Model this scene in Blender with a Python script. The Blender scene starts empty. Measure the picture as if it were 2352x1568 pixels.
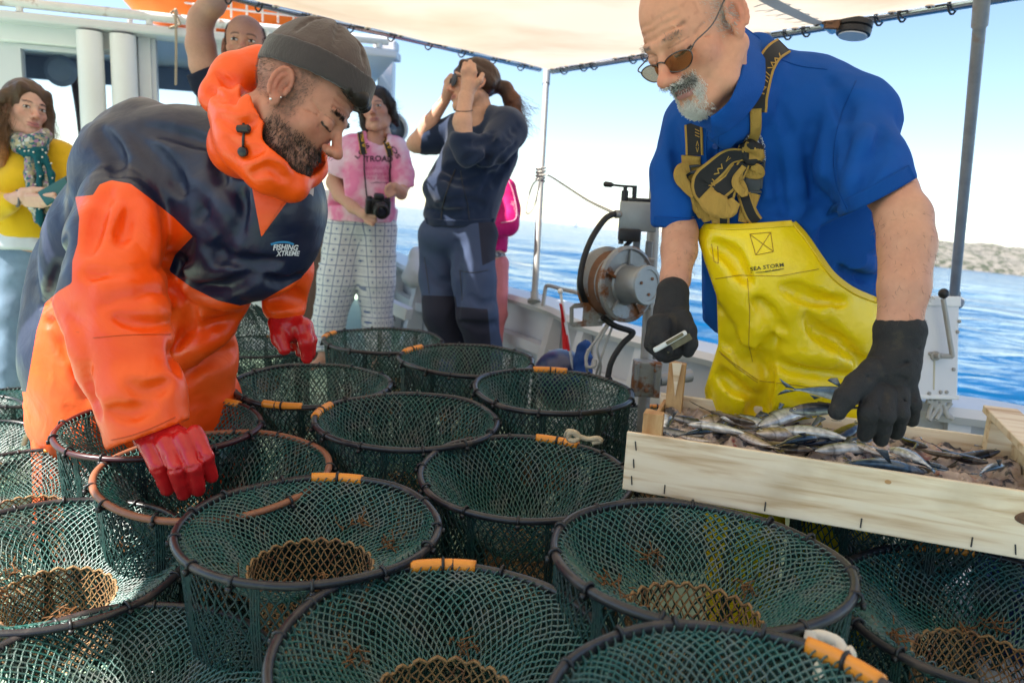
import bpy, bmesh, math, random
import numpy as np
from mathutils import Vector, Matrix
from mathutils.bvhtree import BVHTree

scene = bpy.context.scene
COL = scene.collection
R = math.radians
rnd = random.Random(7)
rng = np.random.default_rng(11)

# ---------------------------------------------------------------- camera
# The boat is modelled upright in its own frame (x right, y ahead, z up, deck at z = 0) and heeled at the end.
FPX, CX, CY = 1764.0, 1176.0, 784.0          # focal length and centre in pixels of a 2352 px wide frame
CAM = np.array([0.0, 0.0, 1.0])

def cam_axes(pitch, roll):
    right = np.array([1.0, 0, 0]); up = np.array([0, math.sin(R(pitch)), math.cos(R(pitch))])
    fwd = np.array([0, math.cos(R(pitch)), -math.sin(R(pitch))])
    c, s = math.cos(R(roll)), math.sin(R(roll))
    return np.stack([right*c + up*s, up*c - right*s, -fwd], axis=1)

RB = cam_axes(11.0, 3.0)                      # camera in the boat's frame
RW = cam_axes(9.02, 6.2)                      # camera in the level world
BOAT = Matrix((RW @ RB.T).tolist()).to_4x4()
BOAT = Matrix.Translation(Vector(CAM)) @ BOAT @ Matrix.Translation(-Vector(CAM))

cam_d = bpy.data.cameras.new('camera'); cam = bpy.data.objects.new('camera', cam_d); COL.objects.link(cam)
cam_d.sensor_width = 36.0; cam_d.lens = 27.0; cam_d.clip_start = 0.05; cam_d.clip_end = 20000
cam_d.dof.use_dof = True; cam_d.dof.focus_distance = 1.5; cam_d.dof.aperture_fstop = 4.8
m = Matrix(RW.tolist()).to_4x4(); m.translation = Vector(CAM); cam.matrix_world = m
scene.camera = cam

# ---------------------------------------------------------------- sky, sun, exposure
SUN_DIR = Vector((-0.66, -0.18, 0.73)).normalized()   # from the scene towards the sun
world = bpy.data.worlds.new('World'); scene.world = world; world.use_nodes = True
wn = world.node_tree; wn.nodes.clear()
wo = wn.nodes.new('ShaderNodeOutputWorld'); bg = wn.nodes.new('ShaderNodeBackground'); sky = wn.nodes.new('ShaderNodeTexSky')
sky.sky_type = 'NISHITA'; sky.sun_disc = False
sky.sun_elevation = math.asin(SUN_DIR.z); sky.sun_rotation = math.atan2(SUN_DIR.x, SUN_DIR.y)
sky.air_density = 1.0; sky.dust_density = 0.05; sky.ozone_density = 1.5; sky.altitude = 0
bg.inputs['Strength'].default_value = 0.088
wn.links.new(sky.outputs[0], bg.inputs[0]); wn.links.new(bg.outputs[0], wo.inputs[0])
sun_d = bpy.data.lights.new('sun', 'SUN'); sun = bpy.data.objects.new('sun', sun_d); COL.objects.link(sun)
sun_d.energy = 4.8; sun_d.angle = R(0.5); sun_d.color = (1.0, 0.95, 0.87)
sun.rotation_euler = SUN_DIR.to_track_quat('Z', 'Y').to_euler(); sun.location = (-6, -1, 9)
vs = scene.view_settings; vs.view_transform = 'Standard'; vs.look = 'None'; vs.gamma = 1.0; vs.use_curve_mapping = False
vs.exposure = 1.5

# ---------------------------------------------------------------- helpers: pixels to points
def C(u, v, Z):                                # point in the camera's own frame (x right, y up, z depth)
    return np.array([(u-CX)/FPX*Z, -(v-CY)/FPX*Z, Z])
RBz = RB * np.array([1, 1, -1.0])
def c2b(p):                                    # camera frame -> boat frame
    return np.asarray(p) @ RBz.T + CAM
def W(u, v, Z): return c2b(C(u, v, Z))
def Zat(u, v, h):                              # depth at which the ray through a pixel reaches height h over the deck
    d = W(u, v, 1.0) - CAM
    return (h - CAM[2]) / d[2]
def Wh(u, v, h): return W(u, v, Zat(u, v, h))
def pix(P):                                    # boat frame -> pixel and depth
    q = (np.asarray(P) - CAM) @ RBz
    return q[..., 0]/q[..., 2]*FPX + CX, -q[..., 1]/q[..., 2]*FPX + CY, q[..., 2]

# ---------------------------------------------------------------- helpers: objects
def tag(o, label=None, cat=None, group=None, kind=None):
    if label: o['label'] = label
    if cat: o['category'] = cat
    if group: o['group'] = group
    if kind: o['kind'] = kind
    return o
def empty(name, loc, label=None, cat=None, group=None):
    o = bpy.data.objects.new(name, None); COL.objects.link(o); o.location = Vector(loc); o.empty_display_size = 0.1
    return tag(o, label, cat, group)
def wm(o): return (wm(o.parent) @ o.matrix_parent_inverse if o.parent else Matrix.Identity(4)) @ o.matrix_basis
def parent(o, p):
    o.parent = p
    if p is not None:
        o.matrix_parent_inverse = wm(p).inverted()
def mesh_data(name, V, F, mats, smooth=True, mi=None, cols=None, att=None):
    me = bpy.data.meshes.new(name)
    V = np.asarray(V, dtype=np.float32).reshape(-1, 3)
    if isinstance(F, np.ndarray) and F.ndim == 2:
        n, k = F.shape
        me.vertices.add(len(V)); me.vertices.foreach_set('co', V.ravel())
        me.loops.add(n*k); me.loops.foreach_set('vertex_index', F.astype(np.int32).ravel())
        me.polygons.add(n); me.polygons.foreach_set('loop_start', np.arange(0, n*k, k, dtype=np.int32))
        me.polygons.foreach_set('loop_total', np.full(n, k, dtype=np.int32))
        me.update(calc_edges=True); me.validate()
    else:
        me.from_pydata(V.tolist(), [], [tuple(int(i) for i in f) for f in F])
    if not isinstance(mats, (list, tuple)): mats = [mats]
    for mm in mats: me.materials.append(mm)
    n = len(me.polygons)
    me.polygons.foreach_set('use_smooth', np.full(n, bool(smooth)))
    if mi is not None and len(mi) == n: me.polygons.foreach_set('material_index', np.asarray(mi, dtype=np.int32))
    if cols is not None:
        a = me.color_attributes.new('Col', 'FLOAT_COLOR', 'POINT')
        cc = np.ones((len(V), 4), dtype=np.float32); cc[:, :3] = cols; a.data.foreach_set('color', cc.ravel())
    for nm, vals in (att or {}).items():
        a = me.attributes.new(nm, 'FLOAT', 'POINT'); a.data.foreach_set('value', np.asarray(vals, dtype=np.float32))
    return me
def obj(name, V, F, mats, par=None, smooth=True, mi=None, cols=None, att=None, label=None, cat=None, group=None, kind=None):
    o = bpy.data.objects.new(name, mesh_data(name, V, F, mats, smooth, mi, cols, att)); COL.objects.link(o)
    if par is not None: parent(o, par)
    return tag(o, label, cat, group, kind)

class MB:                                      # collects shapes into one mesh
    def __init__(s): s.V = []; s.F = []; s.M = []; s.n = 0
    def add(s, V, F, m=0):
        V = np.asarray(V, float).reshape(-1, 3); s.V.append(V)
        s.F += [tuple(int(i)+s.n for i in f) for f in F]; s.M += [m]*len(F); s.n += len(V); return s
    def box(s, c, size, Rm=None, m=0, bev=0.0):
        hx, hy, hz = (np.asarray(size, float)/2)
        if bev <= 0:
            V = np.array([[x, y, z] for x in (-hx, hx) for y in (-hy, hy) for z in (-hz, hz)])
            F = [(0,1,3,2), (4,6,7,5), (0,4,5,1), (2,3,7,6), (0,2,6,4), (1,5,7,3)]
        else:
            bm = bmesh.new(); bmesh.ops.create_cube(bm, size=1.0)
            for v in bm.verts: v.co = Vector((v.co.x*2*hx, v.co.y*2*hy, v.co.z*2*hz))
            bmesh.ops.bevel(bm, geom=bm.edges[:], offset=bev, segments=2, affect='EDGES', profile=0.5)
            bm.verts.index_update()
            V = np.array([v.co[:] for v in bm.verts]); F = [[v.index for v in f.verts] for f in bm.faces]; bm.free()
        if Rm is not None: V = V @ np.asarray(Rm).T
        return s.add(V + np.asarray(c, float), F, m)
    def tube(s, pts, r, n=8, m=0, closed=False, cap=True):
        P = np.asarray(pts, float); N = len(P)
        rr = np.full(N, r, float) if np.isscalar(r) else np.asarray(r, float)
        if closed: T = np.roll(P, -1, 0) - np.roll(P, 1, 0)
        else: T = np.gradient(P, axis=0)
        T /= np.linalg.norm(T, axis=1)[:, None] + 1e-12
        a = np.cross(T[0], [0.13, 0.21, 0.97]); a = a if np.linalg.norm(a) > 0.1 else np.cross(T[0], [1, 0, 0])
        V = []
        for i in range(N):
            a = a - T[i]*np.dot(a, T[i]); a /= np.linalg.norm(a) + 1e-12; b = np.cross(T[i], a)
            for k in range(n):
                w = 2*math.pi*k/n; V.append(P[i] + rr[i]*(math.cos(w)*a + math.sin(w)*b))
        F = []
        for i in range(N if closed else N-1):
            j = (i+1) % N
            for k in range(n):
                l = (k+1) % n; F.append((i*n+k, i*n+l, j*n+l, j*n+k))
        if cap and not closed:
            F.append(tuple(range(n-1, -1, -1))); F.append(tuple((N-1)*n+k for k in range(n)))
        return s.add(V, F, m)
    def lathe(s, c, axis, prof, n=32, m=0, cap=True):  # prof = (distance along axis, radius)
        ax = np.asarray(axis, float); ax /= np.linalg.norm(ax)
        a = np.cross(ax, [0, 0, 1.0]); a = a if np.linalg.norm(a) > 0.1 else np.cross(ax, [1.0, 0, 0]); a /= np.linalg.norm(a); b = np.cross(ax, a)
        V = []; F = []
        for (h, r) in prof:
            for k in range(n):
                w = 2*math.pi*k/n; V.append(np.asarray(c) + ax*h + r*(math.cos(w)*a + math.sin(w)*b))
        for i in range(len(prof)-1):
            for k in range(n):
                l = (k+1) % n; F.append((i*n+k, i*n+l, (i+1)*n+l, (i+1)*n+k))
        if cap:
            F.append(tuple(range(n-1, -1, -1))); F.append(tuple((len(prof)-1)*n+k for k in range(n)))
        return s.add(V, F, m)
    def sphere(s, c, r, n=16, m=0, Rm=None):
        r = np.full(3, r) if np.isscalar(r) else np.asarray(r, float)
        V = []; F = []; k = n//2
        for i in range(k+1):
            t = math.pi*i/k
            for j in range(n):
                w = 2*math.pi*j/n; V.append([r[0]*math.sin(t)*math.cos(w), r[1]*math.sin(t)*math.sin(w), r[2]*math.cos(t)])
        V = np.array(V)
        if Rm is not None: V = V @ np.asarray(Rm).T
        for i in range(k):
            for j in range(n):
                l = (j+1) % n; F.append((i*n+j, (i+1)*n+j, (i+1)*n+l, i*n+l))
        return s.add(V + np.asarray(c, float), F, m)
    def prism(s, poly, c, ax, ay, az, t, m=0):  # flat outline (2D points) in the plane ax, ay extruded by t along az
        ax, ay, az = (np.asarray(q, float) for q in (ax, ay, az)); n = len(poly)
        V = [np.asarray(c) + ax*p[0] + ay*p[1] + az*o for o in (-t/2, t/2) for p in poly]
        F = [tuple(range(n-1, -1, -1)), tuple(range(n, 2*n))] + [(i, (i+1) % n, n+(i+1) % n, n+i) for i in range(n)]
        return s.add(V, F, m)
    def build(s, name, mats, par=None, smooth=False, **k):
        V = np.concatenate(s.V) if s.V else np.zeros((0, 3))
        o = obj(name, V, s.F, mats, par, smooth, mi=s.M, **k)
        return o
def autosmooth(o, ang=40):
    me = o.data
    me.polygons.foreach_set('use_smooth', np.full(len(me.polygons), True))
    bm = bmesh.new(); bm.from_mesh(me)
    for e in bm.edges:
        if len(e.link_faces) == 2 and e.calc_face_angle(0) > R(ang): e.smooth = False
    bm.to_mesh(me); bm.free(); return o
def spline(pts, n=8):                          # Catmull-Rom through points
    P = np.asarray(pts, float); P = np.vstack([2*P[0]-P[1], P, 2*P[-1]-P[-2]]); out = []
    for i in range(1, len(P)-2):
        for k in range(n):
            t = k/n; p0, p1, p2, p3 = P[i-1], P[i], P[i+1], P[i+2]
            out.append(0.5*((2*p1) + (-p0+p2)*t + (2*p0-5*p1+4*p2-p3)*t*t + (-p0+3*p1-3*p2+p3)*t**3))
    out.append(P[-2]); return np.array(out)
def rotz(a): c, s = math.cos(a), math.sin(a); return np.array([[c, -s, 0], [s, c, 0], [0, 0, 1.0]])
def frame(x, y=None, z=None):                  # orthonormal frame, columns x y z
    x = np.asarray(x, float)/np.linalg.norm(x); z = np.asarray(z, float); y = np.cross(z, x); y /= np.linalg.norm(y); z = np.cross(x, y)
    return np.stack([x, y, z], 1)

# ---------------------------------------------------------------- materials
def mat(name, col, rough=0.6, metal=0.0, var=0.0, vscale=8.0, bump=0.0, bscale=60.0, stretch=(1, 1, 1), spec=0.5, sheen=0.0, coat=0.0, attr=None, sss=0.0, col2=None, rough2=None, detail=5.0, bdist=0.004, coords='Object', ramp=(0.35, 0.65)):
    mm = bpy.data.materials.new(name); mm.use_nodes = True; nt = mm.node_tree; p = nt.nodes['Principled BSDF']
    p.inputs['Base Color'].default_value = (*col, 1); p.inputs['Roughness'].default_value = rough; p.inputs['Metallic'].default_value = metal
    p.inputs['Specular IOR Level'].default_value = spec
    if sheen: p.inputs['Sheen Weight'].default_value = sheen
    if coat: p.inputs['Coat Weight'].default_value = coat; p.inputs['Coat Roughness'].default_value = 0.12
    if sss:
        p.inputs['Subsurface Weight'].default_value = sss; p.inputs['Subsurface Radius'].default_value = (0.012, 0.005, 0.003); p.inputs['Subsurface Scale'].default_value = 0.6
    L = nt.links.new
    tc = nt.nodes.new('ShaderNodeTexCoord'); mp = nt.nodes.new('ShaderNodeMapping'); mp.inputs['Scale'].default_value = stretch
    L(tc.outputs[coords], mp.inputs[0])
    src = None
    if attr:
        a = nt.nodes.new('ShaderNodeVertexColor'); a.layer_name = attr; src = a.outputs[0]
    if var or col2:
        nz = nt.nodes.new('ShaderNodeTexNoise'); nz.inputs['Scale'].default_value = vscale; nz.inputs['Detail'].default_value = detail; nz.inputs['Roughness'].default_value = 0.62
        L(mp.outputs[0], nz.inputs[0])
        if col2:
            cr = nt.nodes.new('ShaderNodeMapRange'); cr.inputs[1].default_value = ramp[0]; cr.inputs[2].default_value = ramp[1]
            L(nz.outputs[0], cr.inputs[0])
            mx = nt.nodes.new('ShaderNodeMixRGB'); L(cr.outputs[0], mx.inputs[0]); mx.inputs[1].default_value = (*col, 1); mx.inputs[2].default_value = (*col2, 1)
            if src: L(src, mx.inputs[1])
            src = mx.outputs[0]
            if rough2 is not None:
                rr = nt.nodes.new('ShaderNodeMapRange'); L(cr.outputs[0], rr.inputs[0]); rr.inputs[3].default_value = rough; rr.inputs[4].default_value = rough2
                L(rr.outputs[0], p.inputs['Roughness'])
        if var:
            br = nt.nodes.new('ShaderNodeMapRange'); L(nz.outputs[0], br.inputs[0]); br.inputs[1].default_value = 0.25; br.inputs[2].default_value = 0.75
            br.inputs[3].default_value = 1-var; br.inputs[4].default_value = 1+var
            ml = nt.nodes.new('ShaderNodeMixRGB'); ml.blend_type = 'MULTIPLY'; ml.inputs[0].default_value = 1
            if src: L(src, ml.inputs[1])
            else: ml.inputs[1].default_value = (*col, 1)
            L(br.outputs[0], ml.inputs[2]); src = ml.outputs[0]
    if src: L(src, p.inputs['Base Color'])
    if bump:
        nb = nt.nodes.new('ShaderNodeTexNoise'); nb.inputs['Scale'].default_value = bscale; nb.inputs['Detail'].default_value = 4.0
        L(mp.outputs[0], nb.inputs[0])
        bp = nt.nodes.new('ShaderNodeBump'); bp.inputs['Strength'].default_value = bump; bp.inputs['Distance'].default_value = bdist
        L(nb.outputs[0], bp.inputs['Height']); L(bp.outputs[0], p.inputs['Normal'])
    return mm
def P_(m): return m.node_tree.nodes['Principled BSDF']

# ---------------------------------------------------------------- signed distance modelling
def vnoise(P, scale, seed=0):                  # value noise in [-1, 1]
    r = np.random.default_rng(seed); L = r.uniform(-1, 1, (32, 32, 32)).astype(np.float32)
    q = np.asarray(P, np.float32)*np.float32(1)*np.asarray(scale, np.float32) + 100.0
    i = np.floor(q).astype(np.int32); f = q - i; f = f*f*(3-2*f); i &= 31; j = (i+1) & 31
    x0, y0, z0 = i[..., 0], i[..., 1], i[..., 2]; x1, y1, z1 = j[..., 0], j[..., 1], j[..., 2]
    fx, fy, fz = f[..., 0], f[..., 1], f[..., 2]
    a = L[x0, y0, z0]*(1-fx) + L[x1, y0, z0]*fx; b = L[x0, y1, z0]*(1-fx) + L[x1, y1, z0]*fx
    c = L[x0, y0, z1]*(1-fx) + L[x1, y0, z1]*fx; d = L[x0, y1, z1]*(1-fx) + L[x1, y1, z1]*fx
    return (a*(1-fy) + b*fy)*(1-fz) + (c*(1-fy) + d*fy)*fz

class Field:
    def __init__(s, lo, hi, h):
        s.lo = np.asarray(lo, float); s.h = h; s.n = np.ceil((np.asarray(hi, float)-s.lo)/h).astype(int)+1
        s.d = np.full(s.n, 9.0, np.float32)
    def sub(s, lo, hi):
        a = np.clip(np.floor((np.asarray(lo)-s.lo)/s.h).astype(int), 0, s.n); b = np.clip(np.ceil((np.asarray(hi)-s.lo)/s.h).astype(int)+1, 0, s.n)
        sl = tuple(slice(int(x), int(y)) for x, y in zip(a, b))
        ax = [(s.lo[i] + np.arange(a[i], b[i])*s.h).astype(np.float32) for i in range(3)]
        return sl, np.stack(np.meshgrid(*ax, indexing='ij'), -1)
    def put(s, lo, hi, fn, k, op):
        mg = k + 2.5*s.h
        sl, P = s.sub(np.asarray(lo)-mg, np.asarray(hi)+mg)
        if P.size == 0: return s
        e = fn(P).astype(np.float32); d = s.d[sl]
        if op == '+': h = np.maximum(k-np.abs(d-e), 0)/k; s.d[sl] = np.minimum(d, e) - h*h*k*0.25
        else: e = -e; h = np.maximum(k-np.abs(d-e), 0)/k; s.d[sl] = np.maximum(d, e) + h*h*k*0.25
        return s
    def cone(s, a, b, ra, rb=None, k=0.02, op='+', flat=None):
        rb = ra if rb is None else rb; a = np.asarray(a, float); b = np.asarray(b, float); ba = b-a; L = max(np.dot(ba, ba), 1e-12)
        def fn(P):
            q = P - a.astype(np.float32); t = np.clip((q @ ba.astype(np.float32))/L, 0, 1)
            w = q - t[..., None]*ba.astype(np.float32)
            return np.sqrt((w*w).sum(-1)) - (ra + (rb-ra)*t)
        r = max(ra, rb); return s.put(np.minimum(a, b)-r, np.maximum(a, b)+r, fn, k, op)
    def chain(s, pts, k=0.02, op='+'):          # pts = [(point, radius), ...]
        for (a, ra), (b, rb) in zip(pts[:-1], pts[1:]): s.cone(a, b, ra, rb, k, op)
        return s
    def ell(s, c, r, Rm=None, k=0.02, op='+'):
        c = np.asarray(c, float); r = np.full(3, r, float) if np.isscalar(r) else np.asarray(r, float); m_ = np.eye(3) if Rm is None else np.asarray(Rm)
        def fn(P):
            q = (P - c.astype(np.float32)) @ m_.astype(np.float32); k0 = np.sqrt(((q/r)**2).sum(-1)); k1 = np.sqrt(((q/(r*r))**2).sum(-1)) + 1e-6
            return k0*(k0-1)/k1
        e = np.sqrt(((m_*r)**2).sum(1)); return s.put(c-e, c+e, fn, k, op)
    def plane(s, p, n, k=0.004):                # cut away what lies on the side n points to
        p = np.asarray(p, np.float32); n = np.asarray(n, float); n = (n/np.linalg.norm(n)).astype(np.float32)
        sl, P = s.sub(s.lo, s.lo+s.n*s.h); e = (P-p) @ n; d = s.d; h = np.maximum(k-np.abs(d-e), 0)/k
        s.d = (np.maximum(d, e) + h*h*k*0.25).astype(np.float32); return s
    def warp(s, fn):                            # add fn(P) to the distance
        sl, P = s.sub(s.lo, s.lo+s.n*s.h); near = np.abs(s.d) < 0.06
        s.d[near] += fn(P[near]).astype(np.float32); return s
    def mesh(s, smooth=2):
        d = s.d.copy()
        for ax in range(3):                      # close at the box's border
            idx = [slice(None)]*3
            for e in (0, -1): idx[ax] = e; d[tuple(idx)] = np.maximum(d[tuple(idx)], s.h*0.5)
        ins = d < 0; nx, ny, nz = d.shape
        c = np.zeros((nx-1, ny-1, nz-1), np.int8)
        offs = [(i, j, k) for i in (0, 1) for j in (0, 1) for k in (0, 1)]
        for i, j, k in offs: c += ins[i:nx-1+i, j:ny-1+j, k:nz-1+k]
        act = (c > 0) & (c < 8); I = np.argwhere(act); cid = np.full(act.shape, -1, np.int32); cid[act] = np.arange(len(I))
        acc = np.zeros((len(I), 3)); cnt = np.zeros(len(I))
        for i, j, k in offs:
            for ax in range(3):
                o = [i, j, k]
                if o[ax]: continue
                q = list(o); q[ax] = 1
                da = d[I[:, 0]+o[0], I[:, 1]+o[1], I[:, 2]+o[2]]; db = d[I[:, 0]+q[0], I[:, 1]+q[1], I[:, 2]+q[2]]
                x = (da < 0) != (db < 0); t = np.where(x, da/np.where(x, da-db, 1), 0)
                pnt = np.tile(np.array(o, float), (len(I), 1)); pnt[:, ax] += t
                acc += pnt*x[:, None]; cnt += x
        V = s.lo + (I + acc/np.maximum(cnt, 1)[:, None])*s.h
        Q = []
        for ax in range(3):
            b, cc = [(1, 2), (2, 0), (0, 1)][ax]
            sh = [slice(None)]*3; sh2 = [slice(None)]*3; sh[ax] = slice(0, -1); sh2[ax] = slice(1, None)
            e = np.argwhere(ins[tuple(sh)] != ins[tuple(sh2)])
            e = e[(e[:, b] > 0) & (e[:, cc] > 0) & (e[:, b] < d.shape[b]-1) & (e[:, cc] < d.shape[cc]-1)]
            flip = ins[tuple(sh)][e[:, 0], e[:, 1], e[:, 2]]
            def cell(db, dc):
                f = e.copy(); f[:, b] -= db; f[:, cc] -= dc; return cid[f[:, 0], f[:, 1], f[:, 2]]
            q = np.stack([cell(1, 1), cell(0, 1), cell(0, 0), cell(1, 0)], 1); q[~flip] = q[~flip][:, ::-1]; Q.append(q)
        Q = np.concatenate(Q); Q = Q[(Q >= 0).all(1)]
        if smooth:
            E = np.concatenate([Q[:, [0, 1]], Q[:, [1, 2]], Q[:, [2, 3]], Q[:, [3, 0]]])
            deg = np.bincount(E.ravel(), minlength=len(V)).astype(float)
            for it in range(smooth*2):
                a = np.zeros_like(V)
                for x in range(3): a[:, x] = np.bincount(E[:, 0], V[E[:, 1], x], len(V)) + np.bincount(E[:, 1], V[E[:, 0], x], len(V))
                a /= np.maximum(deg, 1)[:, None]; V = V + (a-V)*(0.5 if it % 2 == 0 else -0.52)
        return V, Q
def keep_big(V, Q, frac=0.02):                 # drop stray crumbs
    return V, Q
# ================================================================ setting: sea, hills, coast
LEVEL = []                                     # objects that stay in the level world (not on the boat)
RWz = RW * np.array([1, 1, -1.0])
def WW(u, v, Z): return C(u, v, Z) @ RWz.T + CAM
def onplane(u, v, p0, n):
    d = W(u, v, 1.0) - CAM; t = np.dot(np.asarray(p0)-CAM, n)/np.dot(d, n); return CAM + d*t

SEA_Z = -0.55
def sea_mat():
    mm = bpy.data.materials.new('sea_water'); mm.use_nodes = True; nt = mm.node_tree; p = P_(mm); L = nt.links.new
    p.inputs['Roughness'].default_value = 0.10; p.inputs['IOR'].default_value = 1.33
    tc = nt.nodes.new('ShaderNodeTexCoord')
    nz = nt.nodes.new('ShaderNodeTexNoise'); nz.inputs['Scale'].default_value = 0.05; nz.inputs['Detail'].default_value = 4; L(tc.outputs['Object'], nz.inputs[0])
    cr = nt.nodes.new('ShaderNodeValToRGB'); cr.color_ramp.elements[0].position = 0.3; cr.color_ramp.elements[0].color = (0.0015, 0.052, 0.145, 1)
    cr.color_ramp.elements[1].position = 0.75; cr.color_ramp.elements[1].color = (0.0034, 0.088, 0.21, 1); L(nz.outputs[0], cr.inputs[0]); L(cr.outputs[0], p.inputs['Base Color'])
    prev = None
    for sc, st, ds in ((0.45, 1.0, 0.9), (1.6, 1.0, 0.24), (5.0, 0.6, 0.05)):
        mp = nt.nodes.new('ShaderNodeMapping'); mp.inputs['Scale'].default_value = (0.42, 1.0, 1.0); mp.inputs['Rotation'].default_value = (0, 0, R(-18)); L(tc.outputs['Object'], mp.inputs[0])
        n2 = nt.nodes.new('ShaderNodeTexNoise'); n2.inputs['Scale'].default_value = sc; n2.inputs['Detail'].default_value = 3; n2.inputs['Distortion'].default_value = 0.6; L(mp.outputs[0], n2.inputs[0])
        bp = nt.nodes.new('ShaderNodeBump'); bp.inputs['Strength'].default_value = st; bp.inputs['Distance'].default_value = ds; L(n2.outputs[0], bp.inputs['Height'])
        if prev: L(prev.outputs[0], bp.inputs['Normal'])
        prev = bp
    L(prev.outputs[0], p.inputs['Normal']); return mm
def build_sea():
    na = 540; rr = np.concatenate([[0.0], np.geomspace(1.0, 14000, 330)])
    a = np.linspace(0, 2*math.pi, na, endpoint=False); A, Q = np.meshgrid(a, rr)
    X, Y = Q*np.sin(A), Q*np.cos(A); Z = np.full_like(X, SEA_Z)
    cell = np.maximum(Q*2*math.pi/na, 0.03*Q)
    for k in range(26):
        wl = 0.5*1.22**k*0.9; th = R(-18) + rng.normal(0, 0.55) + math.pi/2; amp = 0.0085*wl**0.8 if wl < 9 else 0.03
        Z += amp*np.sin((X*math.cos(th)+Y*math.sin(th))*2*math.pi/wl + rng.uniform(0, 6.28))*np.clip(1.6 - cell*4.0/wl, 0, 1)
    V = np.stack([X, Y, Z], -1).reshape(-1, 3); nr = len(rr)
    i, j = np.meshgrid(np.arange(nr-1), np.arange(na), indexing='ij'); jn = (j+1) % na
    F = np.stack([i*na+j, (i+1)*na+j, (i+1)*na+jn, i*na+jn], -1).reshape(-1, 4)
    o = obj('sea', V, F, sea_mat(), kind='structure'); LEVEL.append(o)
build_sea()

def ridge(name, u0, u1, Z0, depth, hpix, seed, m_, n=150, nd=40, base=-3.0):
    us = np.linspace(u0, u1, n); V = []
    for jd in range(nd):
        t = jd/(nd-1); Z = Z0 + depth*t
        for u in us:
            p = WW(u, 700, Z); s = (u-u0)/(u1-u0)
            x, y = p[0], p[1]; sc = 1.0/(Z0*0.09)
            nz = sum(float(vnoise(np.array([x*sc*f, y*sc*f, 0.3*seed]), 1.0, seed+k))*g for k, (f, g) in enumerate(((0.6, .5), (1.7, .3), (4.1, .17), (9.0, .10), (19., .06))))
            env = min(1, s*9)*min(1, (1-s)*9)*math.sin(min(1, t*1.5+0.02)*math.pi/2)**0.7 if t < 0.7 else min(1, s*9)*min(1, (1-s)*9)
            V.append([x, y, SEA_Z + base*(1-min(1, t*30)) + env*hpix/FPX*Z0*(0.82+0.45*nz)])
    i, j = np.meshgrid(np.arange(nd-1), np.arange(n-1), indexing='ij')
    F = np.stack([i*n+j, i*n+j+1, (i+1)*n+j+1, (i+1)*n+j], -1).reshape(-1, 4)
    o = obj(name, np.array(V), F, m_, kind='structure'); LEVEL.append(o); return o
M_rock = mat('hill_rock', (0.25, 0.225, 0.19), 0.9, var=0.3, vscale=0.15, col2=(0.05, 0.06, 0.035), stretch=(1, 1, 2.2), detail=8, ramp=(0.46, 0.58), bump=0.8, bscale=0.25, bdist=3)
M_coast = mat('coast_rock', (0.33, 0.36, 0.38), 0.9, var=0.2, vscale=0.01)  # distance haze put into the colour as a pale blue-grey
ridge('hills', 1840, 3300, 620, 240, 84, 5, M_rock)
ridge('far_coast', 700, 1900, 5200, 600, 9, 9, M_coast, n=90, nd=14, base=-10)

# a tiny sailing boat far off
sb = WW(1321, 529.5, 900); sb[2] = SEA_Z
sail = empty('sailing_boat', sb, 'tiny white sailing boat far out near the horizon', 'sailing boat'); LEVEL.append(sail)
M_white = mat('white_paint', (0.80, 0.80, 0.79), 0.45, var=0.05, vscale=3)
h = MB(); h.add([[-3, 0, 1], [-1, -1.1, 1], [2.4, -0.8, 1], [2.4, 0.8, 1], [-1, 1.1, 1], [-1.6, 0, -0.3], [2.0, -.5, -0.3], [2.0, .5, -0.3]],
      [(0,1,2,3,4), (0,5,6,2,1), (0,4,3,7,5), (2,6,7,3), (5,7,6)]); h.V[0] += sb; h.build('hull', M_white, sail)
h = MB(); h.add([[-0.2, 0, 1.8], [2.2, 0.3, 1.9], [-0.1, 0, 9.0], [-0.2, .06, 1.8], [2.2, .36, 1.9], [-0.1, .06, 9.0]], [(0,1,2), (3,5,4), (0,3,4,1), (1,4,5,2), (2,5,3,0)]); h.V[0] += sb
h.tube([sb+[-0.3, 0, 0.5], sb+[-0.3, 0, 9.6]], 0.09); h.build('sail', M_white, sail)

# ================================================================ the boat: deck, bulwark, wheelhouse
M_deck = mat('deck_green', (0.36, 0.50, 0.36), 0.55, var=0.14, vscale=5, col2=(0.30, 0.33, 0.26), ramp=(0.55, 0.75), bump=0.25, bscale=90)
M_hullw = mat('hull_white', (0.72, 0.72, 0.74), 0.38, var=0.06, vscale=2.5, col2=(0.55, 0.50, 0.45), ramp=(0.62, 0.85), stretch=(1, 1, 0.25))
M_cabin = mat('cabin_white', (0.66, 0.67, 0.69), 0.4, var=0.05, vscale=2, col2=(0.52, 0.52, 0.50), ramp=(0.66, 0.85), stretch=(1, 1, 0.3))
M_steel = mat('galvanised', (0.36, 0.35, 0.33), 0.45, metal=0.2, var=0.22, vscale=14, col2=(0.30, 0.20, 0.13), ramp=(0.58, 0.78), rough2=0.75)
M_stain = mat('stainless', (0.55, 0.56, 0.57), 0.25, metal=0.9, var=0.12, vscale=10)
M_rust = mat('rust', (0.20, 0.10, 0.055), 0.85, var=0.35, vscale=25, bump=0.4)
M_black = mat('black_plastic', (0.014, 0.014, 0.016), 0.42, var=0.2, vscale=30)
M_rubber = mat('black_rubber', (0.012, 0.012, 0.013), 0.6, var=0.2, vscale=30, col2=(0.10, 0.09, 0.08), ramp=(0.6, 0.85))
GUN = [(-1.55, 7.2), (-0.95, 5.71), (-0.62, 4.84), (0.09, 3.74), (0.32, 3.14), (0.69, 2.63), (1.14, 2.10), (1.37, 1.93), (1.72, 1.2), (1.85, 0.2), (1.9, -1.6)]
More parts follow.
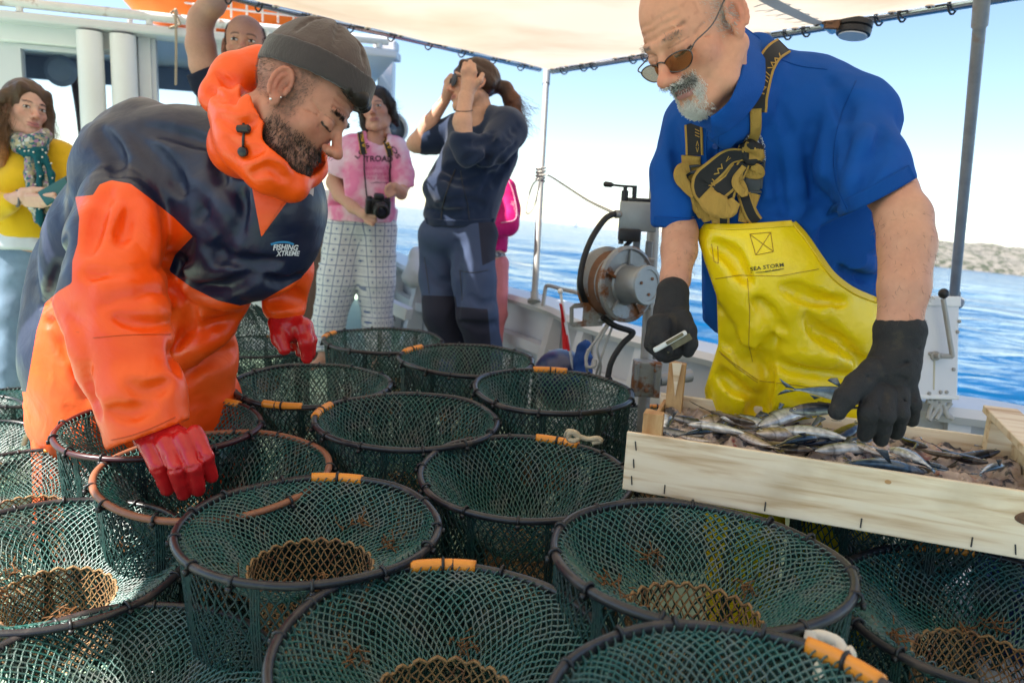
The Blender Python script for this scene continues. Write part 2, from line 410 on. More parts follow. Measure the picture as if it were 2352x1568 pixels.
GUNs = spline([(x, y, 0.47) for x, y in GUN], 8)
out = []
for i in range(len(GUNs)):
    t = GUNs[min(i+1, len(GUNs)-1)] - GUNs[max(i-1, 0)]; nrm = np.array([-t[1], t[0], 0])/np.linalg.norm(t[:2]); out.append(nrm)
out = np.array(out); out = out*np.sign((out[:, :1]*1.0 + out[:, 1:2]*1.0))      # outward
dk = [p[:2]+o[:2]*0.02 for p, o in zip(GUNs, out)]
poly = [(*p, 0.0) for p in dk] + [(-4.6, -1.6, 0.0), (-4.6, 7.2, 0.0)]
n_ = len(poly); obj('deck', [*poly, *[(x, y, -0.12) for x, y, z in poly]], [tuple(range(n_)), tuple(range(2*n_-1, n_-1, -1))] + [(i, n_+i, n_+(i+1) % n_, (i+1) % n_) for i in range(n_)], M_deck, smooth=False, kind='structure')
bul = empty('bulwark', GUNs[24]*[1, 1, 0], 'white painted boat bulwark with a wide cap rail beside the sea', 'bulwark')
def strip(prof, mat_, name, par, i0=0, i1=None):   # sweep a closed profile (outward, height) along the gunwale
    G = GUNs[i0:i1]; O = out[i0:i1]; k = len(prof); V = []; F = []
    for p, o in zip(G, O):
        for a, z in prof: V.append([p[0]+o[0]*a, p[1]+o[1]*a, z])
    for i in range(len(G)-1):
        for j in range(k): F.append((i*k+j, i*k+(j+1) % k, (i+1)*k+(j+1) % k, (i+1)*k+j))
    F += [tuple(range(k)), tuple((len(G)-1)*k+j for j in range(k-1, -1, -1))]
    o = obj(name, V, F, mat_, par, smooth=False); return autosmooth(o, 50)
strip([(0.03, -0.5), (0.09, -0.5), (0.12, 0.44), (0.05, 0.44)], M_hullw, 'planking', bul)
strip([(-0.015, 0.442), (0.15, 0.442), (0.165, 0.465), (0.15, 0.488), (-0.015, 0.488), (-0.03, 0.465)], M_hullw, 'cap_rail', bul)
strip([(-0.02, 0.235), (0.035, 0.235), (0.035, 0.285), (-0.02, 0.285)], M_hullw, 'stringer', bul)
for i in range(6, len(GUNs)-6, 5):
    p, o = GUNs[i], out[i]; t = np.array([-o[1], o[0], 0]); s = MB()
    V = [p*[1, 1, 0] + o*a + t*b + np.array([0, 0, z]) for b in (-.028, .028) for a, z in ((-0.10, 0.004), (0.028, 0.004), (0.045, 0.44), (0.0, 0.44))]
    s.add(V, [(0,1,2,3), (7,6,5,4), (0,3,7,4), (1,5,6,2), (0,4,5,1), (3,2,6,7)]); s.build('rib', M_hullw, bul)

# ---- wheelhouse
r0, r1 = np.array([-2.59, 3.98, 1.75]), np.array([-0.86, 4.49, 1.75])
wd = (r1-r0)/np.linalg.norm(r1-r0); wn_ = np.array([wd[1], -wd[0], 0])            # wn_ points at the camera
wp = r0 - wn_*0.16; WF = np.stack([wd, -wn_, [0, 0, 1]], 1)                       # wall frame: along, inwards, up
wh = empty('wheelhouse', wp*[1, 1, 0] + wd*0.8, 'white wheelhouse with round columns, wide windows and an overhanging roof', 'wheelhouse')
def wl(u, v, off=0.0):                         # pixel -> (along, up) on the wall's plane shifted towards the camera by off
    q = onplane(u, v, wp + wn_*off, wn_); return np.dot(q - wp, wd), q[2]
def wbox(x0, x1, z0, z1, y0, y1, mb, m=0, bev=0.0):   # y measured outwards from the wall plane
    c = wp*[1, 1, 0] + wd*(x0+x1)/2 + wn_*(y0+y1)/2 + np.array([0, 0, (z0+z1)/2]); mb.box(c, (abs(x1-x0), abs(y1-y0), abs(z1-z0)), WF, m, bev)
def wrect(ua, va, ub, vb): x0, z1 = wl(ua, va); x1, z0 = wl(ub, vb); return x0, x1, z0, z1
XL, XR = -1.2, wl(700, 200)[0]
# openings: wide window, narrow window, door window
wA = wrect(48, 112, 192, 339); wB = wrect(231, 126, 266, 270); wC = wrect(357, 88, 452, 262)
def holed(mb, x0, x1, z0, z1, holes, y0, y1):
    xs = sorted({x0, x1, *[h[0] for h in holes], *[h[1] for h in holes]})
    for a, b in zip(xs[:-1], xs[1:]):
        hs = [h for h in holes if h[0] < (a+b)/2 < h[1]]
        zs = [z0] + [q for h in sorted(hs, key=lambda h: h[2]) for q in (h[2], h[3])] + [z1]
        for q in range(0, len(zs), 2): wbox(a, b, zs[q], zs[q+1], y0, y1, mb)
s = MB(); holed(s, XL, XR, 0.0, 1.70, [wA, wB, wC], -0.06, 0.0); s.build('wall', M_cabin, wh)
M_glass = mat('cabin_glass', (0.9, 0.94, 1.0), 0.03); P_(M_glass).inputs['Transmission Weight'].default_value = 1.0; P_(M_glass).inputs['IOR'].default_value = 1.08
M_inner = mat('cabin_interior', (0.20, 0.25, 0.33), 0.6, var=0.3, vscale=3)
for wr, nm in ((wA, 'window'), (wB, 'window'), (wC, 'window')):
    s = MB(); x0, x1, z0, z1 = wr; e = 0.022
    for b in ((x0-e, x0, z0-e, z1+e), (x1, x1+e, z0-e, z1+e), (x0, x1, z0-e, z0), (x0, x1, z1, z1+e)): wbox(*b, 0.0008, 0.012, s)
    f = s.build(nm, M_cabin, wh); s = MB(); wbox(x0, x1, z0, z1, -0.035, -0.030, s); s.build('pane', M_glass, f)
# door leaf framing around the third window
xa, za = wl(318, 66); xb, _ = wl(470, 70)
s = MB(); wbox(xa, wC[0]-0.023, 0.02, za, 0.0008, 0.03, s); wbox(wC[1]+0.023, xb+0.14, 0.02, za, 0.0008, 0.03, s); wbox(wC[0]-0.022, wC[1]+0.022, wC[3]+0.023, za, 0.0008, 0.03, s)
wbox(wC[0]-0.022, wC[1]+0.022, 0.02, wC[2]-0.023, 0.0008, 0.03, s); s.build('door', M_white, wh)
s = MB(); x0, z1 = wl(0, 36, 0.05); x1, z0 = wl(312, 108, 0.05); wbox(XL, x1, z0-0.03, z1-0.02, 0.0008, 0.05, s, bev=0.008); s.build('fascia_board', M_white, wh)
for (ua, ub) in ((182, 227), (259, 302)):
    xa_, _ = wl(ua, 60, 0.11); xb_, _ = wl(ub, 60, 0.11); c = wp*[1, 1, 0] + wd*(xa_+xb_)/2 + wn_*0.11; s = MB(); s.lathe(c, (0, 0, 1), [(0, .062), (1.69, .062)], 28); autosmooth(s.build('column', M_white, wh))
s = MB(); wbox(XL, XR+0.5, 1.702, 1.748, -2.2, 0.16, s, bev=0.012); s.build('roof', M_cabin, wh)
# inside: far bright side is open to the sky through the back windows
s = MB(); wbox(XL, XR, 0.0, 0.62, -1.2, -1.15, s); wbox(XL, XR, 1.56, 1.70, -1.2, -1.15, s)
for x in (wl(-60, 200)[0]-0.3, wA[0]+0.35, wB[0]-0.1, wB[1]+0.32, XR-0.05): wbox(x-0.03, x+0.03, 0.62, 1.56, -1.2, -1.15, s)
wbox(XL-0.05, XL, 0, 1.7, -2.0, -0.06, s); wbox(XL, XR, 0.0, 0.6, -0.5, -0.1, s); s.build('interior', M_inner, wh)
s = MB(); xx = (wA[0]+wA[1])/2+0.02; cw = wp*[1, 1, 0] + wd*xx - wn_*0.7; s.tube(spline([cw+[0, 0, .6], cw+[-.02, 0, .95], cw+wd*-.03+[0, 0, 1.3], cw+wd*-.06+[0, 0, 1.6]], 6), [.07]*9+[.045]*10, 10); s.build('wheel_post', mat('dark_red_wood', (0.10, 0.05, 0.05), 0.4, var=0.2), wh)
s = MB(); cw = wp*[1, 1, 0] + wd*(wA[0]+0.10) - wn_*0.35 + np.array([0, 0, wA[3]-0.06]); s.lathe(cw, wn_, [(0, .06), (.03, .085), (.05, .06)], 24); s.build('gauge', M_inner, wh)
bt = wp*[1, 1, 0] + wd*(wA[1]-0.16) - wn_*0.16 + np.array([0, 0, 0.62]); s = MB(); s.lathe(bt, (0, 0, 1), [(0, .055), (.02, .062), (.10, .062), (.15, .03), (.19, .014), (.22, .014)], 16)
s.build('water_bottle', mat('clear_plastic', (0.35, 0.5, 0.65), 0.1), None, smooth=True, label='clear plastic water bottle standing behind the wide wheelhouse window', cat='bottle')
# lamp box, cable and grey conduit under the eave
s = MB(); x0, z1 = wl(476, 52); x1, z0 = wl(497, 80); wbox(x0, x1, z0, z1, 0.0008, 0.045, s, bev=0.006); s.build('switch_box', mat('cream_plastic', (0.6, 0.57, 0.5), 0.5), wh)
s = MB(); pp = [(303, 60), (306, 44), (330, 38), (372, 44), (430, 54)]; s.tube(spline([wp*[1, 1, 0] + wd*wl(u, v)[0] + wn_*0.05 + np.array([0, 0, wl(u, v)[1]]) for u, v in pp], 6), 0.013, 8); autosmooth(s.build('conduit', mat('grey_conduit', (0.42, 0.42, 0.42), 0.6, bump=.6, bscale=200), wh))
# roof pipe with white paint and rust
M_pipe = mat('painted_pipe', (0.72, 0.72, 0.72), 0.5, col2=(0.22, 0.11, 0.06), vscale=9, ramp=(0.55, 0.66), var=0.1)
rp = [wp*[1, 1, 0] + wd*t + wn_*0.14 + np.array([0, 0, 1.79]) for t in np.linspace(XL, XR+0.45, 12)]
s = MB(); s.tube(rp, 0.024, 10)
for t in np.linspace(XL+.1, XR+.4, 6):
    c = wp*[1, 1, 0] + wd*t + wn_*0.14; s.tube([c+[0, 0, 1.748], c+[0, 0, 1.79]], 0.018, 8)
autosmooth(s.build('roof_rail', M_pipe, wh))
s = MB(); a, b = r1 + wd*0.1 + wn_*0.0, r1 + wd*0.62 - wn_*0.05
# white mast beyond the wheelhouse
mc = W(884, 122, 5.2)*[1, 1, 0] + [0, 0, 1.86]; mast = empty('mast', mc*[1, 1, 0], 'white square mast post with a bolted head plate beside the wheelhouse roof', 'mast')
s = MB(); s.box(mc*[1, 1, 0] + [0.015, 0, 0.91], (0.105, 0.12, 1.82), bev=0.01); s.build('post', M_white, mast)
s = MB(); s.box(mc + [0.0, 0, -0.002], (0.19, 0.2, 0.05), bev=0.008); s.box(mc + [0.01, 0, .06], (0.15, 0.16, 0.065), bev=0.015); s.build('head_plate', M_pipe, mast)
# orange liferaft bags and net on the roof
M_orange = mat('orange_tarp', (0.86, 0.20, 0.015), 0.55, var=0.12, vscale=6, bump=0.3, bscale=14, bdist=.02)
def roofbag(u, v, w, hgt, dpt, label):
    c = onplane(u, v, wp - wn_*0.15, wn_); F = Field([-w, -dpt, -hgt], [w, dpt, hgt], 0.02)
    F.ell((0, 0, 0), (w*.9, dpt*.9, hgt*.9), k=0.03); F.warp(lambda P: 0.02*vnoise(P, 9, 3))
    V, Q = F.mesh(); V = V @ WF.T + c; V[:, 2] = np.maximum(V[:, 2], 1.755)
    return obj('buoy', V, Q, M_orange, label=label, cat='buoy', group='orange buoys on the wheelhouse roof')
roofbag(392, -14, 0.28, 0.20, 0.2, 'orange buoy on the wheelhouse roof beyond the hanging rope')
nb = roofbag(606, 22, 0.50, 0.24, 0.26, 'large orange buoy under white netting on the wheelhouse roof beside the awning')
cN = np.array([v.co[:] for v in nb.data.vertices]); ctr = onplane(606, 22, wp - wn_*0.15, wn_)
M_net_w = mat('white_net_cord', (0.75, 0.70, 0.66), 0.7)
s = MB()
for k in range(11):
    x = -0.40+0.08*k; pts = [ctr + wd*x + wn_*(0.262*math.cos(t)*math.sqrt(max(0, 1-(x/.5)**2))) + np.array([0, 0, 0.225*math.sin(t)*math.sqrt(max(0, 1-(x/.5)**2))]) for t in np.linspace(-.5, 2.4, 16)]
    s.tube(pts, 0.006, 5)
for k in range(8):
    t = -.3+.33*k; pts = [ctr + wd*x + wn_*(0.265*math.cos(t)*math.sqrt(max(0, 1-(x/.5)**2))) + np.array([0, 0, 0.228*math.sin(t)*math.sqrt(max(0, 1-(x/.5)**2))]) for x in np.linspace(-.41, .41, 22)]
    s.tube(pts, 0.006, 5)
s.build('net', M_net_w, None, label='white cord net stretched over the large orange buoy on the roof', cat='net')
# rope hanging from the roof rail
ra = wp*[1, 1, 0] + wd*wl(405, 40, .17)[0] + wn_*0.17 + np.array([0, 0, 1.80]); rb = onplane(404, 196, ra, wn_)
s = MB(); pts = spline([ra+wn_*-.05+[0, 0, .02], ra+wn_*.03+[0, 0, .02], ra+wn_*.03+[0, 0, -.12], rb], 6); s.tube(pts, 0.0065, 8); s.tube([ra+wn_*.0+[-.03, 0, .01], ra+[-.01, 0, .03], ra+[.02, 0, -.04], ra+[-.04, 0, -.06]], .007, 6)
autosmooth(s.build('rope', mat('tan_rope', (0.40, 0.32, 0.23), 0.9, bump=.8, bscale=220), None, label='thin tan rope hanging from the wheelhouse roof rail in front of the door window', cat='rope'))

# ================================================================ awning and its poles
AH = 1.62
M_canvas = bpy.data.materials.new('awning_canvas'); M_canvas.use_nodes = True
nt = M_canvas.node_tree; L = nt.links.new; p = P_(M_canvas); p.inputs['Roughness'].default_value = 0.85
tc = nt.nodes.new('ShaderNodeTexCoord'); nz = nt.nodes.new('ShaderNodeTexNoise'); nz.inputs['Scale'].default_value = 1.6; nz.inputs['Detail'].default_value = 7; L(tc.outputs['Object'], nz.inputs[0])
cr = nt.nodes.new('ShaderNodeValToRGB'); cr.color_ramp.elements[0].position = .35; cr.color_ramp.elements[0].color = (.58, .45, .32, 1); cr.color_ramp.elements[1].position = .6; cr.color_ramp.elements[1].color = (.74, .63, .50, 1); L(nz.outputs[0], cr.inputs[0]); L(cr.outputs[0], p.inputs['Base Color'])
tr = nt.nodes.new('ShaderNodeBsdfTranslucent'); L(cr.outputs[0], tr.inputs[0]); mx = nt.nodes.new('ShaderNodeMixShader'); mx.inputs[0].default_value = 0.42
L(p.outputs[0], mx.inputs[1]); L(tr.outputs[0], mx.inputs[2]); L(mx.outputs[0], nt.nodes['Material Output'].inputs[0])
A0 = Wh(1258, 166, AH); A1 = Wh(2254, 4, AH); A2 = Wh(600, 14, AH)
A1e = A1 + (A1-A0)*0.05; vl = (A2-A0)/np.linalg.norm(A2-A0)
A2e = np.array([-1.72, 1.5, AH]); A4 = A1e + np.array([0.3, -2.75, 0])
NEAR = spline([A2e, (-1.66, 0.9, AH), (-1.42, 0.4, AH), (-1.05, 0.1, AH), (-0.4, -0.05, AH), (0.6, -0.15, AH), A4], 12)
EDGE = spline([A0, (A0+A2)/2, A2, A2 + (A2e-A2)*.5 + np.array([-.06, .06, 0]), A2e], 14)
def edge(t): x = t*(len(EDGE)-1); i = min(int(x), len(EDGE)-2); return EDGE[i]*(1-x+i) + EDGE[i+1]*(x-i)
def near(t): x = t*(len(NEAR)-1); i = min(int(x), len(NEAR)-2); return NEAR[i]*(1-x+i) + NEAR[i+1]*(x-i)
aw = empty('awning', (A0+A1)/2*[1, 1, 0] + [0, 0, AH], 'cream canvas awning laced to a steel tube frame over the working deck', 'awning')
na, nb_ = 44, 44; V = []
for i in range(na+1):
    for j in range(nb_+1):
        a, b = i/na, j/nb_; p0 = A0*(1-a) + A1e*a; p1 = near(a); p = p0*(1-b) + p1*b + (edge(b) - A0*(1-b) - A2e*b)*(1-a)**2
        e = min(a, 1-a, b, 1-b); sag = 0.055*math.sin(math.pi*a)**.6*math.sin(math.pi*min(1, b*1.6))**.7 if b < .62 else .04*math.sin(math.pi*a)
        sc_ = 0.018*abs(math.sin(a*math.pi*7))*max(0, 1-b*14) + 0.018*abs(math.sin(b*math.pi*8))*max(0, 1-a*14)
        q = p - np.array([0, 0, sag + 0.02*float(vnoise(np.array([a*7, b*7, 0.]), 1.0, 4))*min(1, e*12) - 0.012])
        q = q + (p1-p0)/np.linalg.norm(p1-p0)*sc_*(1 if b < .1 else 0) + (A1e-A0)/np.linalg.norm(A1e-A0)*sc_*(1 if a < .1 else 0); V.append(q)
F = [(i*(nb_+1)+j, (i+1)*(nb_+1)+j, (i+1)*(nb_+1)+j+1, i*(nb_+1)+j+1) for i in range(na) for j in range(nb_)]
obj('canvas', V, np.array(F), M_canvas, aw)
fr = AH + 0.02
def fz(p): return np.array([p[0], p[1], fr])
e01 = (A1e-A0)/np.linalg.norm(A1e-A0)
edge1 = [fz(A0)+(fz(A1e)-fz(A0))*t for t in np.linspace(-0.015, 1.0, 20)]; edge2 = [fz(edge(t)) for t in np.linspace(0, 1, 40)]
offA = np.cross(e01, [0, 0, 1])*0.055; offA = offA*np.sign(offA[1]); offB = np.array([-vl[1], vl[0], 0])*0.055; offB = offB*np.sign(-offB[0])
s = MB(); s.tube([q+offA for q in edge1], 0.021, 12); s.tube([q+offB for q in edge2], 0.016, 10)
c0 = Wh(1905, 58, fr); c1 = Wh(1790, -12, fr); cd = (c1-c0)/np.linalg.norm(c1-c0); s.tube([c0+cd*t + [0, 0, .028*math.sin(min(1, t*3))] for t in np.linspace(-.04, 2.4, 12)], 0.022, 12)
autosmooth(s.build('frame_tube', M_stain, aw))
M_cord = mat('dark_cord', (0.03, 0.03, 0.03), 0.8); M_ring = mat('eyelet_metal', (0.6, 0.55, 0.48), 0.3, metal=0.8)
for (pts, off, N) in ((edge1, offA, 15), (edge2, offB, 16)):
    PA = np.array(pts)
    for k in range(1, N):
        qi = int(k/N*(len(PA)-1)); q = PA[qi]; d = PA[min(qi+1, len(PA)-1)]-PA[qi-1]; dn = d/np.linalg.norm(d); inn = -off/np.linalg.norm(off); s = MB()
        loop = [q+off+dn*0.02*(-1)**k + off*.5*math.cos(w)+np.array([0, 0, .03*math.sin(w)]) for w in np.linspace(0, 2*math.pi, 12)]
        s.tube(loop, .0035, 5); s.tube([q+off*1.4+dn*.02*(-1)**k, q+dn*0.03+[0, 0, -.012], q+inn*.03-dn*.01+[0, 0, -.02]], .0035, 5); s.build('lacing', M_cord, aw)
        s = MB(); w_ = [q+inn*.035+dn*.011*math.cos(t)+inn*.011*math.sin(t)+np.array([0, 0, -.018]) for t in np.linspace(0, 2*math.pi, 10, endpoint=False)]; s.tube(w_, .0035, 5, closed=True); s.build('eyelet', M_ring, aw)
for k in range(7):
    q = c0+cd*(0.05+.09*k)+[0, 0, 0]; sd = np.array([-cd[1], cd[0], 0]); s = MB()
    s.tube([q-sd*.07+[0, 0, .0], q-sd*.02+[0, 0, .05], q+sd*.02+cd*.04+[0, 0, .05], q+sd*.03+cd*.04+[0, 0, -.0], q-sd*.01+cd*.05+[0, 0, -.02], q-sd*.05+cd*.05], .0035, 5); s.build('lacing', M_cord, aw)

def pole(utop, vtop, htop, ubot, vbot, hbot, r, label, sleeve=True):
    a = Wh(utop, vtop, htop); b = Wh(ubot, vbot, hbot); a = a; o = empty('pole', b, label, 'pole'); d = (a-b)/np.linalg.norm(a-b)
    s = MB(); s.lathe(b, d, [(0, r), (np.linalg.norm(a-b), r)], 20); autosmooth(s.build('tube', M_steel, o))
    s = MB(); s.lathe(b, d, [(-.004, r*2.1), (.006, r*2.1), (.012, r*1.25), (.05, r*1.25)], 20); autosmooth(s.build('foot', M_steel, o))
    if sleeve:
        s = MB(); s.lathe(a, d, [(-.075, r*1.25), (.03, r*1.25)], 20); autosmooth(s.build('sleeve', M_steel, o))
    return o
pole(1256, 168, AH+.02, 1227, 692, 0.49, 0.0155, 'slim steel pole with a knotted rope on the bulwark at the awning corner')
pole(2255, 4, AH+.0, 2190, 694, 0.655, 0.0185, 'thick steel pole rising behind the white crank box to the awning')
# black cap lamp hanging under the awning frame
c = Wh(1962, 66, AH-.03); o = empty('deck_lamp', c, 'round black deck lamp hanging under the awning tube', 'lamp')
lz = np.array([0.12, 0.1, 1.0]); lz /= np.linalg.norm(lz)
s = MB(); s.lathe(c, lz, [(-.024, .035), (-.02, .054), (-.004, .056), (0, .05), (.004, .056), (.02, .056), (.024, .05)], 28); autosmooth(s.build('housing', M_black, o))
s = MB(); s.lathe(c-lz*.027, lz, [(0, .046), (.004, .046)], 24); s.build('lens', mat('lamp_lens', (.6, .65, .7), .1), o)
s = MB(); s.box(c+np.array([-.075, .0, .012]), (.05, .02, .035), bev=.004); s.box(c+np.array([-.09, .0, .03]), (.03, .035, .04), bev=.004); s.build('bracket', M_rust, o)

# canvas added out of view to keep the sun off the port side
s = MB(); nrm = np.array([-vl[1], vl[0], 0]); nrm = nrm*np.sign(-nrm[0]); q0 = np.array([-0.78, 4.1, 2.15]); q1 = fz(A2e)+nrm*0.13+[0, 0, .16]
V = [q0*(1-a)*(1-b)+q1*(1-a)*b+np.array([-3.0, 4.1, 2.15])*a*(1-b)+np.array([-3.05, 1.55, AH+.18])*a*b - np.array([0, 0, .03*math.sin(math.pi*a)*math.sin(math.pi*b)]) for a in np.linspace(0, 1, 13) for b in np.linspace(0, 1, 13)]
obj('side_awning', V, np.array([(i*13+j, i*13+j+1, i*13+j+14, i*13+j+13) for i in range(12) for j in range(12)]), M_canvas, label='second cream canvas slung over the deck between the main awning and the wheelhouse', cat='awning')
# ================================================================ the traps: net pots with a hoop, a funnel and a throat
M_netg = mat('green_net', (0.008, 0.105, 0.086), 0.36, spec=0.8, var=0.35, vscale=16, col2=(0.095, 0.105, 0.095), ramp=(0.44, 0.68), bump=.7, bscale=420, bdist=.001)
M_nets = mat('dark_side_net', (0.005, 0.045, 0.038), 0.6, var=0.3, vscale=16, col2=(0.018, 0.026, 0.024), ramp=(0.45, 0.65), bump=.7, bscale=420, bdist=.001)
M_nett = mat('tan_net', (0.34, 0.20, 0.085), 0.7, var=0.3, vscale=30, col2=(0.16, 0.07, 0.035), ramp=(0.5, 0.66), bump=.7, bscale=420, bdist=.001)
M_hoop = mat('black_hoop', (0.016, 0.016, 0.020), 0.30, var=0.3, vscale=25, col2=(0.055, 0.042, 0.036), ramp=(0.5, 0.7), rough2=.5)
M_hoopc = mat('copper_hoop', (0.27, 0.105, 0.052), 0.38, var=0.2, vscale=18, col2=(0.14, 0.06, 0.04), ramp=(0.5, 0.72))
M_hoopr = mat('maroon_hoop', (0.045, 0.010, 0.012), 0.3, var=0.3, vscale=18)
M_tie = mat('cable_tie', (0.010, 0.010, 0.011), 0.4)
M_grip = mat('orange_hose', (0.78, 0.27, 0.025), 0.38, var=0.07, vscale=30, col2=(0.6, 0.20, 0.03), ramp=(0.6, .8))
M_weed = mat('dry_weed', (.20, .085, .025), .8, var=.5, vscale=40)
RIM = 0.21
def lattice(ring, n, rows, r, jit=0.0, sides=3, close=True, seed=0):
    """diamond netting: ring(t, w) -> point, t along the surface, w around; every knot a point, every bar a thin prism"""
    g = np.random.default_rng(seed); P = np.zeros((rows+1, n, 3))
    for j in range(rows+1):
        for i in range(n):
            w = 2*math.pi*(i + 0.5*(j % 2))/n; a, b = (0, 0) if j in (0, rows) else g.normal(0, jit, 2)
            P[j, i] = ring((j + a)/rows, w + b*2*math.pi/n)
    A, B = [], []
    for j in range(rows):
        for i in range(n):
            k = (i+1) % n if j % 2 else (i-1) % n
            A += [P[j, i], P[j, i]]; B += [P[j+1, i], P[j+1, k]]
    return bars(np.array(A), np.array(B), r, sides)
def bars(A, B, r, sides=3):
    T = B-A; T /= np.linalg.norm(T, axis=1)[:, None]+1e-12; h = np.where(np.abs(T[:, 2:]) > .9, [[1., 0, 0]], [[0, 0, 1.]])
    a = np.cross(T, h); a /= np.linalg.norm(a, axis=1)[:, None]; b = np.cross(T, a); n = len(A); V = np.zeros((n, 2, sides, 3))
    for k in range(sides):
        w = 2*math.pi*k/sides+.5; o = r*(math.cos(w)*a+math.sin(w)*b); V[:, 0, k] = A+o-T*r*.5; V[:, 1, k] = B+o+T*r*.5
    base = np.arange(n)[:, None]*2*sides
    F = np.concatenate([base + np.array([k, (k+1) % sides, sides+(k+1) % sides, sides+k]) for k in range(sides)])
    return V.reshape(-1, 3), F
class Net:
    def __init__(s): s.V = []; s.F = []; s.n = 0
    def add(s, VF): s.V.append(VF[0]); s.F.append(VF[1]+s.n); s.n += len(VF[0]); return s
    def mesh(s, name, m_): return mesh_data(name, np.concatenate(s.V), np.concatenate(s.F), m_, smooth=True)
H = 0.46
def wob(w, k, seed): return math.sin(w*2+seed)*k + math.sin(w*3+seed*2.3)*k*.6 + math.sin(w*7+seed*1.7)*k*.35
def make_pot_meshes(tr, td, seed, n=88):
    M = {}
    def cone(t, w):                            # funnel from the hoop to the throat ring
        e = t**0.92; r = (RIM-.004)*(1-e) + tr*e; z = -.003 - td*(t**1.12)
        r += 0.010*math.sin(t*math.pi)*(1 + wob(w, .5, seed)); z += wob(w, .010, seed+1)*math.sin(t*math.pi); r -= .006*(1-t)**3; return (r*math.cos(w), r*math.sin(w), z)
    N = Net().add(lattice(cone, n, 18, .0017, .10, 3, seed=seed))
    lace = np.array([[(RIM-.0095+.0045*math.cos(q))*math.cos(w), (RIM-.0095+.0045*math.cos(q))*math.sin(w), .0045*math.sin(q)-.001] for w, q in zip(np.linspace(0, 2*math.pi, n*8+1), np.linspace(0, n*2*math.pi, n*8+1))])
    N.add(bars(lace[:-1], lace[1:], .0013))
    M['funnel_net'] = N.mesh('funnel_net', M_netg)
    def side(t, w):
        r = RIM-.004 - .006*math.sin(t*math.pi) + wob(w, .004, seed+2)*math.sin(t*math.pi); return (r*math.cos(w), r*math.sin(w), -.006-(H-.012)*t)
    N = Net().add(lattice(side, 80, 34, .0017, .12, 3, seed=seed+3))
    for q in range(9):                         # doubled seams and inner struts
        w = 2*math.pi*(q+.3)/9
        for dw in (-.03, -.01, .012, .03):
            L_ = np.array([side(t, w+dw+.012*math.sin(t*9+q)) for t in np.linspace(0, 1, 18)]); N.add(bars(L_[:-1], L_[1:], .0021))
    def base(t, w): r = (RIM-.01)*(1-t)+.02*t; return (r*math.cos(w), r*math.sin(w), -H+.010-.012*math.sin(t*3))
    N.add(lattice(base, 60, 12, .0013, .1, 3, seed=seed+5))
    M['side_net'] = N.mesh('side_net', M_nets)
    tl = .12 if td < .12 else .09
    def throat(t, w):
        r = tr*(1 - .10*t) + wob(w, .004, seed+7)*t; return (r*math.cos(w), r*math.sin(w), -.003-td-tl*t)
    N = Net().add(lattice(throat, 46, 12, .0013, .14, 3, seed=seed+8))
    ring = np.array([(tr*math.cos(w), tr*math.sin(w), -.003-td+.004*math.sin(w*23)) for w in np.linspace(0, 2*math.pi, 97)]); N.add(bars(ring[:-1], ring[1:], .0026, 4))
    end = lambda t, w: (tr*.9*(1-t*.8)*math.cos(w), tr*.9*(1-t*.8)*math.sin(w), -.003-td-tl-.03*t); N.add(lattice(end, 40, 7, .0012, .1, 3, seed=seed+9))
    M['throat_net'] = N.mesh('throat_net', M_nett)
    s = MB(); g = random.Random(seed)
    s.tube([((RIM+wob(w, .0016, seed))*math.cos(w), (RIM+wob(w, .0016, seed))*math.sin(w), wob(w, .0022, seed+4)) for w in np.linspace(0, 2*math.pi, 96, endpoint=False)], .0068, 10, closed=True)
    M['hoop'] = mesh_data('hoop', np.concatenate(s.V), s.F, M_hoop); s = MB()
    s.tube([((RIM-.012)*math.cos(w), (RIM-.012)*math.sin(w), -H+.008) for w in np.linspace(0, 2*math.pi, 64, endpoint=False)], .0055, 6, closed=True)
    M['base_hoop'] = mesh_data('base_hoop', np.concatenate(s.V), s.F, M_hoop)
    gw = np.random.default_rng(seed+40); A_, B_ = [], []
    for cl_ in range(5):                       # weed and crumbs caught in the throat netting
        w0 = gw.uniform(0, 6.28); t0 = gw.uniform(.55, 1); c0_ = np.array(cone(t0, w0)) + [0, 0, .004]
        p_ = c0_ + gw.normal(0, .012, (26, 3))*[1, 1, .4]; q_ = p_ + gw.normal(0, .010, (26, 3)); A_.append(p_); B_.append(q_)
    WV = bars(np.concatenate(A_), np.concatenate(B_), .0011); M['weed'] = mesh_data('weed', WV[0], WV[1], M_weed)
    s = MB(); M['tie_angles'] = [2*math.pi*(q+g.uniform(-.2, .2))/13 for q in range(13)]
    for w in (0.0,):
        c = np.array([RIM*math.cos(w), RIM*math.sin(w), 0]); rd = np.array([math.cos(w), math.sin(w), 0]); tg = np.array([-math.sin(w), math.cos(w), 0])
        s.tube([c + (rd*math.cos(a)+np.array([0, 0, 1])*math.sin(a))*.0085 + tg*(o) for o in (0,) for a in np.linspace(0, 2*math.pi, 10, endpoint=False)], .0027, 5, closed=True)
        s.box(c + rd*.010 + np.array([0, 0, -.007]), (.007, .007, .008), rotz(w))
    M['cable_tie'] = mesh_data('cable_tie', np.concatenate(s.V), s.F, M_tie)
    s = MB(); s.tube([((RIM)*math.cos(w), (RIM)*math.sin(w), 0.0008) for w in np.linspace(-.235, .235, 14)], .0098, 12)
    M['grip'] = mesh_data('grip', np.concatenate(s.V), s.F, M_grip)
    s = MB(); s.tube([(RIM+.0112*math.cos(a), 0, .0112*math.sin(a)) for a in np.linspace(0, 2*math.pi, 12, endpoint=False)], .0026, 5, closed=True); M['grip_tie'] = mesh_data('grip_tie', np.concatenate(s.V), s.F, M_tie)
    return M
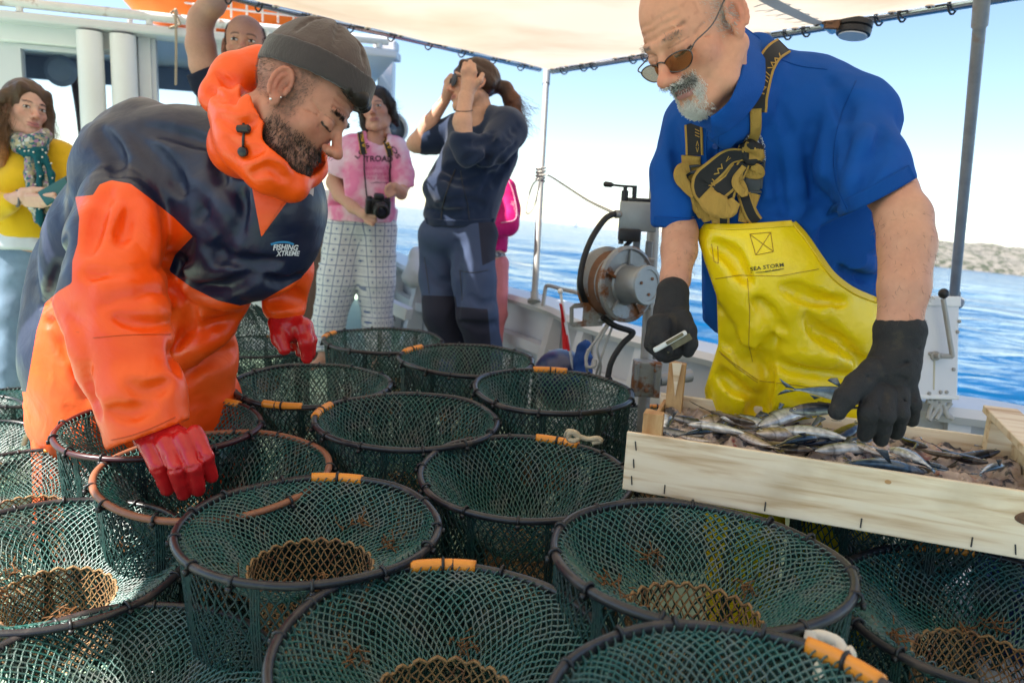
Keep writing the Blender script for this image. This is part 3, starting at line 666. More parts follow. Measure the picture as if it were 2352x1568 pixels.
SHALLOW = make_pot_meshes(.098, .082, 1); DEEP = make_pot_meshes(.085, .165, 2); SHALLOW2 = make_pot_meshes(.092, .095, 3); SHALLOW3 = make_pot_meshes(.104, .075, 11, 84); DEEP2 = make_pot_meshes(.080, .150, 14, 84)
HOOP_C = SHALLOW['hoop'].copy(); HOOP_C.materials.clear(); HOOP_C.materials.append(M_hoopc)
HOOP_R = DEEP['hoop'].copy(); HOOP_R.materials.clear(); HOOP_R.materials.append(M_hoopr)
def tagp(name, me, par): o = bpy.data.objects.new(name, me); COL.objects.link(o); o.parent = par; return o
POTS = {}
def pot(key, u, v, w, grip_uv, meshes, label, tilt=(0, 0), size=1.0, hoop=None, grip=True):
    Z = 741/w*size; c = W(u, v, Z)
    root = empty('fish_trap', c, label, 'fish trap', 'net fish traps standing on the deck')
    root['group'] = 'net fish traps standing on the deck'
    gp = onplane(*grip_uv, c, np.array([0, 0, 1.0])) - c; ang = math.atan2(gp[1], gp[0])
    for nm in ('hoop', 'base_hoop', 'funnel_net', 'side_net', 'throat_net', 'grip', 'cable_tie', 'weed'):
        if nm == 'weed' and key not in 'AEFGD': continue
        if nm == 'grip' and not grip: continue
        me = meshes[nm]
        if nm == 'hoop' and hoop is not None: me = hoop
        if nm == 'cable_tie':
            for w in meshes['tie_angles']: tagp(nm, me, root).rotation_euler.z = w
            continue
        o = tagp(nm, me, root)
        if nm == 'weed': o['kind'] = 'stuff'
        if nm == 'grip': tagp('grip_tie', meshes['grip_tie'], o)
    root.rotation_euler = (R(tilt[0]), R(tilt[1]), ang)
    root.rotation_mode = 'XYZ'; Rm = (Matrix.Rotation(R(tilt[0]), 3, 'X') @ Matrix.Rotation(R(tilt[1]), 3, 'Y') @ Matrix.Rotation(ang, 3, 'Z'))
    root.rotation_euler = Rm.to_euler(); root.scale = (size, size, max(0.5, c[2]-.004)/H if c[2] > .3 else size)
    if c[2] > .3: root.scale = (size, size, (c[2]-.004)/H)
    POTS[key] = (root, c, Z); return root
pot('A', 1022, 1496, 778, (1016, 1285), SHALLOW, 'nearest large trap at the bottom centre with a two-part orange grip facing inwards', (2, 0))
pot('B', 262, 1592, 742, (300, 1900), SHALLOW2, 'sunlit trap filling the bottom corner under the orange jacket side', (1, 2))
pot('C', 1700, 1682, 900, (1985, 1505), SHALLOW3, 'trap at the bottom edge with white knots on its frayed orange grip', (0, -2), size=.85)
pot('D', 125, 1277, 578, (-300, 1300), SHALLOW2, 'sunlit trap at the edge between the copper hooped trap and the bottom corner one', (3, 3))
pot('E', 715, 1203, 575, (790, 1072), SHALLOW3, 'trap with a visible tan throat leaning over the copper hooped one', (0, 0), size=.97)
pot('F', 1605, 1276, 668, (1790, 1160), SHALLOW, 'large trap directly below the fish crate with no grip showing', (-2.5, 0), grip=False)
pot('G', 2262, 1402, 640, (2172, 1275), SHALLOW2, 'trap at the corner beyond the crate end with pale ground showing through', (0, -3))
pot('H', 497, 1078, 507, (520, 1300), DEEP, 'copper brown hooped trap that the red gloved hand reaches into', (2, 0), size=1.04, hoop=HOOP_C, grip=False)
pot('I', 1209, 1088, 484, (1300, 1000), DEEP2, 'trap with white rope knotted on its long grip next to the crate end', (2, 0))
pot('J', 934, 962, 412, (745, 945), DEEP, 'trap in the middle of the deck with a short grip on its wheelhouse side', (1, 0))
pot('K', 1270, 895, 362, (1262, 843), DEEP2, 'trap in front of the navy buoy with its grip towards the bulwark', (1, 0))
pot('L', 719, 882, 355, (655, 924), DEEP2, 'trap below the raised red glove with its grip facing the camera', (1, 0))
pot('M', 880, 781, 268, (775, 772), DEEP, 'farthest open trap beside the patterned trousers', (1, 0))
pot('N', 1071, 825, 305, (940, 803), DEEP2, 'trap at the feet of the woman in the navy hoodie', (1, 0))
pot('O', 372, 977, 430, (535, 918), DEEP, 'maroon hooped trap behind the orange sleeve', (1, 0), hoop=HOOP_R)
pot('P', 60, 1117, 440, (150, 1046), SHALLOW2, 'sunlit trap with its grip in front of the orange trouser leg', (2, 3))
pot('Q', -62, 1020, 305, (85, 1010), SHALLOW2, 'small trap at the picture edge with pale rope tied to its grip', (2, 4))
pot('R', -92, 945, 262, (-300, 950), SHALLOW2, 'far sunlit trap cut by the picture edge with only its rim curve showing', (1, 6))
pot('S', 40, 912, 250, (200, 890), SHALLOW2, 'far sunlit trap beside the navy jacket hem', (-6, 0))
pot('T', 1530, 982, 332, (1500, 916), DEEP, 'trap half hidden behind the near end of the crate', (1, 0))
pot('U', 2085, 1125, 490, (2300, 1000), DEEP, 'trap hidden beneath the crate with yellow bib showing through its net', (0, 0))
pot('V', 596, 795, 232, (700, 740), DEEP, 'trap with its mouth net drawn up behind the far orange sleeve', (0, 0))
POTS['V'][0].scale.z *= 1.0
# the drawn-up net and its coil on top of the trap by the far glove
M_coil = M_nets
_, cV, ZV = POTS['V']
N = Net(); top = c2b(C(572, 705, ZV+.05))
def gather(t, w): r = RIM*(1-t)**1.0 + .03*t + .02*math.sin(w*5+t*6)*(t*(1-t)*4); q = cV*(1-t)+top*t; return (q[0]+r*math.cos(w), q[1]+r*math.sin(w), q[2]+.01*math.sin(w*9))
N.add(lattice(gather, 70, 18, .0017, .2, 3, seed=31))
bag = bpy.data.objects.new('net_cover', N.mesh('net_cover', M_nets)); COL.objects.link(bag); tag(bag, 'dark green net drawn up to a bunch on the trap behind the far orange sleeve', 'net')
# ropes: tied on the grip at the edge, knots on two grips
M_rope = mat('pale_rope', (0.55, 0.45, 0.30), 0.9, bump=1.0, bscale=160, bdist=.003, var=.15, vscale=60)
Zq = POTS['Q'][2]*.93
def px(pts): return [W(u, v, z) for u, v, z in pts]
s = MB(); s.tube(spline(px([(54, 1022, Zq), (62, 1000, Zq), (80, 992, Zq-.02), (90, 1002, Zq-.03), (92, 1020, Zq-.02), (104, 1013, Zq-.03), (126, 1020, Zq-.05), (146, 1034, Zq-.1), (152, 1044, Zq-.2)]), 8), .0075, 8)
autosmooth(s.build('rope', M_rope, None, label='pale thick rope tied round the grip of a trap at the edge of the picture', cat='rope'), 80)
Zi = POTS['I'][2]
s = MB(); s.tube(spline(px([(1300, 1000, Zi+.15), (1306, 990, Zi+.13), (1322, 993, Zi+.12), (1330, 1004, Zi+.12), (1318, 1012, Zi+.12), (1306, 1006, Zi+.13), (1312, 992, Zi+.12), (1326, 1000, Zi+.12), (1350, 1008, Zi+.12), (1372, 1006, Zi+.11), (1380, 1012, Zi+.11), (1362, 1016, Zi+.12)]), 6), .0058, 7)
autosmooth(s.build('rope', M_rope, None, label='pale cord knotted round the long grip of the trap touching the crate end', cat='rope'), 80)
Zc = POTS['C'][2]
s = MB()
for (a, b, rr) in (((1872, 1452), (1872, 1560), .011), ((1915, 1478), (1928, 1500), .013)):
    s.tube(spline(px([(a[0], a[1], Zc+.19), ((a[0]+b[0])/2-7, (a[1]+b[1])/2, Zc+.18), (b[0], b[1], Zc+.17)]), 5), rr, 8)
s.tube(spline(px([(1862, 1462, Zc+.19), (1890, 1460, Zc+.18), (1925, 1476, Zc+.17), (1940, 1500, Zc+.16), (1960, 1495, Zc+.16)]), 5), .007, 8)
autosmooth(s.build('rope', mat('white_rope', (.66, .60, .50), .9, bump=.8, bscale=160, bdist=.001), None, label='white rope ends knotted on the frayed grip at the bottom edge', cat='rope'), 80)
# ================================================================ people: helpers and heads
def rr(r, Z): return r*Z/FPX
class PF(Field):                               # a field in the camera's frame, fed with (u, v, Z, radius in px)
    def c2(s, a, b, k=25, op='+'):
        s.cone(C(*a[:3]), C(*b[:3]), rr(a[3], a[2]), rr(b[3], b[2]), rr(k, (a[2]+b[2])/2), op); return s
    def ch(s, pts, k=25, op='+'):
        for a, b in zip(pts[:-1], pts[1:]): s.c2(a, b, k, op)
        return s
    def el(s, u, v, Z, ru, rv, rz, k=25, op='+', roll=0.0, yaw=0.0):
        c_, s_ = math.cos(R(roll)), math.sin(R(roll)); m1 = np.array([[c_, s_, 0], [-s_, c_, 0], [0, 0, 1.0]])   # roll > 0 turns clockwise in the picture
        cy, sy = math.cos(R(yaw)), math.sin(R(yaw)); m2 = np.array([[cy, 0, -sy], [0, 1, 0], [sy, 0, cy]])
        s.ell(C(u, v, Z), (rr(ru, Z), rr(rv, Z), rr(rz, Z)), m1 @ m2, rr(k, Z), op); return s
def surfZ(F, u, v):                            # depth at which the ray through a pixel meets the surface so far
    Z = np.arange(max(F.lo[2], .3), F.lo[2]+F.n[2]*F.h, F.h*.5); P = np.stack([(u-CX)/FPX*Z, -(v-CY)/FPX*Z, Z], 1)
    I = np.round((P-F.lo)/F.h).astype(int); ok = ((I >= 0) & (I < F.n)).all(1); I = np.clip(I, 0, F.n-1); d = np.where(ok, F.d[I[:, 0], I[:, 1], I[:, 2]], 9); k = np.argmax(d < 0); return Z[k] if d[k] < 0 else None
def crease(F, pts, k=26, deep=.5, ridge=False):  # a groove (or a ridge) pressed into the surface along pixels
    q = spline([(p[0], p[1], p[-1]) for p in pts], 4); L_ = []
    for u, v, r in q:
        Z = surfZ(F, u, v)
        if Z is not None: L_.append((u, v, Z + rr(r, Z)*(deep if ridge else -deep), max(r, 2)))
    if len(L_) > 1:
        L_ = [p for i, p in enumerate(L_) if i == 0 or abs(p[2]-L_[i-1][2]) < .08]; F.ch(L_, k, '+' if ridge else '-')
def pfield(u0, u1, v0, v1, z0, z1, h):
    P = np.array([C(u, v, z) for u in (u0, u1) for v in (v0, v1) for z in (z0, z1)]); return PF(P.min(0), P.max(0), h)
def tob(F, smooth=2):
    V, Q = F.mesh(smooth); return c2b(V), Q[:, ::-1]
def vnormals(V, Q):
    n = np.cross(V[Q[:, 2]]-V[Q[:, 0]], V[Q[:, 3]]-V[Q[:, 1]]); N = np.zeros_like(V)
    for k in range(4):
        for x in range(3): N[:, x] += np.bincount(Q[:, k], n[:, x], len(V))
    return N/(np.linalg.norm(N, axis=1)[:, None]+1e-12)
def join(parts):                               # [(V, Q, cols), ...] -> one
    V, Q, Cc, n = [], [], [], 0
    for v, q, c in parts: V.append(v); Q.append(q+n); Cc.append(np.broadcast_to(c, v.shape)); n += len(v)
    return np.concatenate(V), np.concatenate(Q), np.concatenate(Cc)
def sm(x, a, b): t = np.clip((x-a)/(b-a), 0, 1); return t*t*(3-2*t)
def strands(roots, dirs, ln, r, m_, name, par, curl=.25, segs=2, seed=0, label=None):
    g = np.random.default_rng(seed); A, B, Rr = [], [], []; p = roots.copy(); d = dirs/np.linalg.norm(dirs, axis=1)[:, None]
    ln = np.asarray(ln) if not np.isscalar(ln) else np.full(len(p), ln); ln = ln*g.uniform(.6, 1.2, len(p))
    for k in range(segs):
        d2 = d + g.normal(0, curl, d.shape); d2 /= np.linalg.norm(d2, axis=1)[:, None]; q = p + d2*(ln/segs)[:, None]; A.append(p); B.append(q); p = q; d = d2*.7+d*.3
    V, F = bars(np.concatenate(A), np.concatenate(B), r); return obj(name, V, F, m_, par, label=label)

def skin_mat(name, rough=.5): return mat(name, (.5, .3, .2), rough, attr='Col', var=.07, vscale=90, sss=.12, bump=.25, bscale=420, bdist=.0012, spec=.4)
M_skin = skin_mat('skin')

def head_mesh(skin, h=.0022, nose=1.0, noseup=0.0, jaw=1.0, open_eyes=True, gaze=(0, 0), lips=(.42, .16, .13), brow=(.05, .035, .03), browk=1.0, age=0.0, beard=0.0, ears=True, neck=.054, smile=0.0, iris=(.06, .035, .02), stub=None, fem=0.0, cheek=1.0, necklen=.21, necky=None, blemish=0.0):
    F = Field([-.105, -.14, -.25], [.105, .145, .135], h); K = .018
    F.ell((0, -.014, .036), (.0745, .097, .083), k=K)
    F.ell((0, .026, -.004), (.061-.002*fem, .060, .075), k=K)
    F.ell((0, .030, -.040), (.052*jaw, .050, .060), k=K)
    for s in (-1, 1):
        F.chain([((s*.052*jaw, -.010, -.050), .022), ((s*.040*jaw, .034, -.088), .018), ((0, .060, -.101), .020)], k=K)
        F.ell((s*.043, .049, -.024), (.020, .020, .019*cheek), k=.016)
        F.cone((s*.037, .070, .020), (s*.008, .083, .016), .0095, .0095, k=.012)
    F.ell((0, .071, -.101), (.019*jaw, .014, .015), k=.012)
    if beard: F.ell((0, .060, -.096), (.040*jaw, .028+beard, .024+beard*.6), k=.014)
    for s in (-1, 1):
        F.ell((s*.032, .0985, -.001), (.021, .017, .013), k=.012, op='-')
        F.ell((s*.0315, .0735, -.0005), (.0155, .0128, .0118), k=.004)
        if open_eyes: F.cone((s*.022, .0875, .0085), (s*.042, .080, .0085), .0022, .0022, k=.004)
        else: F.cone((s*.0215, .088, -.0058), (s*.042, .080, -.0075), .0016, .0016, k=.003)
        F.cone((s*.022, .0850, -.012), (s*.040, .077, -.013), .002, .002, k=.006)
    n = nose
    F.cone((0, .079, .012), (0, .086+.015*n, -.027+noseup), .0085, .0100, k=.008)
    F.ell((0, .089+.016*n, -.033+noseup), (.0125*n**.5, .0125, .0108), k=.007)
    for s in (-1, 1):
        F.ell((s*.0135, .080+.012*n, -.038+noseup), (.0078, .0115, .0085), k=.006)
        F.ell((s*.0068, .088+.012*n, -.0455+noseup), (.0036, .0062, .0032), k=.003, op='-')
    F.ell((0, .072, -.068), (.030, .0185, .022), k=.012)
    sy = .003*smile
    for s in (-1, 1):
        F.chain([((s*.0235, .0765, -.0665+sy*2), .0032), ((s*.009, .0880, -.0635), .0050), ((0, .0895, -.0645), .0046)], k=.004)
        F.chain([((s*.0215, .0775, -.0690+sy*2), .0034), ((s*.010, .0865, -.0738), .0060), ((0, .0875, -.0742), .0060)], k=.004)
        F.chain([((s*.026, .0785, -.0672+sy*3), .0010), ((s*.010, .0925, -.0685), .0009), ((0, .0938, -.0688), .0009)], k=.003, op='-')
        d = .0012+.0016*age
        F.chain([((s*.0185, .0935, -.037), d), ((s*.0270, .0835, -.052), d*1.1), ((s*.0330, .0755, -.070), d*.7)], k=.009, op='-')
        if age:
            F.chain([((s*.020, .092, -.016), .0012), ((s*.036, .083, -.020), .0013), ((s*.044, .072, -.016), .001)], k=.008, op='-')
            for q in (.032, .044, .056): F.chain([((s*.045, .068-.2*(q-.03), q-.004), .0008), ((s*.02, .085-.2*(q-.03), q), .0010), ((0, .089-.25*(q-.03), q-.002), .0008)], k=.006, op='-')
            F.chain([((s*.052, .058, .004), .0008), ((s*.062, .040, .010), .0008)], k=.005, op='-'); F.chain([((s*.052, .058, -.004), .0008), ((s*.062, .040, -.010), .0008)], k=.005, op='-')
    F.ell((0, .0945, -.0855), (.017, .008, .0040), k=.008, op='-')
    F.cone((0, -.024, -.04), (0, -.058 if necky is None else necky, -necklen), neck, neck*1.12, k=.022)
    for s in (-1, 1):
        F.cone((s*.045, -.03, -.05), (s*(.045-.027*min(1, necklen/.19)), -.03*(1-min(1, necklen/.19)), -necklen*.88), .012, .010, k=.02)
    if ears:
        for s in (-1, 1):
            n_ = np.array([s*.90, .42, 0]); n_ /= np.linalg.norm(n_); b = np.array([s*.42*.9, -.9, .0]); b /= np.linalg.norm(b); up = np.array([0, -.20, .98]); b = b-up*np.dot(b, up); b /= np.linalg.norm(b); n_ = np.cross(b, up); n_ *= np.sign(n_[0])*s
            Rm = np.stack([n_, b, up], 1); c = np.array([s*.0770, -.017, -.004])
            F.ell(c, (.0065, .0175, .0300), Rm, k=.005)
            F.ell(c - up*.029 + n_*.001 - b*.004, (.0055, .0095, .0115), Rm, k=.006)
            F.ell(c + n_*.0075 - b*.002 - up*.002, (.0075, .0115, .0195), Rm, k=.004, op='-')
            rim = [(c + n_*.0045 + b*.0170*math.cos(w) + up*.0300*math.sin(w), .0036) for w in np.linspace(R(-50), R(205), 14)]; F.chain(rim, k=.003)
            F.chain([(c + n_*.003 + b*.007*math.cos(w) + up*.017*math.sin(w), .0026) for w in np.linspace(R(-40), R(95), 7)], k=.003)
            F.ell(c - b*.0125 - up*.006 + n_*.004, (.004, .004, .007), Rm, k=.004)
    V, Q = F.mesh(1)
    x, y, z = V[:, 0], V[:, 1], V[:, 2]; ax = np.abs(x); skin = np.array(skin); c = np.tile(skin, (len(V), 1))
    red = np.maximum.reduce([np.exp(-(((x)/.016)**2+((y-.10)/.03)**2+((z+.033)/.018)**2)), .55*np.exp(-(((ax-.045)/.02)**2+((z+.03)/.018)**2))*(y > .02), .75*np.exp(-(((ax-.083)/.016)**2+((y+.02)/.03)**2+((z+.004)/.036)**2))])
    c *= 1 - red[:, None]*np.array([.02, .30, .30])
    nz = vnoise(V, 55, 3)*.5+vnoise(V, 140, 4)*.5; c *= 1 + nz[:, None]*np.array([.05, .08, .09])
    if blemish:
        b_ = sm(vnoise(V, 130, 9), .52, .75)*sm(vnoise(V, 30, 8), -.2, .4); c *= 1 - b_[:, None]*blemish*np.array([.35, .5, .55])
    lp = np.minimum.reduce([np.linalg.norm((V-np.array([s*.010, .087, zz]))*np.array([.42, .6, 1.6]), axis=1) for s in (-1, 0, 1) for zz in (-.0635, -.0735)])
    lm = (1-sm(lp, .0060, .0100))*(y > .07); lips = np.array(lips); c = c*(1-lm[:, None]) + lips*lm[:, None]
    ml = np.exp(-((z+.0685-smile*.006*(ax/.024)**2)/.0013)**2)*(ax < .026)*(y > .070); c *= (1-.75*ml)[:, None]
    bz = .0195 + .0045*np.sin(np.clip((ax-.012)/.036, 0, 1)*math.pi)
    bm_ = np.exp(-((z-bz)/.0034)**2)*sm(ax, .010, .016)*(1-sm(ax, .042, .052))*(y > .05)*browk; c = c*(1-.85*bm_[:, None]) + np.array(brow)*.85*bm_[:, None]
    for s in (-1, 1):
        ex = (x-s*.0315)*s; ez = z+.0005
        if open_eyes:
            al = (np.abs(ex) < .0135) & (y > .06); lid = .0052*np.sqrt(np.clip(1-(ex/.0140)**2, 0, 1)); op_ = al & (np.abs(ez) < lid)
            c[op_] = (.62, .60, .57); ir = op_ & ((ex-gaze[0]*s)**2 + (ez-gaze[1])**2 < .0056**2); c[ir] = iris; pu = op_ & ((ex-gaze[0]*s)**2 + (ez-gaze[1])**2 < .0027**2); c[pu] = (.008, .008, .008)
            la = al & (np.abs(ez-lid) < .0016) & (np.abs(ex) < .0145); c[la] = (.018, .013, .012); lo = al & (np.abs(ez+lid) < .0011); c[lo] *= .45
        else:
            la = (np.abs(ex) < .0150) & (np.abs(ez+.0075+.0030*np.cos(ex/.015*1.57)) < .0018) & (y > .06); c[la] = (.03, .02, .018)
            cr = (np.abs(ex) < .016) & (np.abs(ez-.0075) < .0012) & (y > .06); c[cr] *= .72
    if stub is not None: c = stub(V, c)
    return V, Q, np.clip(c, 0.003, 1)

class Head:
    def __init__(s, u, v, Z, yaw, pitch, roll=0.0, size=1.0, **kw):
        """yaw: 0 faces the camera, +90 faces the picture's right; pitch > 0 looks down; roll > 0 tips the crown clockwise"""
        t, p = R(yaw), R(pitch); hz = np.array([math.sin(t), 0, -math.cos(t)])        # camera frame, left-handed
        f = hz*math.cos(p) + np.array([0, -1, 0])*math.sin(p); up = np.array([0, 1, 0])*math.cos(p) + hz*math.sin(p)
        c_, s_ = math.cos(R(roll)), math.sin(R(roll)); Rr = np.array([[c_, s_, 0], [-s_, c_, 0], [0, 0, 1.0]])
        f, up = Rr @ f, Rr @ up; f = f @ RBz.T; up = up @ RBz.T; s.M = np.stack([np.cross(f, up), f, up], 1); s.c = W(u, v, Z); s.k = size
        s.V, s.Q, s.C = head_mesh(**kw); s.N = vnormals(s.V, s.Q)
    def b(s, P): return s.c + s.k*(np.asarray(P) @ s.M.T)
    def d(s, D): return np.asarray(D) @ s.M.T
    def part(s): return s.b(s.V), s.Q, s.C
    def pick(s, mask, n, seed=0):
        g = np.random.default_rng(seed); w = np.clip(mask, 0, None); i = g.choice(len(s.V), n, p=w/w.sum()); return i, s.V[i] + g.normal(0, .0009, (n, 3))
    def hair(s, F, name, par, m_, base, streak=.35, freq=(30, 30, 260), k2=None, smooth=1, fn=None):
        V, Q = F.mesh(smooth); nz = vnoise(V, freq, 12)*.6 + vnoise(V, np.array(freq)*2.1, 13)*.4
        c = np.array(base)*(1+streak*nz[:, None]); c = fn(V, c) if fn else c
        return obj(name, s.b(V), Q, m_, par, cols=np.clip(c, .002, 1))
M_hair = mat('hair', (.05, .03, .02), .42, attr='Col', bump=.6, bscale=90, stretch=(1, 1, .2), bdist=.004, spec=.35)
M_strand_d = mat('dark_hair', (.020, .014, .011), .5)
M_strand_g = mat('grey_hair', (.50, .47, .44), .55)
M_strand_b = mat('brown_hair', (.075, .040, .020), .45, var=.4, vscale=30)
def cloth(name, col, rough=.8, var=.08, vscale=14, bump=.35, bscale=500, bdist=.0015, sheen=.0, spec=.25, **k): return mat(name, col, rough, var=var, vscale=vscale, bump=bump, bscale=bscale, bdist=bdist, sheen=sheen, spec=spec, **k)
def folds(amp, scale, seed, aniso=(1, 1, 1), ridge=True):
    a = np.array(aniso, float)
    def fn(P):
        q = P*a; w = vnoise(q, scale*.5, seed+1)[..., None]*np.float32(.35/scale); n1 = vnoise(q+w, scale, seed); n2 = vnoise(q+w*1.3, scale*2.1, seed+2)
        if ridge: n1 = 1-2*np.abs(n1); n2 = 1-2*np.abs(n2)
        return -(n1*.7+n2*.3)*amp
    return fn
def person(name, body_parts, label, cat='person'):
    V, Q, c = join(body_parts); return obj(name, V, Q, M_skin, cols=c, label=label, cat=cat)
def bvh_of(objs):
    V, F, n = [], [], 0
    for o in objs:
        me = o.data; v = np.zeros(len(me.vertices)*3, np.float32); me.vertices.foreach_get('co', v); V += [Vector(p) for p in v.reshape(-1, 3).tolist()]; F += [tuple(i+n for i in p.vertices) for p in me.polygons]; n = len(V)
    return BVHTree.FromPolygons(V, F)
def drop(bv, u, v, off=.002, zmax=9):          # the point of a surface behind a pixel, lifted off it
    d = Vector(W(u, v, 1.0)-CAM).normalized(); hit = bv.ray_cast(Vector(CAM), d)
    if hit[0] is None: return None
    n = hit[1] if hit[1].dot(d) < 0 else -hit[1]; return np.array(hit[0] + n*off), np.array(n)
def ribbon(name, bv, path, width, m_, par, off=.003, thick=.0025, n=6, edge=None, edge_m=None, lift=None, face=0.0):
    """a strap laid on a surface along a path of pixels"""
    P = spline([(a[0], a[1], 0) for a in path], n); pts, nrm = [], []
    for i, q in enumerate(P):
        h_ = drop(bv, q[0], q[1], off)
        if h_ is None: continue
        pts.append(h_[0] + (h_[1]*lift(i/(len(P)-1)) if lift else 0)); vd = CAM - h_[0]; vd /= np.linalg.norm(vd); nn = h_[1]*(1-face) + vd*face; nrm.append(nn/np.linalg.norm(nn))
    return band(name, np.array(pts), np.array(nrm), width, m_, par, thick, edge, edge_m)
def band(name, pts, nrm, width, m_, par, thick=.0025, edge=None, edge_m=None):
    for it in range(2): pts[1:-1] = (pts[:-2]+2*pts[1:-1]+pts[2:])/4; nrm[1:-1] = (nrm[:-2]+2*nrm[1:-1]+nrm[2:])/4
    T = np.gradient(pts, axis=0); T /= np.linalg.norm(T, axis=1)[:, None]+1e-9; S = np.cross(T, nrm); S /= np.linalg.norm(S, axis=1)[:, None]+1e-9; N = np.cross(S, T)
    w = np.full(len(pts), width) if np.isscalar(width) else np.interp(np.linspace(0, 1, len(pts)), np.linspace(0, 1, len(width)), width)
    xs = [-.5, -.5+(edge or .2), 0, .5-(edge or .2), .5]; V = []
    for lay in (0, 1):
        for x in xs: V.append(pts + S*(w*x)[:, None] + N*(thick*(lay-.5)))
    V = np.stack(V, 1); k = len(xs); m = 2*k; F, mi = [], []
    order = list(range(k)) + [k+j for j in range(k-1, -1, -1)]
    for i in range(len(pts)-1):
        for a in range(m):
            b = (a+1) % m; F.append((i*m+order[a], i*m+order[b], (i+1)*m+order[b], (i+1)*m+order[a]))
            lo, hi = order[a] % k, order[b] % k; mi.append(1 if (edge_m is not None and (min(lo, hi) == 0 or max(lo, hi) == k-1)) else 0)
    F += [tuple(order), tuple((len(pts)-1)*m+q for q in order[::-1])]; mi += [0, 0]
    return obj(name, V.reshape(-1, 3), F, [m_]+([edge_m] if edge_m is not None else []), par, mi=mi)
def lettering(text, bv, path, size, m_, par, name='lettering', off=.0016, shear=0.0, spacing=1.0, bold=0.0):
    """text written along a line of pixels and pressed on to the surface behind it; size = cap height in px"""
    cu = bpy.data.curves.new('t', 'FONT'); cu.body = text; cu.size = 1.0; cu.shear = shear; cu.space_character = spacing; cu.offset = bold; cu.resolution_u = 3
    t = bpy.data.objects.new('t', cu); COL.objects.link(t); dg = bpy.context.evaluated_depsgraph_get(); me = bpy.data.meshes.new_from_object(t.evaluated_get(dg)); bpy.data.objects.remove(t)
    bm = bmesh.new(); bm.from_mesh(me); bmesh.ops.triangulate(bm, faces=bm.faces[:])
    co = np.array([v.co[:2] for v in bm.verts]); F = [[v.index for v in f.verts] for f in bm.faces]; bm.free()
    x0, x1 = co[:, 0].min(), co[:, 0].max(); P = spline([(a, b, 0) for a, b in path], 12)[:, :2]; L_ = np.concatenate([[0], np.cumsum(np.linalg.norm(np.diff(P, axis=0), axis=1))])
    V = []; ok = []
    for cx, cy in co:
        q = (cx-x0)/(x1-x0)*L_[-1]; u = np.interp(q, L_, P[:, 0]); v = np.interp(q, L_, P[:, 1]); e = 2.0
        tu = np.interp(q+e, L_, P[:, 0])-np.interp(q-e, L_, P[:, 0]); tv = np.interp(q+e, L_, P[:, 1])-np.interp(q-e, L_, P[:, 1]); n_ = math.hypot(tu, tv) or 1
        u += tv/n_*cy/.7*size; v -= tu/n_*cy/.7*size; h_ = drop(bv, u, v, off); ok.append(h_ is not None); V.append(h_[0] if h_ else np.zeros(3))
    F = [f for f in F if all(ok[i] for i in f)]
    if not F: return None
    return obj(name, V, F, m_, par, smooth=False)
# ================================================================ the fisherman in the orange and navy oilskin
def stub_beanie(V, c):
    x, y, z = V.T; ax = np.abs(x)
    n = vnoise(V, 330, 21)*.5+vnoise(V, 160, 22)*.5
    lo = sm(-z, .034, .062)*sm(y, -.012, .012)                       # jaw and chin
    lo = lo*(1-.85*np.exp(-((ax/.020)**2+((z+.073)/.010)**2))*(y > .07)) * (1-sm(-z, .112, .135))
    must = np.exp(-((z+.0545)/.0065)**2)*(ax < .030)*(y > .066)
    side = sm(y, -.022, .0)*(1-sm(y, .018, .040))*sm(ax, .050, .060)*(1-sm(z, .06, .09))*sm(z, -.06, -.03)*.85
    hair = sm(z, -.050, -.02)*(1-sm(y, -.06, .0))*.62*(1-np.exp(-(((ax-.083)/.012)**2)))
    m_ = np.clip(np.maximum.reduce([lo, must, side, hair]), 0, 1); m_ = m_*(1-.9*sm(ax, .076, .080))
    d = np.array([.030, .022, .020])*np.where(n > .25, 1.6, 1)[:, None]; m2 = np.clip(m_*(.52+.42*n), 0, .9)[:, None]; return c*(1-m2)+d*m2
ZB = 1.5
hb = Head(692, 234, ZB, 90, 39.5, 0, 1.04, skin=(.47, .205, .135), nose=1.5, open_eyes=False, beard=.006, stub=stub_beanie, brow=(.025, .018, .015), browk=.75, lips=(.32, .13, .11), jaw=1.03, age=.35, neck=.043, necklen=.10)
F = pfield(20, 820, 160, 1110, 1.1, 2.35, .011)
F.ch([(590, 300, 1.55, 40), (560, 340, 1.62, 40), (480, 390, 1.76, 60), (420, 520, 1.80, 110), (300, 830, 1.95, 150)], 30)
F.ch([(330, 440, 1.74, 40), (270, 660, 1.52, 40), (360, 950, 1.42, 36), (372, 1000, 1.41, 30)], 20).ch([(640, 500, 1.84, 30), (655, 640, 1.86, 26), (660, 735, 1.86, 24)], 20)
F.ch([(230, 900, 1.95, 100), (220, 1150, 2.05, 70), (180, 1420, 2.1, 52)], 30).ch([(400, 900, 1.98, 100), (440, 1120, 2.06, 70), (430, 1400, 2.1, 52)], 30)
Vb, Qb = tob(F)
beanie_man = person('person', [hb.part(), (Vb, Qb, np.array((.50, .26, .18)))], 'man in brown beanie and orange and navy oilskin jacket bending over the traps')

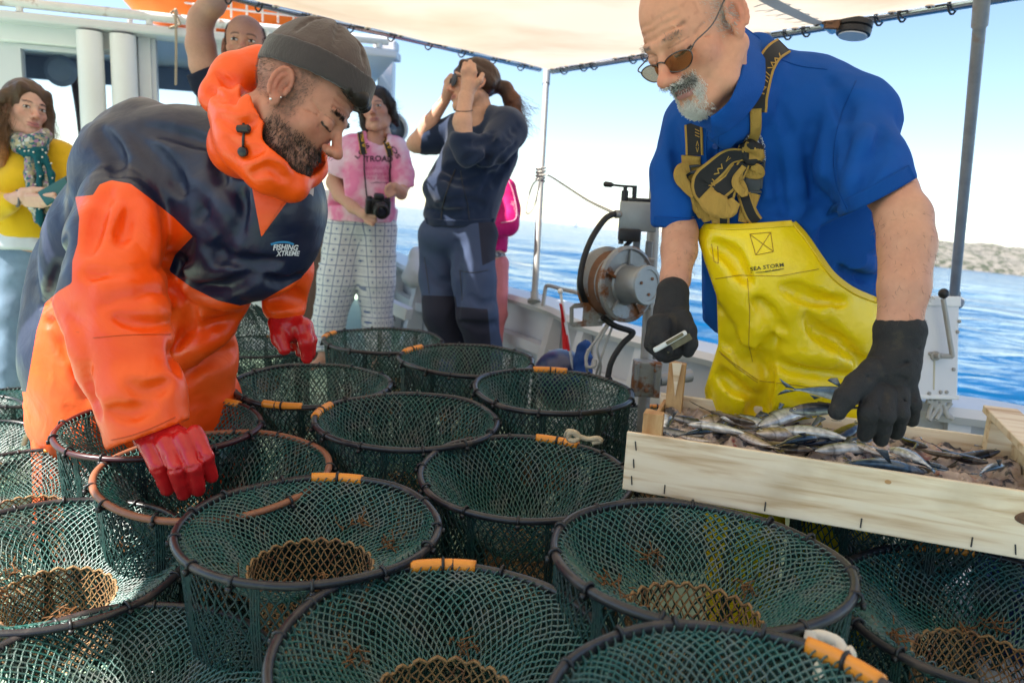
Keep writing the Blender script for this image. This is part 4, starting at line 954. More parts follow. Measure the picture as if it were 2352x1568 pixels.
# ---- jacket
M_oil = bpy.data.materials.new('oilskin'); M_oil.use_nodes = True; nt = M_oil.node_tree; L = nt.links.new; p = P_(M_oil)
at = nt.nodes.new('ShaderNodeAttribute'); at.attribute_name = 'navy'; gt = nt.nodes.new('ShaderNodeMath'); gt.operation = 'GREATER_THAN'; gt.inputs[1].default_value = 0.0; L(at.outputs['Fac'], gt.inputs[0])
tc = nt.nodes.new('ShaderNodeTexCoord'); nz = nt.nodes.new('ShaderNodeTexNoise'); nz.inputs['Scale'].default_value = 9; nz.inputs['Detail'].default_value = 6; L(tc.outputs['Object'], nz.inputs[0])
r1_ = nt.nodes.new('ShaderNodeValToRGB'); r1_.color_ramp.elements[0].color = (.88, .074, .0025, 1); r1_.color_ramp.elements[1].color = (.95, .108, .004, 1); r1_.color_ramp.elements[0].position = .35; r1_.color_ramp.elements[1].position = .65; L(nz.outputs[0], r1_.inputs[0])
r2_ = nt.nodes.new('ShaderNodeValToRGB'); r2_.color_ramp.elements[0].color = (.0105, .0150, .042, 1); r2_.color_ramp.elements[1].color = (.014, .020, .052, 1); r2_.color_ramp.elements[0].position = .4; r2_.color_ramp.elements[1].position = .7; L(nz.outputs[0], r2_.inputs[0])
mx = nt.nodes.new('ShaderNodeMixRGB'); L(gt.outputs[0], mx.inputs[0]); L(r1_.outputs[0], mx.inputs[1]); L(r2_.outputs[0], mx.inputs[2])
n3 = nt.nodes.new('ShaderNodeTexNoise'); n3.inputs['Scale'].default_value = 70; n3.inputs['Detail'].default_value = 3; L(tc.outputs['Object'], n3.inputs[0])
sp = nt.nodes.new('ShaderNodeMapRange'); sp.inputs[1].default_value = .70; sp.inputs[2].default_value = .76; sp.inputs[4].default_value = .30; L(n3.outputs[0], sp.inputs[0])
m2_ = nt.nodes.new('ShaderNodeMixRGB'); m2_.blend_type = 'MULTIPLY'; m2_.inputs[2].default_value = (.55, .45, .45, 1); L(sp.outputs[0], m2_.inputs[0]); L(mx.outputs[0], m2_.inputs[1]); L(m2_.outputs[0], p.inputs['Base Color'])
rg = nt.nodes.new('ShaderNodeMapRange'); rg.inputs[1].default_value = .35; rg.inputs[2].default_value = .7; rg.inputs[3].default_value = .30; rg.inputs[4].default_value = .50; L(nz.outputs[0], rg.inputs[0]); L(rg.outputs[0], p.inputs['Roughness'])
bp = nt.nodes.new('ShaderNodeBump'); bp.inputs['Strength'].default_value = .12; bp.inputs['Distance'].default_value = .03
n4 = nt.nodes.new('ShaderNodeTexNoise'); n4.inputs['Scale'].default_value = 13; n4.inputs['Detail'].default_value = 3; n4.inputs['Distortion'].default_value = 1.2; L(tc.outputs['Object'], n4.inputs[0]); L(n4.outputs[0], bp.inputs['Height']); L(bp.outputs[0], p.inputs['Normal'])
P_(M_oil).inputs['Specular IOR Level'].default_value = .5

F = pfield(0, 840, 90, 1120, 1.05, 2.45, .0058)
K = 45
F.el(420, 400, 1.74, 235, 150, 150, K, roll=0).el(560, 500, 1.70, 180, 190, 120, K, roll=-8).el(640, 460, 1.66, 98, 120, 100, K)
F.el(300, 420, 1.74, 120, 150, 110, K).el(235, 560, 1.85, 112, 210, 130, K, roll=14).el(420, 620, 1.80, 170, 200, 125, K, roll=20)
F.el(150, 640, 1.95, 70, 170, 90, K, roll=14).el(300, 820, 1.93, 242, 190, 150, K).el(310, 960, 1.96, 240, 130, 140, K)
F.c2((235, 330, 1.80, 48), (330, 280, 1.74, 50), 40)
# near sleeve
F.ch([(285, 470, 1.62, 92), (262, 560, 1.55, 98), (262, 680, 1.49, 104), (290, 800, 1.45, 96), (322, 910, 1.42, 90), (336, 985, 1.415, 88)], 22)
F.plane(C(250, 1032, 1.40), C(250, 1032, 1.40)-C(262, 990, 1.40), k=.004) if False else None
# far sleeve
F.ch([(640, 530, 1.83, 62), (655, 620, 1.85, 56), (652, 700, 1.86, 50)], 22)
# creases: elbow, armpit, waist, chest
for pts, r_ in () if True else (([(390, 600, 1.45, 10), (330, 640, 1.402, 8), (250, 650, 1.392, 5)], 0), ([(390, 690, 1.44, 9), (330, 690, 1.385, 7), (260, 715, 1.375, 4)], 0),
               ([(450, 540, 1.56, 10), (400, 610, 1.53, 16), (390, 760, 1.52, 20), (400, 900, 1.55, 18)], 0), ([(640, 560, 1.60, 8), (520, 590, 1.60, 12), (430, 560, 1.58, 9)], 0),
               ([(560, 480, 1.55, 8), (480, 560, 1.58, 10), (430, 600, 1.58, 6)], 0), ([(530, 330, 1.55, 7), (470, 430, 1.58, 10), (440, 500, 1.58, 7)], 0),
               ([(520, 720, 1.68, 9), (440, 790, 1.70, 12), (400, 860, 1.72, 8)], 0), ([(540, 800, 1.74, 6), (470, 850, 1.73, 10), (410, 900, 1.73, 8)], 0), ([(100, 760, 1.8, 8), (160, 880, 1.77, 12), (230, 960, 1.77, 8)], 0),
               ([(200, 360, 1.64, 7), (300, 330, 1.6, 9), (420, 330, 1.58, 6)], 0), ([(330, 480, 1.50, 5), (262, 520, 1.455, 5), (190, 500, 1.52, 5)], 0), ([(240, 850, 1.37, 4), (310, 830, 1.335, 5), (385, 850, 1.37, 4)], 0), ([(590, 640, 1.76, 6), (650, 655, 1.77, 7), (700, 640, 1.79, 5)], 0)):
    crease(F, pts, 40, .55)
for pts in ([(410, 590, 8), (350, 628, 14), (270, 640, 10), (205, 628, 5)], [(405, 660, 6), (340, 690, 13), (250, 700, 8)], [(385, 735, 5), (330, 740, 9), (270, 730, 4)], [(440, 552, 6), (408, 620, 16), (400, 720, 20), (402, 850, 14)],
            [(330, 455, 5), (300, 500, 10), (275, 560, 6)], [(250, 440, 4), (225, 500, 10), (210, 580, 6)], [(600, 620, 4), (520, 660, 12), (450, 665, 8)], [(640, 600, 4), (560, 600, 10), (480, 570, 7)], [(560, 440, 5), (540, 520, 12), (500, 600, 8)], [(500, 330, 5), (500, 420, 12), (460, 500, 8)],
            [(300, 300, 4), (360, 360, 12), (420, 440, 8)], [(230, 300, 4), (260, 350, 9), (270, 400, 5)], [(330, 290, 4), (420, 310, 10), (500, 340, 5)], [(150, 560, 4), (130, 640, 10), (100, 700, 5)], [(120, 740, 4), (170, 830, 14), (220, 930, 8)], [(200, 800, 4), (205, 880, 9), (230, 950, 5)],
            [(545, 730, 4), (470, 760, 12), (410, 800, 8)], [(540, 800, 4), (470, 830, 10), (412, 880, 6)], [(440, 700, 4), (430, 760, 9), (410, 800, 5)], [(300, 880, 3), (340, 900, 8), (385, 880, 4)], [(255, 940, 3), (300, 950, 6), (350, 930, 3)], [(615, 640, 4), (655, 650, 8), (700, 630, 4)], [(625, 690, 3), (660, 680, 6), (690, 690, 3)]):
    crease(F, pts, 30, .5)
for pts in ([(420, 640, 6), (500, 680, 12), (560, 690, 6)], [(385, 610, 6), (320, 655, 12), (240, 668, 6)], [(390, 700, 4), (330, 716, 10), (270, 714, 4)], [(300, 430, 8), (330, 500, 14), (345, 580, 8)], [(140, 700, 6), (190, 800, 12), (215, 890, 6)], [(470, 420, 6), (520, 470, 12), (550, 560, 6)], [(530, 760, 4), (460, 795, 9), (410, 830, 4)]):
    crease(F, pts, 34, .45, True)
F.warp(folds(.0060, 6, 41, (1, .75, 1))); F.warp(folds(.0010, 22, 47))
# opening of the near cuff and of the collar
F.d = np.maximum(F.d, -9)
sl, P = F.sub(F.lo, F.lo+F.n*F.h)
pu = P[..., 0]/P[..., 2]*FPX + CX; pv = -P[..., 1]/P[..., 2]*FPX + CY
cut = (pv - (1032 - (pu-250)*.375))*P[..., 2]/FPX                     # cuff line of the near sleeve
near_ = P[..., 2] < 1.60
F.d = np.where(near_ & (pu > 215), np.maximum(F.d, cut*.93), F.d).astype(np.float32)
cut2 = (pv - (742 - (pu-650)*.16))*P[..., 2]/FPX; F.d = np.where((pu > 588) & (pv > 690), np.maximum(F.d, cut2), F.d).astype(np.float32)
V, Q = F.mesh(2); u_ = V[:, 0]/V[:, 2]*FPX+CX; v_ = -V[:, 1]/V[:, 2]*FPX+CY; zz = V[:, 2]
# where the navy cloth lies: signed distance (metres on the cloth) to its seams
def poly_sd(u, v, poly):
    p = np.array(poly, float); d = np.full(len(u), 1e9); ins = np.zeros(len(u), bool)
    for i in range(len(p)):
        a, b = p[i], p[(i+1) % len(p)]; ab = b-a; t = np.clip(((u-a[0])*ab[0]+(v-a[1])*ab[1])/(ab@ab+1e-9), 0, 1); d = np.minimum(d, np.hypot(u-a[0]-t*ab[0], v-a[1]-t*ab[1]))
        c_ = ((a[1] > v) != (b[1] > v)) & (u < (b[0]-a[0])*(v-a[1])/(b[1]-a[1]+1e-9)+a[0]); ins ^= c_
    return np.where(ins, d, -d)
navy_poly = [(200, 150), (480, 150), (560, 330), (600, 545), (668, 452), (742, 385), (840, 340), (840, 560), (690, 640), (600, 692), (552, 702), (500, 690), (440, 660), (388, 622), (402, 585), (443, 543), (400, 500), (340, 452), (300, 422), (255, 414), (228, 424), (214, 448), (172, 452), (182, 500), (178, 560), (166, 600), (165, 650), (135, 668), (104, 696), (84, 760), (60, 900), (-40, 900), (-40, 150)]
sd = poly_sd(u_, v_, navy_poly)
back = (zz > 1.93) & (v_ < 700); sd = np.where((u_ > 575) & (v_ > 575) & (zz > 1.755), -10, sd); sd = np.where(back & (u_ < 560), 40, sd)
jacket = obj('jacket', c2b(V), Q[:, ::-1], M_oil, beanie_man, att={'navy': sd/400})
M_seam = mat('oilskin_seam', (.62, .07, .006), .6)
bvj = bvh_of([jacket])
def thread(name, bv, path, r, m_, par, n=8, off=.0005):
    pts = [h_[0] for q in spline([(a, b, 0) for a, b in path], n) for h_ in [drop(bv, q[0], q[1], off)] if h_ is not None]
    s = MB(); s.tube(pts, r, 5); return s.build(name, m_, par, smooth=True)
thread('cuff_seam', bvj, [(256, 1010), (300, 1000), (350, 982), (402, 958)], .0012, M_seam, jacket)
thread('sleeve_seam', bvj, [(215, 776), (280, 770), (340, 768), (392, 768)], .0010, M_seam, jacket)
# ---- hood and collar: a stand-up orange collar with depth, wrapped round the neck
M_orange_in = mat('oilskin_orange', (.94, .096, .003), .38, var=.06, vscale=9, bump=.22, bscale=13, bdist=.03)
F = pfield(420, 800, 80, 600, 1.2, 1.95, .005)
F.ch([(548, 262, 1.50, 66), (566, 316, 1.475, 64), (610, 375, 1.455, 56)], 26).ch([(555, 335, 1.56, 74), (600, 292, 1.50, 86), (655, 252, 1.50, 97)], 26)
F.ch([(505, 222, 1.55, 44), (545, 180, 1.57, 52), (600, 160, 1.60, 48), (660, 190, 1.66, 50)], 26)
F.ch([(560, 345, 1.47, 48), (620, 395, 1.47, 46), (668, 420, 1.50, 38), (712, 385, 1.57, 34), (715, 330, 1.62, 40)], 24)
F.c2((566, 300, 1.53, 40), (735, 195, 1.48, 178), 10, '-'); F.el(680, 335, 1.50, 74, 72, 110, 10, '-'); F.el(640, 250, 1.50, 70, 66, 90, 10, '-')
for pts in ([(478, 205, 4), (520, 225, 10), (570, 200, 5)], [(500, 170, 4), (530, 200, 8), (540, 240, 5)], [(505, 270, 4), (550, 290, 9), (585, 275, 4)], [(520, 320, 4), (560, 350, 9), (600, 345, 5)], [(580, 400, 4), (620, 385, 8), (650, 410, 4)]): crease(F, pts, 18, .5)
F.warp(folds(.0035, 10, 52))
V, Q = tob(F); hood = obj('hood', V, Q, M_orange_in, beanie_man)
# open orange placket below the collar
def patch(name, bv, outline, m_, par, off=.003, step=7, zfix=None):
    p = np.array(outline, float); us = np.arange(p[:, 0].min(), p[:, 0].max()+step, step); vs_ = np.arange(p[:, 1].min(), p[:, 1].max()+step, step)
    U, Vv = np.meshgrid(us, vs_, indexing='ij'); sdp = poly_sd(U.ravel(), Vv.ravel(), outline).reshape(U.shape); idx = -np.ones(U.shape, int); pts = []; F = []
    bnd = np.concatenate([np.linspace(p[i], p[(i+1) % len(p)], max(2, int(np.linalg.norm(p[(i+1) % len(p)]-p[i])/3)), endpoint=False) for i in range(len(p))])
    for i in range(U.shape[0]):
        for j in range(U.shape[1]):
            if sdp[i, j] > -step*.95:
                q = np.array([U[i, j], Vv[i, j]])
                if sdp[i, j] < 0: q = bnd[np.argmin(((bnd-q)**2).sum(1))]
                h_ = drop(bv, q[0], q[1], off)
                if h_ is not None: idx[i, j] = len(pts); pts.append(h_[0])
    for i in range(U.shape[0]-1):
        for j in range(U.shape[1]-1):
            f = [idx[i, j], idx[i+1, j], idx[i+1, j+1], idx[i, j+1]]
            if min(f) >= 0 and np.ptp([pts[k] for k in f], axis=0).max() < .05: F.append(f)
    return obj(name, pts, F, m_, par)
placket = patch('placket', bvj, [(574, 352), (600, 330), (660, 400), (700, 352), (738, 358), (742, 378), (680, 430), (640, 480), (602, 543), (586, 460)], M_orange_in, beanie_man, .004)
tab = patch('snap_tab', bvj, [(690, 428), (706, 412), (716, 420), (714, 452), (697, 440)], mat('grey_tab', (.50, .44, .44), .5), beanie_man, .007, step=4)
h_ = drop(bvj, 706, 428, .010); s = MB(); s.lathe(h_[0], h_[1], [(-.004, .0075), (0, .0075), (.0015, .006), (.0015, .003), (.003, .0028)], 16); autosmooth(s.build('snap', M_steel, tab))
M_wht = mat('white_print', (.75, .76, .78), .6); M_blu = mat('blue_print', (.03, .25, .50), .6)
lettering('FISHING', bvj, [(627, 574), (655, 573), (684, 575)], 12.5, M_wht, beanie_man, shear=.25, bold=.03)
lettering('XTREME', bvj, [(634, 586), (660, 585), (686, 586)], 12, M_wht, beanie_man, shear=.25, bold=.03) if False else lettering('XTREME', bvj, [(634, 587), (660, 586), (688, 587)], 11, M_wht, beanie_man, shear=.25, bold=.03)
ribbon('emblem', bvj, [(622, 561), (640, 556), (660, 556), (674, 561)], .0045, M_blu, beanie_man, off=.0016, thick=.0005)
# toggle and drawcord on the collar
bvh_ = bvh_of([hood, jacket]); M_tog = M_black
s = MB(); pts = [drop(bvh_, u, v, .004) for u, v in ((560, 282), (563, 300), (562, 322), (561, 345))]; s.tube([q[0] for q in pts if q], .0026, 6); cord = s.build('drawcord', M_tog, beanie_man, smooth=True)
h_ = drop(bvh_, 562, 308, .010); s = MB(); e = W(562, 308, 1.4)-W(561, 308, 1.4); e /= np.linalg.norm(e); s.lathe(h_[0]-e*.012, e, [(0, .004), (.002, .007), (.022, .008), (.026, .004)], 12); autosmooth(s.build('toggle', M_tog, cord))
h_ = drop(bvh_, 563, 348, .010); s = MB(); s.lathe(h_[0], h_[1], [(-.006, .009), (.002, .009), (.004, .006)], 14); autosmooth(s.build('cord_end', M_tog, cord))

# ---- oilskin trousers below the jacket
F = pfield(40, 600, 860, 1480, 1.6, 2.5, .010)
F.ch([(210, 930, 1.98, 130), (200, 1100, 2.05, 100), (175, 1300, 2.1, 84), (170, 1440, 2.12, 76)], 30).ch([(420, 930, 2.0, 130), (450, 1100, 2.06, 100), (440, 1300, 2.1, 84), (440, 1440, 2.12, 76)], 30)
F.warp(folds(.008, 9, 61)); V, Q = tob(F); obj('trousers', V, Q, M_orange_in, beanie_man)

# ---- beanie
na_ = np.array([0, -.30, .954]); aa_ = np.array([0, .954, .30]); Rm = np.stack([np.array([1., 0, 0]), aa_, na_], 1)
mid = np.array([0, -.003, .040])
F = Field([-.12, -.16, -.06], [.12, .15, .2], .003)
F.ell(mid + na_*.012 - aa_*.004, (.0850, .1040, .110), Rm, k=.01)
for k in range(4):                              # seams of the crown
    w = k*math.pi/4+.4; pts = [(mid + na_*(.012+.108*math.sin(t)) - aa_*.004 + (np.array([1., 0, 0])*.085*math.cos(w) + aa_*.107*math.sin(w))*math.cos(t), .0016) for t in np.linspace(.5, math.pi-.5, 12)]; F.chain(pts, k=.010, op='-')
F.plane(mid + na_*.004, -na_); F.warp(folds(.0022, 22, 71))
V, Q = F.mesh(1); M_bean = cloth('brown_knit', (.092, .066, .060), .9, bump=.9, bscale=260, stretch=(1, 1, .35), sheen=.3)
crown = obj('beanie', hb.b(V), Q, M_bean, beanie_man)
F = Field([-.12, -.16, -.06], [.12, .15, .2], .003)
F.ell(mid + na_*.010, (.0905, .1100, .150), Rm, k=.01); F.ell(mid + na_*.010, (.0835, .1025, .150), Rm, k=.002, op='-'); F.plane(mid, -na_, k=.006); F.plane(mid + na_*.048, na_, k=.007)
F.warp(folds(.0012, 30, 72)); V, Q = F.mesh(1); obj('brim', hb.b(V), Q, cloth('dark_knit', (.050, .041, .043), .92, bump=.9, bscale=260, stretch=(1, 1, .35), sheen=.3), crown)
# ---- hair under the hat, beard and brows
F = Field([-.09, .02, .03], [.09, .14, .12], .0026); F.chain([((-.05, .066, .064), .010), ((-.02, .086, .072), .012), ((.02, .089, .073), .013), ((.05, .072, .069), .010)], k=.012); F.warp(folds(.002, 60, 73, (1, 1, .3)))
hb.hair(F, 'hair', beanie_man, M_hair, (.020, .015, .013))
x, y, z = hb.V.T; ax = np.abs(x)
i, P0 = hb.pick((sm(-z, .040, .066)*sm(y, -.008, .015) + 1.3*np.exp(-((z+.0545)/.006)**2)*(ax < .030)*(y > .066))*(ax < .074)*(z > -.118)*(1-.9*np.exp(-((ax/.020)**2+((z+.072)/.009)**2))*(y > .07)), 3600, 5)
d = hb.N[i]*.5 + np.array([0, .15, -.9]); strands(hb.b(P0), hb.d(d),   .0085, .00032, M_strand_d, 'beard', beanie_man, .3)
i, P0 = hb.pick(np.exp(-((z-.0215)/.0030)**2)*sm(ax, .012, .016)*(1-sm(ax, .042, .050))*(y > .05), 260, 6)
strands(hb.b(P0), hb.d(hb.N[i]*.3 + np.stack([np.sign(P0[:, 0])*.9, 0*P0[:, 0]-.1, 0*P0[:, 0]+.2], 1)), .0075, .00038, M_strand_d, 'eyebrow', beanie_man, .2)
i, P0 = hb.pick((sm(z, -.045, -.02)*(1-sm(y, -.03, .03)) + sm(y, -.02, .0)*(1-sm(y, .02, .04))*sm(ax, .05, .06)*(z > -.05))*(ax < .0765)*(z < .085)*(y > -.12), 5000, 7)
strands(hb.b(P0), hb.d(hb.N[i]*.6 + np.array([0, -.2, -.7])), .0042, .00020, mat('buzz_hair', (.09, .075, .065), .6), 'short_hair', beanie_man, .3)
i, P0 = hb.pick(((z > .058) & (z < .085) & (y > .05)).astype(float), 900, 8)
strands(hb.b(P0+np.array([0, .008, 0])), hb.d(np.array([0, .9, .25]) + 0*P0), .016, .0005, M_strand_d, 'fringe', beanie_man, .3)
for (pp, r_) in (((.083, -.011, -.036), .0028), ((.079, -.0005, -.022), .0018)):
    s = MB(); s.sphere(hb.b(pp), r_, 10); s.build('earring', mat('silver', (.8, .8, .8), .15, metal=1), beanie_man, smooth=True)

# ---- gloves
M_redg = mat('red_rubber', (.52, .012, .014), .27, var=.12, vscale=20, bump=.25, bscale=60, bdist=.004, col2=(.32, .008, .012), ramp=(.55, .8))
F = pfield(270, 530, 920, 1180, 1.28, 1.56, .0026)
F.ch([(345, 930, 1.43, 44), (352, 985, 1.415, 46), (385, 1020, 1.40, 44)], 16).el(385, 1004, 1.40, 66, 32, 30, 14, roll=8)
F.ch([(338, 1012, 1.385, 24), (364, 1070, 1.362, 19), (384, 1122, 1.385, 16)], 6)
F.ch([(382, 1020, 1.372, 23), (404, 1076, 1.348, 18.5), (421, 1132, 1.38, 16)], 5)
F.ch([(420, 1010, 1.375, 22), (444, 1070, 1.356, 18), (456, 1124, 1.385, 15.5)], 5)
F.ch([(448, 996, 1.388, 20), (474, 1048, 1.375, 16.5), (486, 1094, 1.40, 14)], 5)
F.ch([(350, 1030, 1.44, 24), (400, 1080, 1.46, 20), (430, 1120, 1.46, 16)], 9)
for a, b in (((372, 1038, 1.345), (386, 1100, 1.34)), ((408, 1034, 1.335), (424, 1098, 1.335)), ((440, 1024, 1.34), (456, 1085, 1.34))): F.c2((*a, 5), (*b, 4), 5, '-')
for q in ((372, 1078, 1.348), (408, 1078, 1.338), (445, 1072, 1.343), (470, 1050, 1.36)): F.c2((q[0]-16, q[1]+4, q[2], 2.2), (q[0]+16, q[1]-2, q[2], 2.2), 8, '-')
F.warp(folds(.0014, 45, 81)); V, Q = tob(F, 1); obj('glove', V, Q, M_redg, beanie_man)
F = pfield(580, 760, 680, 860, 1.65, 2.05, .003)
F.ch([(658, 728, 1.86, 30), (664, 744, 1.86, 32), (678, 756, 1.86, 32)], 14)
F.ch([(640, 742, 1.845, 24), (643, 775, 1.83, 19), (653, 802, 1.82, 14)], 10).ch([(694, 752, 1.84, 22), (703, 785, 1.83, 17), (705, 822, 1.84, 13)], 9)
F.ch([(698, 750, 1.875, 21), (711, 782, 1.88, 16), (711, 812, 1.88, 13)], 7).ch([(680, 750, 1.89, 21), (690, 782, 1.90, 16), (692, 808, 1.90, 13)], 7).ch([(668, 748, 1.90, 19), (672, 776, 1.91, 14), (674, 796, 1.91, 11)], 7)
F.warp(folds(.0014, 45, 82)); V, Q = tob(F, 1); obj('glove', V, Q, M_redg, beanie_man)
# ================================================================ the older fisherman in the blue polo shirt and yellow bib
def gmask(V):
    x, y, z = V.T; ax = np.abs(x)
    return np.clip(np.exp(-((ax/.0185)**2+((z+.104)/.019)**2)**2)*(y > .03) + np.exp(-((z+.0545)/.0070)**2)*(ax < .029)*(y > .066) + np.exp(-(((ax-.0265)/.0050)**2+((z+.078)/.020)**2))*(y > .05), 0, 1)*(1-.95*np.exp(-((ax/.021)**2+((z+.072)/.011)**2)**2)*(y > .07))
def stub_old(V, c):
    x, y, z = V.T; ax = np.abs(x); n = vnoise(V, 300, 31)
    g = gmask(V)
    m_ = (g*(.75+.3*n))[:, None]; c = c*(1-m_) + np.array([.52, .47, .44])*m_
    sd_ = sm(ax, .05, .066)*(1-sm(y, -.005, .045))*sm(z, -.03, .01)*(1-sm(z, .075, .115)); sd_ = np.maximum(sd_, sm(-y, .055, .09)*sm(z, -.05, 0)*(1-sm(z, .085, .115)))*(1-.95*np.exp(-(((ax-.085)/.013)**2+((z)/.036)**2)**2))
    c = c*(1-.35*sd_[:, None]) + np.array([.40, .34, .31])*.35*sd_[:, None]
    mole = np.exp(-((np.hypot(y-.064, z-.030)/.0042)**2))*(x < 0); c *= (1-.6*mole)[:, None]; return c
ZO = 1.32
ho = Head(1596, 73, ZO, -61, 38, 0, 1.01, skin=(.60, .285, .185), nose=1.35, noseup=-.002, open_eyes=False, stub=stub_old, age=1.0, brow=(.12, .09, .08), browk=.35, lips=(.40, .17, .15), jaw=1.06, blemish=.3, beard=.001, neck=.035, necklen=.125, necky=.006)
ZH = 1.27
F = pfield(1470, 2200, 120, 1480, 1.05, 1.95, .0075)
F.ch([(1640, 160, 1.40, 34), (1655, 240, 1.42, 36), (1740, 380, 1.64, 80), (1790, 560, 1.66, 110), (1790, 860, 1.68, 100)], 30)
F.ch([(1760, 330, 1.58, 70), (1950, 320, 1.47, 55), (2045, 440, 1.36, 55)], 30)
F.ch([(1980, 370, 1.42, 50), (2050, 440, 1.35, 52), (2076, 500, 1.31, 60), (2083, 560, 1.29, 61.5), (2076, 660, 1.27, 55), (2066, 745, 1.265, 47), (2066, 800, 1.265, 44)], 14)
F.ch([(1620, 330, 1.60, 55), (1560, 470, 1.56, 32), (1562, 535, 1.53, 39), (1560, 575, 1.51, 40), (1551, 640, 1.47, 33), (1543, 700, 1.45, 28)], 14)
F.ch([(1720, 880, 1.70, 70), (1720, 1100, 1.72, 60), (1700, 1400, 1.75, 50)], 30).ch([(1890, 880, 1.70, 70), (1900, 1100, 1.72, 60), (1900, 1400, 1.75, 50)], 30)
Vb, Qb = tob(F, 3)
cb = np.array((.53, .265, .175))*(1 + .10*vnoise(Vb, 60, 33)[:, None]*np.array([.6, 1, 1])+.08*vnoise(Vb, 14, 34)[:, None]*np.array([.3, 1, 1.1]))
old_man = person('person', [ho.part(), (Vb, Qb, cb)], 'bald older man with white goatee in blue polo shirt and yellow bib trousers sorting fish')
i = np.random.default_rng(3).choice(len(Vb), 9000); up_ = pix(Vb[i]); ok = ((up_[0] > 1960) & (up_[1] > 440) | (up_[0] < 1625)) & (up_[1] > 480) & (up_[1] < 745); i = i[ok]; nb_s = vnormals(Vb, Qb)[i]
strands(Vb[i], nb_s*.35 + np.array([.2, -.1, -.9]), .010, .00018, mat('arm_hair', (.16, .10, .07), .6), 'arm_hair', old_man, .5)

M_blue = cloth('blue_pique', (.0015, .066, .31), .85, var=.10, vscale=9, bump=.5, bscale=700, bdist=.0012)
F = pfield(1460, 2180, 60, 760, 1.1, 2.0, .0062); K = 40
F.ch([(1650, 330, 1.58, 130), (1760, 300, 1.55, 140), (1880, 310, 1.52, 130)], K).ch([(1690, 480, 1.62, 155), (1850, 500, 1.60, 165)], K)
F.el(1800, 620, 1.68, 225, 190, 130, K).c2((1720, 200, 1.50, 90), (1850, 230, 1.52, 90), K)
F.ch([(1860, 230, 1.52, 85), (1960, 280, 1.47, 100)], K)
F.ch([(1932, 295, 1.46, 104), (1985, 395, 1.39, 92), (2006, 440, 1.36, 89)], 26)
F.ch([(1735, 120, 1.48, 40), (1742, 180, 1.45, 52), (1715, 245, 1.43, 50), (1668, 295, 1.42, 42)], 26)
F.ch([(1610, 300, 1.60, 92), (1566, 400, 1.58, 68), (1556, 500, 1.55, 57)], 22)
base_d = F.d.copy()
for pts in ([(1905, 300, 1.40, 8), (1900, 400, 1.41, 12), (1925, 520, 1.43, 10)], [(1900, 420, 1.40, 7), (1830, 470, 1.43, 10), (1740, 480, 1.46, 7)], [(1930, 560, 1.44, 8), (1860, 590, 1.45, 9), (1800, 580, 1.46, 6)],
            [(2010, 640, 1.5, 8), (1930, 600, 1.46, 9), (1890, 540, 1.45, 6)], [(1605, 390, 1.46, 6), (1612, 480, 1.47, 9), (1600, 540, 1.5, 8)], [(1545, 300, 1.52, 5), (1560, 380, 1.50, 7), (1590, 430, 1.49, 5)],
            [(1690, 330, 1.44, 4), (1720, 400, 1.45, 6), (1740, 460, 1.46, 4)], [(1960, 220, 1.38, 5), (1935, 290, 1.36, 7), (1950, 380, 1.31, 6)], [(2040, 330, 1.32, 4), (2000, 380, 1.29, 6), (1970, 440, 1.29, 5)], [(1790, 250, 1.41, 3), (1830, 350, 1.41, 5), (1840, 440, 1.43, 4)]):
    crease(F, pts, 26, .5)
for pts in ([(1640, 330, 4), (1650, 420, 9), (1670, 500, 5)], [(1770, 300, 4), (1790, 400, 9), (1800, 490, 5)], [(1870, 270, 4), (1850, 350, 9), (1860, 450, 5)], [(1880, 500, 5), (1940, 560, 12), (2000, 590, 6)], [(1870, 540, 4), (1930, 610, 11), (1990, 640, 5)], [(1905, 440, 6), (1850, 520, 12), (1800, 560, 5)],
            [(2030, 300, 4), (2000, 350, 9), (1960, 390, 5)], [(1550, 340, 3), (1570, 400, 8), (1595, 440, 4)], [(1900, 180, 4), (1930, 220, 8), (1940, 270, 4)]): crease(F, pts, 24, .5)
for pts in ([(1900, 520, 5), (1950, 585, 11), (2005, 615, 5)], [(1820, 330, 5), (1825, 410, 10), (1830, 480, 5)], [(1990, 300, 4), (1970, 370, 9), (1950, 430, 4)]): crease(F, pts, 26, .45, True)
F.warp(folds(.0040, 8, 91, (1.2, .7, 1))); F.warp(folds(.0014, 30, 92))
sl, P = F.sub(F.lo, F.lo+F.n*F.h); pu = P[..., 0]/P[..., 2]*FPX + CX; pv = -P[..., 1]/P[..., 2]*FPX + CY
def hemcut(F, cond, d): F.d = np.where(cond, np.maximum(F.d, d), F.d).astype(np.float32)
hemcut(F, (pu > 1880) & (P[..., 2] < 1.52) & (pv > 380), (pv - (505 - (pu-1915)*.500))*P[..., 2]/FPX*.9)
hemcut(F, (pu < 1612) & (pv > 440), (pv - (522 + (pu-1508)*.05))*P[..., 2]/FPX)
F.c2((1640, 150, 1.44, 62), (1690, 260, 1.46, 66), 10, '-'); F.el(1650, 225, 1.40, 52, 62, 60, 10, '-')
V, Q = tob(F, 2); polo = obj('polo_shirt', V, Q, M_blue, old_man)
bvp = bvh_of([polo]); keep_d = F.d; F.d = base_d; Vs, Qs = tob(F, 4); F.d = keep_d; bvs = BVHTree.FromPolygons([Vector(q) for q in Vs.tolist()], Qs.tolist())
def cuffband(pa, m_, par, w, off=.0015, name='sleeve_band'): return ribbon(name, bvp, pa, w, m_, par, off, .003)
M_rib = cloth('blue_rib', (.0012, .055, .26), .9, bump=.9, bscale=420, stretch=(1, 1, .1))
cuffband([(1912, 488), (1975, 460), (2040, 426), (2092, 396)], M_rib, polo, .026)
cuffband([(1506, 508), (1540, 511), (1575, 512), (1602, 510)], M_rib, polo, .020)
